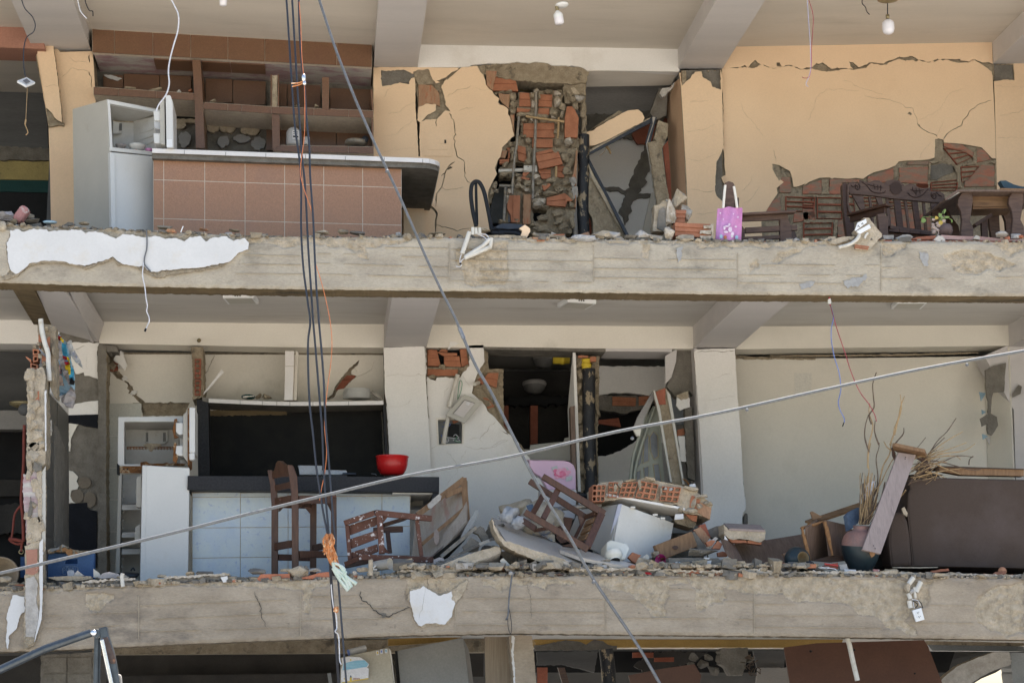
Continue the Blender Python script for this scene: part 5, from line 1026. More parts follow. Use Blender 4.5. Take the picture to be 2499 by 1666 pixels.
c(MB().prism(rag(P(985,500,1035,500,1037,620,985,620),.3,8,2),2.9,.08),'end_pier','peach_wall')
# ---- upper fridge
def fridge(name,label,at):t=thing(name,label,'refrigerator',at);return t,child(t)
FR,c=fridge('refrigerator','white refrigerator standing with its freezer door open beside the pink tiled bar',(290,600,1.7))
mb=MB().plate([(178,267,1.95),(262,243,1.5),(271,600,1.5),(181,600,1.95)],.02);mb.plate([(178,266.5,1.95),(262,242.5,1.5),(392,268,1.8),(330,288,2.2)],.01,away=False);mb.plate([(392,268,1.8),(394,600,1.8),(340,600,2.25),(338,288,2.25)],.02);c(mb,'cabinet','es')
mb=MB()
for q in ([(262,243,1.5),(392,268,1.8),(391,276,1.8),(263,252,1.5)],[(262,243,1.5),(268,244,1.51),(275,365,1.51),(269,364,1.5)],[(386,268,1.79),(392,268,1.8),(392,375,1.8),(386,374,1.79)],[(268,359,1.5),(392,372,1.8),(392,381,1.8),(268,368,1.5)]):mb.plate(q,.05)
c(mb,'door_frame','en')
mb=MB().plate([(275,298,1.98),(326,300,2.02),(326,372,2.02),(275,364,1.98)],.01);mb.plate([(326,296,2.02),(388,282,1.82),(388,372,1.82),(326,372,2.02)],.01);mb.plate([(268,250,1.53),(390,274,1.82),(330,298,2.02),(272,292,1.98)],.01);mb.plate([(266,250,1.52),(275,290,1.98),(277,366,1.98),(270,364,1.52)],.01);mb.plate([(270,366,1.52),(388,376,1.82),(326,366,2.02),(275,360,1.98)],.01,away=False);c(mb,'freezer_compartment','fi')
for k in range(3):c(MB().bar((336,328+k*17-0,2.0),(374,315+k*15,1.85),.012,.012),'shelf_rail','fi')
mb=MB().plate([(276,296,1.9),(298,300,1.92),(298,324,1.92),(276,326,1.9)],.05);
for k in range(3):mb.plate([(291.5+k*2.2,301,1.895),(292.7+k*2.2,301,1.895),(292.7+k*2.2,319,1.895),(291.5+k*2.2,318,1.895)],.006,mi=1)
c(mb,'vent_box',['fi','slot'])
o=c(MB().plate([(268,371,1.46),(374,381,1.71),(376,600,1.71),(273,600,1.46)],.045),'door','en',bev=.008);build(MB().plate([(268.5,372,1.448),(280,373,1.47),(284,600,1.47),(273,600,1.448)],.02),'handle_strip','en',o,bev=.004)
o=c(MB().prism(P(404,233,416,232,422,250,424,360,406,360),1.30,.45),'freezer_door','en',bev=.012)
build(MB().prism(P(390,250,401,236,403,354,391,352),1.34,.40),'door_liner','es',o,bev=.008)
for y0,y1 in ((270,295),(325,350)):build(MB().prism(P(374,y0,391,y0,391,y1,376,y1),1.36,.34),'door_bin','en',o,bev=.008)
build(MB().prism(P(375,295,391,295,391,316,377,313),1.38,.3),'door_bin','clear_plastic',o,bev=.005)
build(MB().prism(P(407,341,420,340,421,360,407,360),1.29,.02),'trim_cap','wh',o)
for i,(x,y,r_,mt,lb) in enumerate(((295,363,.055,'cloth_grey','lilac plastic bowl inside the upper freezer'),(334,369,.085,'plate_white','white enamel bowl with red flowers inside the upper freezer'),(364,371,.04,'pink_bag','small pink bowl at the right inside the upper freezer'))):
    mb=MB();p=U(x,y,1.78);mb.lathe(p,(0,0,1),[(0,0),(r_*.6,0),(r_*.95,r_*.5),(r_,r_*.7),(r_*.93,r_*.7),(r_*.85,r_*.45),(0,.01)],20);o=build(mb,'bowl',mt,None,label=lb,cat='bowl')
    if i==1:
        for k,(a_,e_) in enumerate([(332,366),(340,368),(346,369)]):
            build(MB().prism([(a_+2*math.cos(t/8*6.28),e_+1.4*math.sin(t/8*6.28)) for t in range(8)],1.692,.01),'flower_print',['red_plastic','leaf'][k%2],o)
# ================================================================ middle kitchen
# open shelf with white tiled edge
SM2=thing('kitchen_shelf','sagging white tiled shelf holding plates in the middle kitchen','shelf',(700,985,3.0));c=child(SM2)
sh=Z('i',1800,612,1855,626,2137,640,2334,648)+Z('j',275,652,392,655,597,655,915,650,1225,645)
bt=[(x,y+10) for x,y in sh]
for (a_,e_,f_2,g2) in zip(sh[1:],sh[2:],bt[1:],bt[2:]):
    c(MB().prism([(a_[0]+.5,a_[1]+.5),(e_[0]-.5,e_[1]+.5),(g2[0]-.5,g2[1]),(f_2[0]+.5,f_2[1])],2.83,.012),'edge_tile','tile_white')
c(MB().prism(sh+bt[::-1],2.845,.48),'shelf_slab','mg')
c(MB().prism(Z('j',347,205,430,205,430,420,418,642,342,642,350,350),2.83,.10),'upright','grout');
for q in ((349,206,429,206,428,338,350,338),(350,343,427,343,417,641,343,641)):c(MB().prism(Z('j',*q),2.818,.012),'tile','tile_white')
c(MB().prism(P(722,855,728,860,724,976,716,976),2.9,.4),'upright_side','cw')
# brick post left of it
BP=thing('brick_post','slim post of hollow bricks showing round holes, left of the black backsplash','brick post',(482,975,3.0));c=child(BP)
c(MB().prism(rag(Z('i',1700,165,1805,170,1815,600,1790,620,1715,640,1715,400),1,5,3),2.90,.4),'mortar_bed','mt')
for j,(y0,y1) in enumerate(((275,450),(462,600))):
    ho=[[(Z('i',1758+19*math.cos(a/12*6.283),y+17*math.sin(a/12*6.283))[0]) for a in range(12)] for y in ((298,336,380,424) if j==0 else (490,530,572))]
    c(MB().prism(Z('i',1735,y0,1790,y0,1785,y1,1733,y1),2.87,.05,holes=ho),'brick','bd')
    c(MB().prism(Z('i',1737,y0+2,1788,y0+2,1783,y1-2,1735,y1-2),2.921,.003),'brick_hollow','slot')
build(MB().plate(Y(2.9,'i',1975,368,1992,395,1800,605,1790,605),.015),'loose_strip','tile_white',None,label='thin white strip leaning on the shelf beside the brick post',cat='strip')
# black splashback
BS=thing('black_splashback','large black splashback behind the middle kitchen bar','splashback',(700,1160,3.2));c=child(BS)
c(MB().prism(P(510,1012,930,1002,940,1240,512,1240),3.25,.03),'panel','black_tile')
c(MB().prism(P(480,975,508,974,512,1168,512,1240,485,1240),2.86,.3),'side_panel','granite')
c(MB().prism(rag(P(512,1000,700,1003,700,1012,512,1014),1,5,2),3.24,.02),'mortar_bed','soffit')
c(MB().prism(P(935,985,940,985,946,1110,941,1110),2.9,.3),'edge_strip','granite')
# stack of plates
PS=[]
for i in range(7):
    x=870+(i%3-1)*.5;mb=MB();p=U(870.5+(1 if i>4 else 0),973.5-i*3.4,3.0);r_=.14 if i<5 else .13
    mb.lathe(p,(0,0,1),[(0,0),(r_*.6,0),(r_,.010),(r_,.0135),(r_*.6,.005),(0,.004)],28);build(mb,'dinner_plate','plate_white',None,label=['bottom plate of the white stack on the tiled shelf','second white plate from the bottom of the shelf stack','third white plate from the bottom of the shelf stack','middle plate of the white stack on the tiled shelf','third white plate from the top of the shelf stack','white plate just under the top one of the shelf stack','top plate of the white stack on the tiled shelf'][i],cat='plate',group='stack of white plates')
mb=MB();a_,e_=U(906,955,3.0),U(932,974,3.0);mb.bar(a_,e_,.02,.03,up=(0,0,1));build(mb,'pan_handle','steel_dirty',None,label='grey handle leaning against the stack of plates',cat='handle')
BD=build(MB().soft(U(606,968,3.0),(.07,.06,.026),3,2,.15),'painted_bowl','teal_dark',None,label='dark green decorated bowl on the white tiled shelf',cat='bowl');build(MB().prism(rag(Z('i',2160,606,2260,600,2262,612,2162,620),1,3,2),2.94,.01),'pattern_band','pvc',BD)
for i,(x,y) in enumerate(((631,967),(650,968))):build(MB().rock(U(x,y,3.0),(.035 if i==0 else .058,.04,.024),4+i,2,.3),'stone','mt',None,label=['round brown stone between two bowls on the shelf','rough brown shell right of the round stone on the shelf'][i],cat='stone')
mb=MB();p=U(486,830,2.97);mb.lathe(p,(0,-1,-.3),[(0,0),(.02,0),(.02,.03),(.012,.035),(.012,.06),(0,.06)],12);build(mb,'lamp_socket','brass',None,label='small bare socket on the drop beam above the middle kitchen',cat='socket')
# bar counter with blue tiles
BC=thing('tiled_bar','kitchen bar with black stone top and sky-blue tiled front','kitchen counter',(740,1430,1.4));c=child(BC)
c(MB().prism(P(468,1200,1002,1193,1002,1460,466,1460),1.452,.5),'masonry_core','mp')
bx=[469,586.5,703,818,932,1001]
by=[lambda x:1213+(x-469)*-.008,lambda x:1287.6+(x-469)*-.008,lambda x:1361-(x-469)*.012,lambda x:1436-(x-469)*.012]
for a_,e_ in zip(bx,bx[1:]):
    for f0,f1 in zip(by,by[1:]):
        c(MB().prism([(a_+.8,f0(a_)+.8),(e_-.8,f0(e_)+.8),(e_-.8,f1(e_)-.8),(a_+.8,f1(a_)-.8)],1.447,.014),'tile','tile_blue')
for a_,e_ in zip(bx,bx[1:]):c(MB().prism([(a_+.8,1203),(e_-.8,1200),(e_-.8,by[0](e_)-.8),(a_+.8,by[0](a_)-.8)],1.447,.014),'tile','tile_blue')
mb=MB();z0=U(700,1163,1.25).z;z1=U(700,1197,1.25).z
xa,xb=U(458,1160,1.25).x,U(1072,1160,1.25).x
mb.add([(xa,1.25,z1),(xb,1.25,z1),(xb,2.7,z1),(xa,2.9,z1),(xa,1.25,z0),(xb,1.25,z0+.015),(xb,2.7,z0+.015),(xa,2.9,z0)],[(3,2,1,0),(4,5,6,7),(0,1,5,4),(1,2,6,5),(2,3,7,6),(3,0,4,7)]);c(mb,'worktop','granite',bev=.004)
c(MB().box((xb-.42,1.30,z1-.012),(xb-.05,2.7,z1-.002)),'underside','ww')
c(MB().box((xb-.06,1.27,z1-.11),(xb,2.6,z1)),'side_apron','granite')
c(MB().prism(Z('E',915,470,1000,450,1075,420,1075,520,915,525),1.9,.2),'rough_corbel','cw')
# mid fridge
FM,c=fridge('refrigerator','rusty white refrigerator with both doors hanging open, middle kitchen',(370,1430,1.7));T=lambda *a:Z('i',*a)
def pl(d,*a):return [(*p,d) for p in a]
mb=MB()
fo=T(1050,790,1660,785,1700,790,1700,1230,1045,1230);fi=T(1105,835,1590,835,1600,850,1600,1215,1105,1210)
mb.prism(fo,1.62,.05,holes=[fi]);c(mb,'freezer_frame','en',bev=.006)
c(MB().prism(T(1105,835,1600,835,1600,1215,1105,1210),2.1,.01),'freezer_back','fi')
mb=MB().plate([(301,1028,1.66),(440,1028,1.66),(436,1048,2.1),(306,1048,2.1)],.01);mb.plate([(301,1028,1.66),(306,1048,2.1),(306,1134,2.1),(301,1136,1.66)],.01);mb.plate([(440,1028,1.66),(436,1048,2.1),(436,1134,2.1),(440,1136,1.66)],.01);c(mb,'freezer_liner','fi')
mb=MB().prism(T(1285,915,1490,910,1492,1010,1460,1030,1320,1030,1283,1010),2.05,.04)
for x in (1298,1306,1314,1452,1461,1470):mb.prism(T(x,930,x+4,930,x+4,1010,x,1010),2.045,.01,mi=1)
c(mb,'vent_grille',['fi','slot'])
mb=MB();
for k in range(2):mb.tube([(309,1090+k*4,1.75),(425,1090+k*4,1.75)],.005)
for k in range(16):mb.tube([(311+k*7.5,1090,1.72),(312+k*7.4,1097,2.0)],.0035,seg=5)
c(mb,'wire_shelf','rust',kind='stuff')
build(MB().plate([(*p,1.70) for p in T(1270,1040,1320,1025,1430,1030,1440,1045,1380,1060,1350,1100,1330,1095,1320,1065)],.02,jit=.5),'dried_cloth','mt',None,label='crumpled brown rag on the wire shelf in the rusty freezer',cat='rag')
c(MB().prism(T(1040,1200,1066,1225,1066,1310,1040,1300),1.60,.05),'hinge','slot')
mb=MB().prism(T(1066,1228,1262,1230,1260,1290,1066,1288),1.60,.05);mb.prism(T(1095,1248,1107,1248,1107,1260,1095,1260),1.595,.01,mi=1);mb.prism(T(1127,1248,1139,1248,1139,1260,1127,1260),1.595,.01,mi=1);c(mb,'divider',['rust','slot'])
c(MB().plate([(*p,1.61) for p in T(1250,1195,1300,1185,1330,1205,1450,1205,1480,1195,1650,1205,1640,1225,1250,1225)],.02,jit=.4),'rust_scale','rust')
# lower compartment
q0=Z('m',1010,625,1030,0);lo=[(287,1137),(291,1150),(348,1152),(348,1420),(279,1420)]
mb=MB().prism([(290,1153),(297,1153),(291,1425),(281,1425)],1.62,.05);mb.prism([(290,1150),(350,1150),(350,1156),(290,1156)],1.62,.05);c(mb,'cabinet_frame','es')
mb=MB().prism([(296,1153),(352,1153),(352,1440),(288,1440)],2.1,.01);mb.plate([(296,1156,1.66),(300,1160,2.1),(297,1440,2.1),(290,1440,1.66)],.01);c(mb,'cabinet_liner','fi')
for y in (1237,1304,1345):mb=MB().plate([(298,y,1.66),(345,y-1,1.66),(345,y-6,2.05),(300,y-5,2.05)],.02,away=False);mb.prism(P(297,y,345,y-1,345,y+6,297,y+7),1.655,.01);c(mb,'shelf','fi')
for k in range(11):c(MB().rock(U(301.5-.3*k,1192+k*19,1.75),(.012,.02,.012),k,1,.1),'shelf_bracket','fi')
o=c(MB().plate([(347,1134,1.22),(463,1141,1.28),(459,1420,1.28),(341,1420,1.22)],.05),'door','en',bev=.008);build(MB().plate([(347.5,1135,1.205),(358,1136,1.21),(354,1420,1.21),(341.5,1420,1.205)],.02),'handle_strip','en',o,bev=.004)
mb=MB().prism(P(333,1165,345,1158,345,1238,332,1236),1.3,.1);mb.prism(P(330,1285,343,1276,342,1322,328,1322),1.3,.1);build(mb,'door_bin','es',o,bev=.006)
mb=MB().prism(P(462,993,476,993,476,1104,462,1104),1.25,.40);mb.prism(P(461,1105,475,1103,475,1122,462,1122),1.245,.1);o=c(mb,'freezer_door','en',bev=.01)
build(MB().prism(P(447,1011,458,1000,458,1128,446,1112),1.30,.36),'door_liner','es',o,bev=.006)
build(MB().prism(P(458,997,462,995,462,1132,458,1136),1.28,.38),'gasket','rust',o)
for q in (P(429,1031,447,1030,447,1060,436,1060,429,1054),P(430,1087,447,1086,447,1112,436,1112,428,1106)):build(MB().prism(q,1.32,.28),'door_bin','en',o,bev=.008)
for q in (P(426,1022,432,1021,428,1060,436,1066,425,1068,421,1050),P(424,1080,430,1079,434,1115,430,1130,422,1124)):build(MB().prism(rag(q,.6,4,2),1.34,.05),'stained_cover','rust',o)
for k,x in enumerate((312,322)):mb=MB();p=U(x,1403,1.3);mb.lathe(p-Vector((0,0,.03)),(0,-.2,1),[(0,0),(.07,0),(.10,.03),(.10,.045),(0,.055)],18) if k==0 else mb.tube([(x-3,1392,1.3),(x+3,1385,1.3),(x+7,1392,1.3)],.007);(build(mb,'frying_pan','metal_black',None,label='black pan on the floor in front of the rusty refrigerator',cat='pan') if k==0 else build(mb,'handle','metal_black',bpy.data.objects['frying_pan']))
# things on the bar
mb=MB();p=U(956.5,1160,1.75);R0=.155
mb.lathe(p,(0,0,1),[(0,0),(R0*.50,0),(R0*.68,.012),(R0*.84,.05),(R0*.93,.10),(R0*.96,.165),(R0*1.0,.17),(R0*1.01,.178),(R0*.96,.182),(R0*.90,.17),(R0*.8,.06),(0,.02)],40);o=build(mb,'mixing_bowl','red_plastic',None,label='big red plastic bowl standing on the black bar top',cat='bowl')
build(MB().bar(U(942,1111.5,1.60),U(963,1110.5,1.60),.012,.012,up=(0,0,1)),'handle','red_plastic',o,bev=.004)
mb=MB();p=U(757,1160,1.8);mb.obox(p+Vector((0,0,.038)),(.098,.07,.038),tap=1.12);mb.obox(p+Vector((0,0,.08)),(.115,.082,.005));o=build(mb,'food_box','clear_plastic',None,label='clear plastic food box with lid on the black bar top',cat='food box',bev=.006)
build(MB().soft(p+Vector((0,0,.015)),(.075,.05,.015),5,2,.4),'leftovers','petal_dry',o)
mb=MB();p=U(815,1160,1.8);mb.obox(p+Vector((0,0,.022)),(.125,.08,.022),tap=.93);build(mb,'tray','clear_plastic',None,label='flat crumpled clear tray right of the food box',cat='tray',bev=.01)
mb=MB();p=U(852,1159,1.75);mb.obox(p+Vector((0,0,.01)),(.065,.05,.008),tap=.9);build(mb,'black_pad','metal_black',None,label='flat black pad on the bar top',cat='pad')
mb=MB().bar(U(906,1155,1.6),U(916,1156,1.6),.006,.004,up=(0,0,1));mb.bar(U(916,1156,1.6),U(919,1159.5,1.6),.006,.004,up=(0,0,1));build(mb,'small_knife','gm',None,label='bent metal scrap left of the red bowl',cat='metal scrap')
# dangling fuse box cover with its pipe
PC=thing('fuse_box_cover','grey metal fuse box cover dangling beside a white pipe','fuse box cover',(1120,1010,2.9));c=child(PC)
c(MB().plate(pl(2.90,*Z('j',1945,590,2110,655,1945,850,1775,775)),.015),'cover_plate','es',bev=.003)
c(MB().plate(pl(2.89,*Z('j',1950,640,2040,670,1935,800,1845,762)),.012),'inner_door','beam_paint',bev=.002);c(MB().plate(pl(2.885,*Z('j',1965,655,2000,665,1985,690,1958,680)),.008),'latch','paper')
for e_ in ((1843,765,1948,640),(1948,640,2040,670)):c(MB().tube(pl(2.886,*Z('j',*e_)),.0018,smooth=False,seg=4),'seam','slot')
mb=MB().tube(pl(2.94,*Z('j',1885,415,1845,560,1815,690)),.022,seg=12);mb.tube(pl(2.94,*Z('j',1830,620,1808,705)),.026,seg=12);mb.tube(pl(2.97,*Z('j',1805,780,1780,900,1758,1030)),.022,seg=12);build(mb,'conduit_pipe','pvc',None,label='white plastic pipe hanging down into the fuse box recess',cat='pipe')
build(MB().tube(pl(2.96,*Z('j',1885,640,1890,560,1905,470,1925,490,1915,560,1890,630)),.0035,seg=5),'loose_wire','wire_green',None,label='loop of green wire behind the dangling fuse box cover',cat='wire')
def pd(d,pts):return [(*p,d) for p in pts]
def solo(mb,name,mt,label,cat,**k):return build(mb,name,mt,None,label=label,cat=cat,**k)
# ================================================================ upper storey, broken doorway
DF=thing('collapsed_door_frame','black metal door frame knocked askew in the upper doorway','door frame',(1470,600,3.3));c=child(DF)
c(MB().bar((1428,378,3.15),(1597,290,3.15),.03,.045,up=(0,0,1)),'frame_rail','metal_black');c(MB().plate(pd(3.13,Z('C',30,672,620,355,660,340,650,352,40,690)),.02),'mortar_rim','mp')
mb=MB().bar((1597,286,3.12),(1580,352,3.12),.05,.03);mb.bar((1580,352,3.12),(1604,505,3.12),.02,.03);c(mb,'frame_post','metal_black');c(MB().plate(pd(3.10,Z('C',675,335,706,338,660,480,628,590,650,700,718,1170,706,1170,640,720,615,595,680,400)),.02),'post_edge','fg')
c(MB().bar((1428,378,3.12),(1532,578,3.0),.03,.05),'frame_post','metal_black');c(MB().plate(Y(3.04,'C',60,780,110,880,230,1100,330,1290,410,1440,395,1440,300,1290,200,1110,95,920),.01),'post_edge','mp')
o=solo(MB().plate(pd(3.10,Z('C',45,480,110,465,160,425,330,330,440,275,540,265,580,300,600,345,580,385,350,500,230,565,130,605,60,610,35,590)),.13,mside=1,jit=.3),'fallen_wall_piece',['peach_wall','mt'],'slanting piece of peach wall wedged above the black door frame','wall fragment')
build(MB().plate(pd(3.20,Z('C',75,460,270,330,350,275,385,290,330,330,470,262,520,265,570,250,600,265,640,305,640,340,600,350,590,300,540,262,440,270,330,325)),.10,jit=.4),'broken_rim','mt',o)
solo(MB().plate(pd(3.08,Z('C',50,1000,60,930,110,905,135,980,240,1170,410,1465,400,1500,110,1500,100,1300,60,1230)),.12,jit=.4),'fallen_slab','mt','brown concrete slab leaning left of the slanting black door post','fallen slab')
solo(MB().plate(pd(3.06,Z('C',690,540,735,365,780,385,825,400,822,510,770,640,730,585)),.1,jit=.3),'mortar_block','mt','upper of two mortar blocks wedged against the peach column','mortar block')
solo(MB().plate(pd(3.05,Z('C',632,580,700,566,760,600,785,800,840,1140,830,1180,720,1180,680,900,650,680)),.1,jit=.3),'mortar_block','mt','long lower mortar block leaning in the upper doorway','mortar block')
solo(MB().plate(Y(3.16,'C',775,620,825,560,850,900,862,1180,835,1150,800,850),.03),'brown_board','bd','narrow red-brown strip between the mortar block and peach column','board')
solo(MB().plate(Y(3.5,'C',60,1250,110,1290,110,1480,60,1480),.05),'clay_fragment','bd','dark clay fragment beside the soil pipe foot','fragment')
mb=MB().tube(pd(3.3,Z('C',165,710,215,670,235,610)),.003,seg=5);mb.tube(pd(3.3,Z('C',232,615,260,650,275,690)),.018,r2=.008,seg=6);solo(mb,'frayed_cord','twig','frayed cord hanging under the slanting door frame','cord')
# black chair: two looped arms and seat lying on its side
CH=thing('black_chair','black chair lying on its side with looped arms beside the shaft','chair',(1200,578,.9));c=child(CH)
c(MB().tube(pd(.85,Z('f',2050,555,2020,420,2003,290,2008,200,2030,165,2055,157,2085,175,2120,250,2150,380,2180,540,2190,610)),.019,seg=9),'arm','rubber')
c(MB().tube(pd(1.0,Z('f',2048,170,2050,300,2058,540)),.013,seg=8),'arm_brace','rubber')
mb=MB().tube(pd(.8,Z('f',2185,580,2334,585)+Z('g',100,575,200,585,260,610)),.022,seg=8);mb.tube(pd(.7,Z('f',2190,615,2300,620)+Z('g',60,610,200,615,250,635)),.022,seg=8);c(mb,'seat_frame','rubber')
c(MB().plate(pd(.85,Z('g',-40,590,10,560,120,540,210,535,270,545,290,560,275,590,250,620,200,600,60,590)),.25,jit=.3),'seat_pad','br')
c(MB().plate(pd(.7,Z('B',180,1275,230,1240,380,1215,530,1220,640,1235,655,1260,640,1300,600,1320,605,1260,570,1290,400,1300)),.03,jit=.6),'torn_cover','metal_black')
# edge litter on the upper ledge, each fragment of its own
def frag(x,y,w_,h_,mt,label,d=.12,dd=None,rot=0,sub=2,amp=.35,name='rubble_piece',cat='rubble',seed=None,**k):
    f=(16.3+d)/FP;M=Matrix.Rotation(math.radians(-rot),3,'Y')
    mb=MB().rock(U(x,y,d),(w_*f*.56,dd or max(.03,w_*f*.4),h_*f*.56),seed if seed is not None else int(x*3+y),sub,amp,rot=M);return solo(mb,name,mt,label,cat,**k)
def chip(pts,d,t,mt,label,name='fragment',cat='fragment',jit=.25,side=None,**k):
    mb=MB().plate([(*p,d) if len(p)==2 else p for p in pts],t,jit=jit,mside=1);return solo(mb,name,[mt,side or mt],label,cat,**k)
frag(10,528,50,20,'cloth_grey','grey crumpled bag at the left end of the upper ledge',d=.4,name='crumpled_bag',cat='bag',amp=.5)
solo(MB().obox(U(53,524,.35),(.045,.06,.075),Matrix.Rotation(math.radians(32),3,'Y')),'red_brick','quilt_pink','worn pink-red brick tilted at the left end of the upper ledge','brick',bev=.03)
frag(72,527,22,14,'mt','brown stone right behind the worn red brick',d=.5);frag(80,538,34,9,'mg','flat grey stone below the worn red brick');frag(32,541,18,12,'mt','rounded brown stone left of the white plaster strip corner')
frag(6,553,18,24,'mp','pale block at the extreme left of the upper ledge',d=-.02,amp=.15)
solo(MB().lathe(U(122,545,.1),(0,-.1,1),[(0,0),(.05,.0),(.062,.012),(.05,.018),(0,.02)],20),'saucer','cs','pale blue saucer on the upper ledge below the grey fridge','saucer')
frag(170,548,26,8,'mg','grey flat stone in front of the peach pillar');frag(205,545,24,7,'mt','brown slab chip in front of the refrigerator corner')
frag(402,555,34,9,'mp','pale flat stone on the ledge below the first pink tiles');frag(417,564,22,8,'brick_face_pale','pink brick chip beside the pale flat stone',d=.0)
solo(MB().bar((441,567,-.01),(447,552,-.01),.008,.008),'marker_pen','wh','thin white pen standing in the ledge rubble','pen')
frag(498,560,24,7,'brick_face_pale','thin pinkish chip on the ledge under the second tile');frag(573,562,26,8,'mt','brown stone below the pink tiled bar, middle')
frag(788,568,34,9,'mp','long pale stone on the ledge right of the hanging cables');frag(838,566,26,12,'mt','lumpy brown stone under the pink tiled bar, right part');frag(872,571,38,10,'mg','flat grey stone below the last pink tiles')
frag(973,573,14,12,'fg','small grey stone at the foot of the bar corner');frag(1066,573,40,8,'mt','flat brown stone below the cracked peach wall')
# white conduits hanging over the upper edge
WC=thing('hanging_conduits','cluster of white plastic conduits dangling over the upper beam','conduit pipes',(1165,585,-.04));c=child(WC)
for p,r_ in ((Z('f',1990,605,1925,800),.020),(Z('f',2170,670,2110,730,1950,830),.019),(Z('f',2185,660,2175,740,1945,838),.020),(Z('f',2020,565,2018,630),.015),(Z('f',2045,570,2052,625),.015),(Z('f',2080,570,2082,625),.014)):c(MB().tube(pd(-.05,p),r_,seg=10,smooth=False),'conduit','pvc')
for p in (Z('f',1920,800,1905,850,1910,890,1920,900,1905,915,1870,912),Z('f',1945,840,1920,860,1910,890),Z('f',2085,625,2140,630,2165,665),Z('f',2060,625,2120,650,2150,680)):c(MB().tube(pd(-.05,p),.004,seg=5),'wire','wire_white')
c(MB().rock(U(*Z('f',1910,888)[0],-.05),.011,3,1),'wire_knot','slot');
frag(1179,560,34,18,'mt','brown mortar lump behind the hanging white conduits',d=.1)
chip(Z('B',570,1290,660,1230,740,1290,745,1340,690,1440,590,1410,620,1330),.05,.04,'peach_wall','peach painted plaster fragment on the upper ledge',side='mp')
chip(Z('B',30,1400,240,1395,240,1450,60,1450),.02,.06,'mp','pale brown slab chip under the black chair, left one');chip(Z('B',245,1400,480,1395,640,1430,630,1460,250,1445),.02,.06,'mp','pale brown slab chip under the black chair, right one')
mb=MB().tube(pd(.08,Z('B',790,1370,850,1400,1050,1410,1200,1420,1300,1425)),.017,seg=8);
for k in range(24):x=830+k*20;mb.tube(pd(.08,Z('B',x,1398+k*.9,x+7,1398+k*.9)),.021,seg=8)
solo(mb,'corrugated_hose','mp','dusty corrugated hose lying on the upper ledge','hose')
chip(Z('B',780,1425,1040,1440,1030,1470,790,1455),.0,.05,'brick_face_pale','thin clay slab on the ledge below the corrugated hose');chip(Z('B',850,1470,980,1475,975,1492,855,1488),-.01,.04,'brick','orange clay sliver under the thin clay slab');chip(Z('B',1115,1385,1290,1378,1290,1400,1120,1402),.06,.05,'brick','orange clay sliver above the corrugated hose')
frag(1349,572,16,9,'pw','small white stone on the corrugated hose',d=.1);frag(1372,583,14,12,'mp','cream stone under the end of the corrugated hose',d=.0)
chip(Z('B',1500,1400,1670,1345,1700,1390,1560,1470,1530,1440),.1,.05,'brick_face_pale','pink ribbed brick fragment at the foot of the soil pipe')
frag(1421,583,60,16,'poly_bag','crumpled clear plastic film by the soil pipe foot',amp=.6,d=.0,name='plastic_film',cat='plastic film')
for (x,y,w_,h_,mt,lb) in ((1470,571,50,16,'mp','yellowish flat stone on the ledge before the doorway, largest'),(1460,580,28,12,'mp','yellowish lower stone left of the doorway middle'),(1500,572,26,18,'fg','grey wedge stone in front of the doorway'),(1510,581,24,14,'pw','pale round stone in front of the doorway'),(1540,579,36,9,'mg','flat oval grey stone on the ledge'),(1568,572,34,20,'fg','grey angular stone right of the flat oval one'),(1600,580,32,16,'mp','pale stone below the mortar and brick lump'),(1634,570,26,30,'pw','white crusted lump left of the orange hollow brick'),(1672,583,44,18,'mp','jagged pale stone under the orange hollow brick'),(1730,591,12,6,'mp','tiny pale pebble under the pink bag'),(1819,590,16,8,'fg','small grey pebble right of the pink bag'),(1836,592,12,4,'brick','orange chip right of the pink bag')):
    frag(x,y,w_,h_,mt,lb,d=.06)
# mortar and brick lump
ML=thing('masonry_lump','broken lump of mortar and brick standing on the upper ledge','masonry lump',(1640,575,.25));c=child(ML)
c(MB().plate(pd(.22,Z('C',690,1180,740,1175,780,1135,850,1160,890,1210,905,1260,880,1310,860,1340,815,1370,800,1430,680,1430,678,1380,690,1300)),.14,jit=.5,mside=1),'mortar_block',['mp','mt'])
c(MB().plate(pd(.205,Z('C',740,1230,775,1200,803,1215,803,1400,780,1430,720,1400,725,1300)),.02),'smooth_face','mg')
c(MB().rock(U(1656,486,.25),(.075,.06,.085),5,2,.5),'mortar_lump','mp');c(MB().rock(U(1676,515,.25),(.05,.06,.09),8,2,.5),'mortar_lump','pw');c(MB().rock(U(1628,515,.22),(.06,.06,.12),18,2,.5),'mortar_lump','pw')
ribbed(ML,Z('C',895,1225,1000,1225,985,1345,880,1345),.22,3,t=.1)
OB=thing('hollow_brick','orange hollow brick broken open on the upper ledge beside the pink bag','brick',(1690,585,.1));c=child(OB)
ribbed(OB,Z('C',893,1345,1240,1360,1240,1490,893,1470),.08,3,t=.14,name='brick_body')
for q in (('C',1165,1370,1235,1370,1235,1400,1170,1400),('C',1135,1420,1235,1415,1235,1455,1130,1450),('C',1130,1470,1240,1470,1235,1500,1140,1500),('C',1235,1360,1262,1358,1260,1500,1240,1500)):c(MB().plate(Y(.06,*q),.12,jit=.4),'mortar_infill','pw')
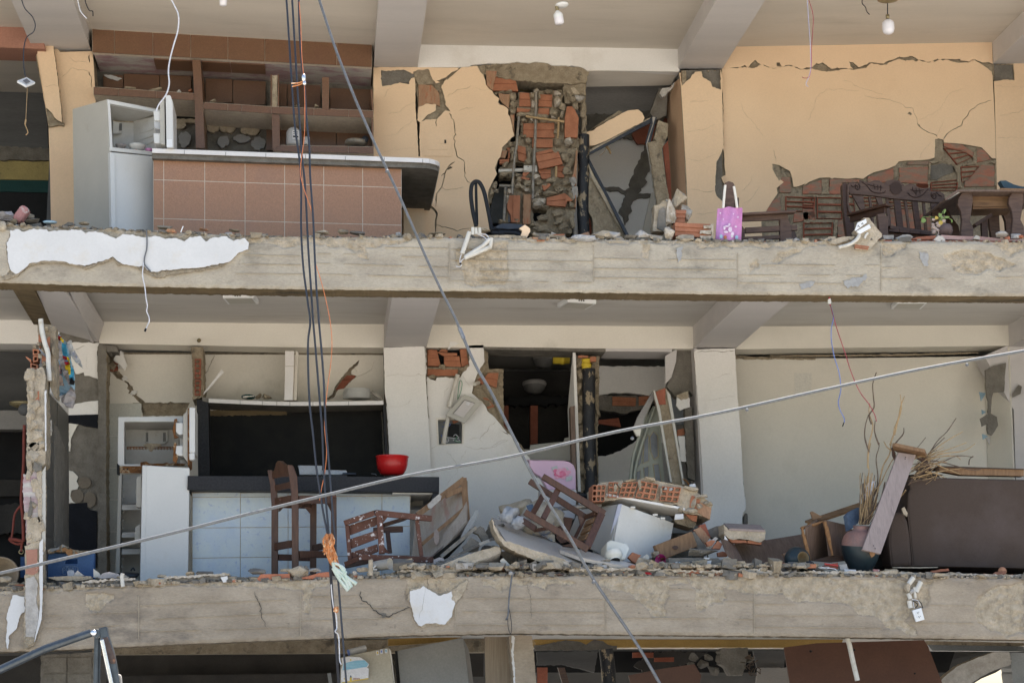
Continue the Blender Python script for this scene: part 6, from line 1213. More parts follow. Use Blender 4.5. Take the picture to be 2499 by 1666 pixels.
# pink tote bag on a wooden post
PBg=thing('tote_bag','pink and lilac tote bag with white handles hanging on a wooden post','bag',(1780,590,.12));c=child(PBg)
mb=MB();nx,ny=14,16
TL,TR,BR,BL_=(1751,509),(1812,507),(1809,587),(1746,586)
vs=[]
for j in range(ny+1):
    for i in range(nx+1):
        u,v=i/nx,j/ny;x=(TL[0]*(1-u)+TR[0]*u)*(1-v)+(BL_[0]*(1-u)+BR[0]*u)*v;y=(TL[1]*(1-u)+TR[1]*u)*(1-v)+(BL_[1]*(1-u)+BR[1]*u)*v-4*math.exp(-((u-.45)/.15)**2)*(1-v)
        vs.append(U(x,y,.08-.03*math.sin(u*math.pi)*(.4+v)+.012*math.sin(u*17+v*1.5)*(1-v*.5)))
mb.add(vs,[(j*(nx+1)+i,(j+1)*(nx+1)+i,(j+1)*(nx+1)+i+1,j*(nx+1)+i+1) for j in range(ny) for i in range(nx)],0,True);c(mb,'bag_front','pink_bag')
c(MB().plate([(1751,511,.15),(1812,509,.15),(1809,586,.17),(1746,585,.17)],.01),'bag_back','pink_bag')
for q in ((1765,508,1768,470,1770,452),(1799,507,1795,478,1791,455)):c(MB().tube(pd(.07,P(*q)),.012,seg=6),'handle','cw')
mb=MB()
for (x,y,rx,ry) in ((1768,556,3,5),(1774,552,6,2),(1782,560,5,7),(1780,548,3,3),(1772,566,6,3),(1788,570,4,5),(1796,553,3,2),(1765,535,1.5,1.5),(1801,530,2,2),(1758,520,2,2),(1790,522,1.5,1.5)):mb.prism([(x+rx*math.cos(t/8*6.28),y+ry*math.sin(t/8*6.28)) for t in range(8)],.035,.004)
c(mb,'pale_print','pale_print' if 'pale_print' in MT else mat('pale_print',(.78,.62,.76),bump=0,rough=.7).name,kind='stuff')
for i,(x,y,mt) in enumerate(((1760,577,'cs'),(1786,575,'paper'),(1770,579,'ca'),(1798,579,'cs'))):c(MB().prism([(x+4*math.cos(t/9*6.28),y+5*math.sin(t/9*6.28)) for t in range(9)],.038,.004),'motif',mt)
# the armchair it hangs on
AC=thing('wooden_armchair','dark wooden armchair on the upper ledge, bag hanging on its post','armchair',(1850,590,.6));c=child(AC)
c(MB().prism(P(1770,446,1778,442,1790,446,1793,452,1791,590,1771,590),.22,.07),'back_post','wb',bev=.006);c(MB().prism(P(1794,482,1804,482,1804,590,1796,590),.7,.05),'back_post','wb',bev=.006)
c(MB().bar((1806,525,.3),(1940,518,.3),.09,.022,up=(0,0,1)),'arm_rest','wb',bev=.006);c(MB().bar((1806,534,.34),(1922,530,.34),.03,.05,up=(0,0,1)),'arm_rail','wb')
c(MB().prism(Z('h',348,455,420,455,440,510,455,640,460,680,350,680),.32,.05),'front_leg','wb',bev=.005);c(MB().bar((1818,563,.35),(1945,556,.35),.04,.05,up=(0,0,1)),'seat_rail','wb',bev=.004);c(MB().bar((1818,583,.35),(1905,579,.35),.04,.03,up=(0,0,1)),'stretcher','wb');c(MB().prism(Z('h',30,500,60,540,60,680,30,680),.30,.05),'back_leg','wb')
c(MB().bar((1930,556,.9),(1945,600,.9),.04,.04),'back_leg','wb')
# carved bench
BN=thing('carved_bench','carved dark wooden bench with slatted back and flower crest','bench',(2180,590,1.2));c=child(BN)
cr=Z('L',330,125,365,112,400,112,445,130,465,92,520,110,580,115,640,90,690,95,740,130,790,95,850,85,920,100,980,155,1040,130,1090,140,1140,175,1200,185,1275,178,1280,220,1330,215,1390,225,1425,245,1440,260,1440,358,1200,340,850,305,600,270,345,250)
CRS=c(MB().prism(cr,1.20,.04),'crest_rail','wb',bev=.005)
def carve(pts,r_=.005,**k):build(MB().tube(pd(1.197,Z('L',*pts)),r_,seg=5,**k),'carving','wood_carve',CRS)
mb=MB();fc=Z('L',878,183)[0]
mb.prism([(fc[0]+14*math.cos(t/20*6.283),fc[1]+16*math.sin(t/20*6.283)) for t in range(20)],1.192,.01);build(mb,'flower_carving',mat('wood_carve_mid',(.06,.03,.018),sc=20,rough=.6).name,CRS)
for k in range(-2,3):
    carve((878+k*20-35,183-55+abs(k)*12,878+k*20+35,183+55-abs(k)*12),.0035,smooth=False);carve((878+k*20+35,183-55+abs(k)*12,878+k*20-35,183+55-abs(k)*12),.0035,smooth=False)
carve((480,110,540,150,600,220,680,243,740,235,760,215));carve((550,140,640,165,720,175),.004);carve((625,135,630,165,640,200),.004);carve((670,150,672,175,670,205),.004);carve((700,150,705,180,700,215),.004)
carve((1015,240,1060,280,1120,290,1180,265,1250,195));carve((1045,205,1120,215,1200,205),.004);carve((1070,170,1075,205,1110,250),.004);carve((1110,180,1115,210,1110,265),.004);carve((1145,180,1150,210,1160,250),.004)
carve((450,135,465,165,455,195,430,200,415,180,420,158,440,160,438,178));carve((1285,240,1290,280,1320,305,1340,285,1335,255,1310,250,1300,270,1315,280));carve((1340,230,1370,260,1410,280));carve((365,150,390,170,420,140))
c(MB().prism(Z('L',258,150,275,122,305,118,322,135,325,500,400,590,405,740,315,740,290,560,270,400),1.12,.07),'back_post','wk',bev=.006)
c(MB().prism(Z('L',322,135,340,160,335,340,350,420,385,480,365,495,335,440,322,380),1.1,.04),'post_bracket','wb')
for (x0,x1,y0,x2,x3,y1,mt) in ((375,500,262,480,530,450,'wb'),(565,590,278,610,640,650,'wb'),(645,715,286,690,740,400,'wb'),(765,795,298,790,830,655,'wb'),(855,930,305,895,970,660,'wk'),(975,1005,322,1020,1045,665,'wb'),(1065,1130,330,1110,1175,675,'wk'),(1185,1215,342,1215,1245,680,'wb'),(1280,1395,350,1310,1400,640,'wb')):
    c(MB().prism(Z('L',x0,y0,x1,y0+5,x3,y1,x2,y1),1.215+(.01 if x1-x0<40 else 0),.03),'back_slat',mt,bev=.003)
c(MB().bar((2074,526,.95),(2171,500,.50),.09,.025,up=(0,0,1)),'arm_rest','wk',bev=.006);c(MB().bar((2077,535,.95),(2160,513,.55),.03,.06,up=(0,0,1)),'arm_rail','wk')
c(MB().prism(Z('L',665,485,750,470,760,500,800,510,790,640,795,740,700,740,680,600),.52,.06),'front_leg','wb',bev=.006)
c(MB().bar((2165,557,.58),(2275,572,.75),.10,.03,up=(0,0,1)),'seat_edge','wk');
for k in range(4):c(MB().prism(Z('L',800+k*122,645+k*12,915+k*122,658+k*12,915+k*122,690+k*10,800+k*122,680+k*10),.55,.5),'seat_slat','wk')
c(MB().prism(P(2168,566,2280,573,2280,600,2168,600),.6,.04),'seat_rail','wk')
# table with wavy legs
TB=thing('wooden_table','rustic wooden table with wavy board legs at the right edge of the upper storey','table',(2400,590,.9));c=child(TB)
def tabletop():
    mb=MB();q=[(2306,487,.75),(2336,464,.75),(2440,459.5,.75),(2560,466,.75)];r_=[(2560,462,1.5),(2345,461,1.5)]
    mb.plate([(2306,484,.60),(2336,463,.60),(2560,462,.60),(2560,467,.60),(2340,468,.60),(2308,489,.60)],.9);return mb
mb=tabletop();c(mb,'tabletop','laminate',bev=.004);c(MB().prism(P(2441,459,2560,462,2560,465.5,2441,463),.595,.02),'chipped_edge','wood_raw')
c(MB().plate([(2312,486,.62),(2345,470,.62),(2350,474,1.3),(2330,488,1.3)],.02),'underside','fg')
c(MB().prism(P(2370,468,2474,467,2476,503,2374,505),.78,.04),'apron','wood_table',bev=.004);c(MB().plate([(2374,505,.8),(2474,503,.8),(2455,520,1.3),(2370,522,1.3)],.02,away=False),'drawer_bottom','wood_table')
wavy=Z('L',1635,240,1760,245,1765,330,1745,470,1730,560,1770,640,1775,760,1625,760,1625,690,1640,560,1625,450,1590,380,1595,310)
c(MB().prism(wavy,.66,.05),'leg','wb',bev=.006)
c(MB().prism([(x+(2471-2347),y-3) for x,y in wavy]+[],.66,.05),'leg','wb',bev=.006)
c(MB().prism(Z('L',1470,330,1530,330,1520,400,1480,430,1510,500,1600,620,1620,760,1530,760,1510,650,1470,560,1460,450),1.3,.05),'leg','wk');c(MB().prism(Z('L',2110,480,2250,440,2290,600,2250,720,2260,760,2130,760,2150,650,2140,560),1.3,.05),'leg','wb')
c(MB().prism(Z('L',1940,485,2065,480,2080,760,1980,760,1960,640),1.35,.05),'leg_board','wb')
mb=MB().bar((2368,558,1.0),(2408,532,1.0),.3,.03,up=(0,0,1));mb.prism(P(2395,535,2410,530,2412,600,2398,600),.9,.04);c(mb,'stretcher','wk')
mb=MB().tube([(2446,446,.9),(2462,457,.9),(2510,462,.9)],.03,r2=.02,seg=10);mb.plate([(2440,441,.85),(2455,440,.85),(2475,450,.85),(2520,462,.85),(2520,468,.85),(2465,462,.85),(2450,458,.85)],.08);solo(mb,'rubber_sandal','rubber_teal','blue-grey plastic sandal lying on the wooden table','sandal',bev=.006)
# socket box with mortar and conduit
OL=thing('socket_box','white socket box torn out with a lump of mortar on the upper ledge','socket',(2120,590,.0));c=child(OL)
c(MB().plate(pd(-.03,Z('D',550,1010,665,900,640,880,700,880,750,940,840,1050,840,1080,800,1110,720,1210,690,1225,560,1215,545,1140,600,1080)),.12,jit=.5),'mortar_lump','mp')
c(MB().plate(pd(-.06,Z('D',580,930,670,890,680,930,560,1018,552,1010)),.02),'socket_plate','wh',bev=.003);c(MB().plate(pd(-.055,Z('D',570,1020,705,945,725,985,600,1055)),.05),'back_box','wh',bev=.004)
for (x,y) in ((590,962),(600,975),(585,970),(632,935),(640,948),(626,945)):c(MB().prism([Z('D',x+5*math.cos(t),y+5*math.sin(t))[0] for t in (0,1.5,3,4.5)],-.0645,.006),'slot','slot')
c(MB().tube(pd(-.05,Z('D',600,1060,570,1110,500,1160,380,1195)),.016,seg=9),'conduit','pvc');ribbed(OL,Z('D',555,1160,705,1180,690,1220,550,1200),-.035,2,t=.05);c(MB().tube(pd(-.045,Z('D',690,1040,665,1070,655,1100)),.010,seg=8),'conduit','pvc')
chip(Y(.0,'D',220,1115,280,1080,345,1078,350,1100,260,1140),.0,.08,'mp','flat pale stone left of the socket box, upper');chip(Z('D',275,1130,400,1085,550,1075,540,1100,350,1160,285,1155),-.02,.1,'mp','long pale mortar slab under the socket box conduit')
chip(Z('D',850,1065,965,1062,965,1105,860,1105),.1,.1,'fg','small grey slab between bench leg and plant');chip(Z('D',975,1100,1060,1060,1140,1060,1175,1085,1100,1110),.08,.1,'fg','low grey rubble heap left of the orange plastic')
# orange plastic sheets along the floor edge
solo(MB().plate(Y(.12,'L',1020,780,1120,745,1240,735,1345,728,1320,775),.03),'orange_plastic','ca','smooth orange plastic piece left of the purple pot','plastic sheet',bev=.006)
solo(MB().plate(Y(.15,'L',1400,722,1600,735,1850,740,2080,765,2352,775,2352,800,1400,770),.05),'dusty_plastic',mat('clay_dusty',(.62,.42,.36),(.54,.32,.26),sc=5).name,'dusty pink plastic sheet under the table legs','plastic sheet')
solo(MB().plate(Y(.04,'L',665,780,1300,790,2352,790,2352,800,1500,808,670,798),.1),'orange_edge','ca','thin orange floor covering edge at the upper right','floor covering')
chip(Z('L',1310,780,1370,725,1420,740,1450,790,1400,805),.02,.06,'fg','grey crumbling lump in front of the plant');chip(Z('L',1770,765,1800,725,1840,740,1845,775),.02,.06,'fg','grey lump on the dusty plastic below the table');frag(2444,572,30,14,'fg','grey stone under the right table leg',d=.1);frag(2480,576,28,14,'fg','pale stone at the far right end of the upper ledge',d=.08);frag(2491,578,14,9,'ca','small round orange lump at the far right end',d=.06);frag(2458,582,10,10,'ca','orange torn plastic corner below the table',d=.03)
# plant in a round stone pot
PT=thing('potted_plant','wilting plant with green and yellow leaves growing from a purple ball-shaped pot','plant',(2300,590,.3));c=child(PT)
c(MB().lathe(U(2307,576,.3),(0,0,1),[(0,0),(.035,.0),(.062,.02),(.075,.05),(.07,.08),(.05,.105),(.03,.11),(0,.11)],20,wob=.12),'pot','stone_purple')
for a in ((1390,560,1400,500,1420,450,1440,430),(1390,560,1360,530,1290,520,1200,515,1170,540),(1400,560,1450,520,1490,530,1525,560),(1390,580,1400,540,1380,500),(1400,600,1430,560,1450,520,1480,515)):c(MB().tube(pd(.28,Z('L',*a)),.0035,seg=5),'stem','leaf')
for i,(x,y,w_,h_,mt,r_) in enumerate(((1195,555,60,60,'leaf',.5),(1385,495,40,50,'leaf',0),(1440,450,22,60,'leaf',.3),(1465,518,55,28,'leaf',0),(1520,560,18,45,'leaf',-.2),(1345,525,42,40,'leaf_yellow',.3),(1392,585,50,55,'leaf_yellow',-.1),(1310,545,40,28,'petal_dry',.2),(1430,560,44,36,'petal_dry',0),(1410,520,30,26,'leaf',.6))):
    mb=MB();n=9;cc=Z('L',x,y)[0];mb.plate([(cc[0]+(w_*.5*math.cos(t/n*6.283)*(1-.25*math.sin(t/n*6.283)))/4.713*math.cos(r_)-h_*.5*math.sin(t/n*6.283)/4.713*math.sin(r_),cc[1]+h_*.5*math.sin(t/n*6.283)/4.713*math.cos(r_)+w_*.5*math.cos(t/n*6.283)/4.713*math.sin(r_),.26+.01*math.cos(t/n*12)) for t in range(n)],.002);c(mb,'leaf',mt)
for i in range(9):mb=MB();rr=random.Random(i);mb.rock(U(*Z('L',1320+rr.uniform(-25,50),590+i*13)[0],.27),(.02,.012,.014),i,1,.7);c(mb,'dry_flower','petal_dry')
c(MB().tube(pd(.27,Z('L',1345,650,1370,700,1350,740)),.006,seg=6),'dry_stem','petal_dry')
# ---- bulbs
B1=thing('ceiling_bulb','white bulb in a tilted socket on the ceiling above the shaft','light bulb',Vector(U(1371,12,1.0)));c=child(B1)
zc=U(1300,112,3).z;pb=U(1371,12,.9);
c(MB().lathe(pb+Vector((0,0,.005)),(.1,-.1,-1),[(0,0),(.06,0),(.062,.012),(.05,.022),(0,.024)],26),'rose','wh')
c(MB().tube([(1358,16,.9),(1361,27,.9)],.016,seg=10),'socket','brass');
c(MB().lathe(U(1360,26,.9),Vector((.16,0,-1)),[(.012,0),(.02,.012),(.042,.035),(.045,.05),(.045,.075)],20),'bulb_base','wh');c(MB().lathe(U(1360,26,.9)+Vector((.012,0,-.073)),Vector((.16,0,-1)),[(.045,0),(.044,.05),(.036,.062),(0,.065)],20),'bulb','bulb')
B2=thing('ceiling_bulb','large round bulb hanging from a black cord at the upper right','light bulb',Vector(U(2170,85,1.0)));c=child(B2)
c(MB().tube([(2165,-20,1.0),(2166,0,1.0),(2166,38,1.0)],.005,seg=6),'cord','wire_dark');c(MB().lathe(U(2166,37,1.0),(0,0,-1),[(0,0),(.018,0),(.018,.035),(0,.036)],14),'socket','brass')
c(MB().lathe(U(2167,48,1.0),(0,0,-1),[(.018,0),(.035,.01),(.055,.03),(.058,.06),(.058,.10),(.05,.13),(.03,.145),(0,.15)],24),'bulb','bulb')
c(MB().lathe(U(2167,-3,.9),(0,0,-1),[(0,0),(.09,0),(.10,.012),(.05,.02),(0,.02)],20),'rose','brass')
mb=MB();p=U(545,0,1.0);mb.lathe(p+Vector((0,0,.03)),(0,0,-1),[(.03,0),(.036,.02),(.034,.08),(.02,.09),(0,.09)],20);B3=solo(mb,'ceiling_bulb','bulb','white bulb cut by the top edge above the kitchen shelves','light bulb')
for pts,mt,lb,d in ((P(2105,-8,2104,8,2112,18,2115,28,2122,36),'wire_dark','short black wire sticking down from the ceiling near the round bulb',1.0),(P(206,-10,210,10,218,26,226,28,227,40),'wire_dark','short dark wire below the upper left ceiling',.9),(P(188,-10,192,12,198,30,212,46),'wire_white','short white wire with a black tip at the upper left',.9)):
    solo(MB().tube(pd(d,pts),.005,seg=6),'loose_wire',mt,lb,'wire')
W1_=solo(MB().tube(pd(.3,P(1969,-20,1974,60,1977,100,1979,160,1975,185,1967,205,1973,212)),.003,seg=6),'hanging_wire','wire_blue' if 0 else mat('wire_lilac',(.50,.50,.66),bump=0).name,'long pale blue wire hanging before the cracked peach wall','wire')
solo(MB().tube(pd(.3,P(1966,-20,1983,30,1984,70,1981,110,1980,160,1975,187,1964,191,1957,188)),.003,seg=6),'hanging_wire','wire_red','long dull red wire hanging before the cracked peach wall','wire')
solo(MB().tube(pd(.4,P(413,-10,426,15,436,40,434,75,424,110,415,145,411,175,413,205,405,232,388,255,381,272)),.007,seg=7),'white_cable','wire_white','white cable dropping from the ceiling to the open freezer door','cable')
# socket plate dangling at the left
HS=solo(MB().tube(pd(.8,P(50,-10,60,20,78,40,86,60,82,78,65,92,58,120,58,160,62,188)),.005,seg=6),'dangling_socket','cable_blue','white plate dangling on a blue wire at the far upper left','socket')
build(MB().plate([(42,197,.75),(65,188,.85),(86,201,.8),(64,209,.7)],.022),'plate','wh',HS,bev=.003);build(MB().plate([(56,197,.745),(65,193,.79),(74,200,.76),(64,205,.72)],.004,away=False),'broken_insert','print_grey',HS)
mb=MB().tube(pd(.8,P(67,210,65,250,63,292)),.0025,seg=5);mb.tube(pd(.8,P(63,292,61,304)),.008,seg=6);mb.tube(pd(.8,P(61,304,66,316,68,324,63,330)),.005,seg=5);build(mb,'wire_tail','twig',HS)
# ================================================================ middle storey: broken wall end at the left
HW=thing('hanging_wall_end','tall torn wall end of bare mortar hanging over the lower beam at the left','wall fragment',(85,1570,-.05));c=child(HW)
def seg_(pts,d,t,mt,nm='mortar_core',jit=1.2,side='mt'):mb=MB().prism(rag(pts,jit,5,int(pts[0][0]+pts[0][1])),d,t,mside=1);return c(mb,nm,[mt,side])
seg_(Z('I',302,680,340,650,400,655,470,620,500,670,510,720,505,900,520,1200,515,1568,300,1568,300,1200,310,1000,300,850),-.02,.28,'mp')
seg_(Z('J',300,0,515,0,512,230,480,260,440,290,400,310,350,370,310,370,296,200),-.02,.28,'mp')
seg_(Z('J',262,350,340,375,400,310,470,285,480,640,470,860,465,1080,440,1110,300,1150,290,900,270,720,258,520),-.03,.26,'purple_paint','painted_core')
seg_(Z('J',415,330,470,300,470,860,430,900,420,640),-.045,.1,'mp')
seg_(Z('J',300,850,440,830,470,900,465,1080,400,1110,300,1130),-.045,.1,'mp')
seg_(Z('J',275,1160,445,1090,465,1180,470,1450,480,1568,290,1568,280,1400),-.04,.26,'mp')
seg_(Z('m',225,400,330,390,325,520,345,560,330,600,290,620,225,610,235,500),-.055,.1,'salmon','painted_brick',.6)
seg_(Z('m',215,620,370,600,365,1000,350,1060,310,1200,300,1230,240,1270,205,1265,215,1100,220,900),-.05,.2,'mp','mortar_core')
seg_(Z('m',225,650,300,630,335,700,320,850,340,940,330,1050,300,1170,225,1160,222,900),-.062,.05,'fg','mortar_block',.8)
seg_(Z('m',220,1170,290,1160,300,1200,235,1268,205,1262),-.065,.06,'mt','mortar_tip')
seg_(Z('m',345,340,378,300,375,800,365,1010,345,1080,300,1215,308,1160,330,1050,350,900,345,600),-.06,.012,'wp','plaster_skin',.5)
seg_(Z('J',470,330,515,260,512,1200,485,1250,480,1568,462,1568,468,1200),-.035,.012,'es','plaster_skin',.5)
seg_(Z('I',500,900,522,880,522,1568,508,1568),-.03,.012,'wp','plaster_skin',.5)
c(MB().prism(Z('I',422,900,438,890,440,1030,395,1035,400,985,425,960),-.03,.05),'brick','brick')
for k in range(26):
    rr=random.Random(k*3+1);y=915+k*24.5;x=rr.uniform(68,104) if y<1500 else rr.uniform(62,85)
    c(MB().rock(U(x,y,-.035),(rr.uniform(.02,.05),.022,rr.uniform(.03,.07)),k,2,.6),'mortar_lump','mp')
for q in (('J',380,215,470,260,470,300,400,330,370,290),('J',310,830,345,600,370,740,345,830)):c(MB().prism(rag(Z(*q),1,4,3),-.06,.02),'dark_cavity','mg')
# upper part: broken hollow bricks and mortar behind
c(MB().prism(rag(Z('I',420,150,500,140,620,165,632,300,640,980,610,960,560,840,555,780,500,690,470,620,520,500,440,350,430,250),1.2,5,7),.16,.16),'mortar_core','mt')
for q in ((365,420,440,430,430,480,370,490),(370,500,430,490,425,560,372,570),(340,580,425,600,425,640,340,640),(285,500,350,540,350,575,295,520)):
    mb=MB();pq=Z('I',*q);mb.prism(pq,.12,.12,holes=[[((p[0]-sum(a[0] for a in pq)/4)*.62+sum(a[0] for a in pq)/4,(p[1]-sum(a[1] for a in pq)/4)*.55+sum(a[1] for a in pq)/4) for p in pq]] if q[0]!=285 else ());mb.prism([(p[0],p[1]) for p in pq],.235,.01,mi=1);c(mb,'brick',['brick','br'])
for q in ((435,250,470,320,450,420,430,330),(540,290,560,280,565,560,575,680,560,640,545,470,510,330),(470,480,520,520,530,610,470,580)):c(MB().prism(Z('I',*q),.13,.05),'brick','brick')
for (x,y,w_,h_) in ((385,400,60,50),(440,370,50,60),(490,440,60,40),(450,510,50,70),(500,590,50,60),(600,420,40,160),(600,700,40,200),(520,200,60,60)):lump('I',x,y,w_,h_,parent=HW,d=.12,dd=.04)
solo(MB().tube(pd(.08,Z('I',457,85,470,200,500,340,540,470,545,600,555,780)),.021,seg=10),'conduit_pipe','pvc','bent white plastic pipe in the broken wall top at the left','pipe')
# cloth bundle
CB=thing('hanging_curtain','bright blue, red and yellow curtain bunched up under the beam at the left','curtain',(170,985,.9));c=child(CB)
def cloth(pts,d,mt,nm='fold',t=.03):
    mb=MB();v2,f2=cdt([rag(Z('I',*pts),1.0,4,int(pts[0]))]);
    mb.sheet(v2,f2,lambda p:U(p[0],p[1],d+.03*math.sin(p[0]*.45+p[1]*.06)),Vector((0,t,0)));c(mb,nm,mt)
cloth((640,250,680,270,740,340,790,520,825,640,840,760,830,1020,790,1000,760,900,700,960,660,940,640,700),.75,'cs')
cloth((690,350,740,370,760,480,800,620,825,640,830,780,790,770,770,700,740,600,705,480),.70,'cloth_blue');cloth((700,490,750,510,790,590,740,615,715,560),.67,'cloth_red');cloth((750,500,780,540,785,590,765,560),.66,'cloth_yellow');cloth((730,615,785,590,795,700,765,712,740,660),.66,'cloth_yellow');cloth((680,285,715,320,710,350,680,330),.67,'cloth_yellow');cloth((645,270,690,280,670,320,645,320),.68,'cloth_red')
cloth((640,300,690,330,690,430,720,560,770,700,775,830,740,760,690,640,650,480),.66,'cloth_grey','lace_fold');cloth((740,340,800,320,830,430,900,540,935,640,840,560,780,480),.8,'clear_plastic','lace_fold');cloth((640,700,690,720,720,830,660,830),.69,'petal_dry','fold');cloth((800,740,840,780,830,820,780,810),.65,'rubber','dark_fold')
cloth((670,950,740,930,800,840,840,880,850,960,820,1080,740,1070,690,1000),.68,'cloth_grey','lace_fold');cloth((815,450,865,515,830,520),.8,'wire_blue','fold');cloth((650,580,690,640,690,700,650,690),.68,'quilt_pink')
c(MB().tube(pd(.7,Z('I',632,225,660,240,650,250,630,245)),.008),'hook','wh')
# red harness strap
HS2=thing('harness_strap','dusty red strap with a flat ring hanging in the dark room at the far left','strap',(35,1340,.5));c=child(HS2)
for pts,r_ in ((('J',275,-200,270,0,270,150,260,350,240,600,245,700),.014),(('J',240,700,190,760,160,830,145,980,130,1070),.010),(('J',240,700,255,820,262,960,265,1110),.014),(('J',100,1080,180,1090,265,1110),.016),(('J',100,1080,130,1110,200,1140,265,1120),.010),(('J',245,1140,240,1220),.012)):c(MB().tube(pd(.45,Z(*pts)),r_,seg=7),'webbing','strap_red')
c(MB().lathe(U(*Z('J',240,1225)[0],.45),(0,-1,0),[(.015,0),(.022,0),(.022,.01),(.015,.01)],14),'ring','brass')
# dark left room lamp
mb=MB();p=U(*Z('I',260,1025)[0],2.6);mb.lathe(p,(0,0,-1),[(0,0),(.13,.0),(.13,.02),(.06,.05),(0,.05)],20);LL=solo(mb,'wall_lamp','brass','dim brass lamp in the dark room at the left','lamp');build(MB().rock(U(*Z('I',275,1100)[0],2.5),.06,2,2,.05),'globe','dw',LL)
# bucket
mb=MB();p=U(2,1400,.35);mb.lathe(p,Vector((.25,-1,.25)),[(0,-.2),(.085,-.2),(.145,0),(.15,.01),(.14,.012),(.135,0),(.08,-.19),(0,-.19)],28);BK=solo(mb,'tipped_bucket',mat('bucket_tan',(.30,.24,.16),(.24,.18,.12),sc=8,rough=.7).name,'tan bucket tipped toward the viewer at the far left','bucket')
# blue crate
CRT=thing('bottle_crate','blue plastic bottle crate with a white bear emblem, draped with torn veneer','crate',(170,1420,.45));c=child(CRT)
hc=Z('m',575,485,678,480,676,520,573,520)
c(MB().prism(Z('m',410,430,828,425,820,640,412,650),.42,.03,holes=[hc]),'front_panel','crate_blue',bev=.004)
mb=MB().plate([(107,1352,.60),(114,1349,.42),(114,1412,.42),(107,1410,.60)],.02);mb.prism(P(50,1358,107,1356,108,1408,50,1408),.62,.03);mb.prism(P(112,1352,232,1350,232,1412,112,1412),.72,.03);c(mb,'crate_side','crate_blue')
mb=MB();
EMB=mat('emblem_blue',(.16,.24,.36),rough=.6,bump=0)
def em(pts,w_=2.2,mt='emblem_blue',d=.414):
    c(MB().tube(pd(d,Z('m',*pts)),w_*.0011,seg=5),'emblem_line',mt)
em((548,575,556,552,590,543,620,541,655,544,682,552,688,575,690,600));em((548,575,552,612,580,610));em((556,600,558,563,568,560,572,575,562,582));em((583,585,583,556,592,552,598,560,598,585));em((606,583,606,552,614,582));em((622,583,622,552));em((633,582,640,552,650,582));em((660,552,660,580,672,580));em((672,556,684,558,682,584))
c(MB().prism(Z('m',588,590,600,578,625,572,645,580,652,600,648,625,640,640,628,628,612,632,606,645,596,645,592,612),.413,.006),'bear_emblem','paper')
mb=MB();pts=Z('m',375,410,440,395,500,385,550,350,580,370,640,395,700,408,800,405,812,415,760,430,700,440,640,450,600,440,570,410,520,420,440,428,378,432)
v2,f2=cdt([rag(pts,1,5,3)]);mb.sheet(v2,f2,lambda p:U(p[0],p[1],.36+.05*math.sin(p[0]*.2)),Vector((0,.2,0)));VN=solo(mb,'torn_veneer','mt','curled torn veneer sheet lying on the blue crate','veneer sheet')
build(MB().prism(rag(Z('m',375,405,430,390,500,382,548,348,575,365,540,385,500,400,440,415,378,428),.6,4,3),.33,.02),'pale_edge','duct_grey',VN);build(MB().prism(rag(Z('m',470,415,560,378,640,400,690,430,600,452,570,410),1,4,5),.325,.02),'fibre_edge','chipboard',VN)
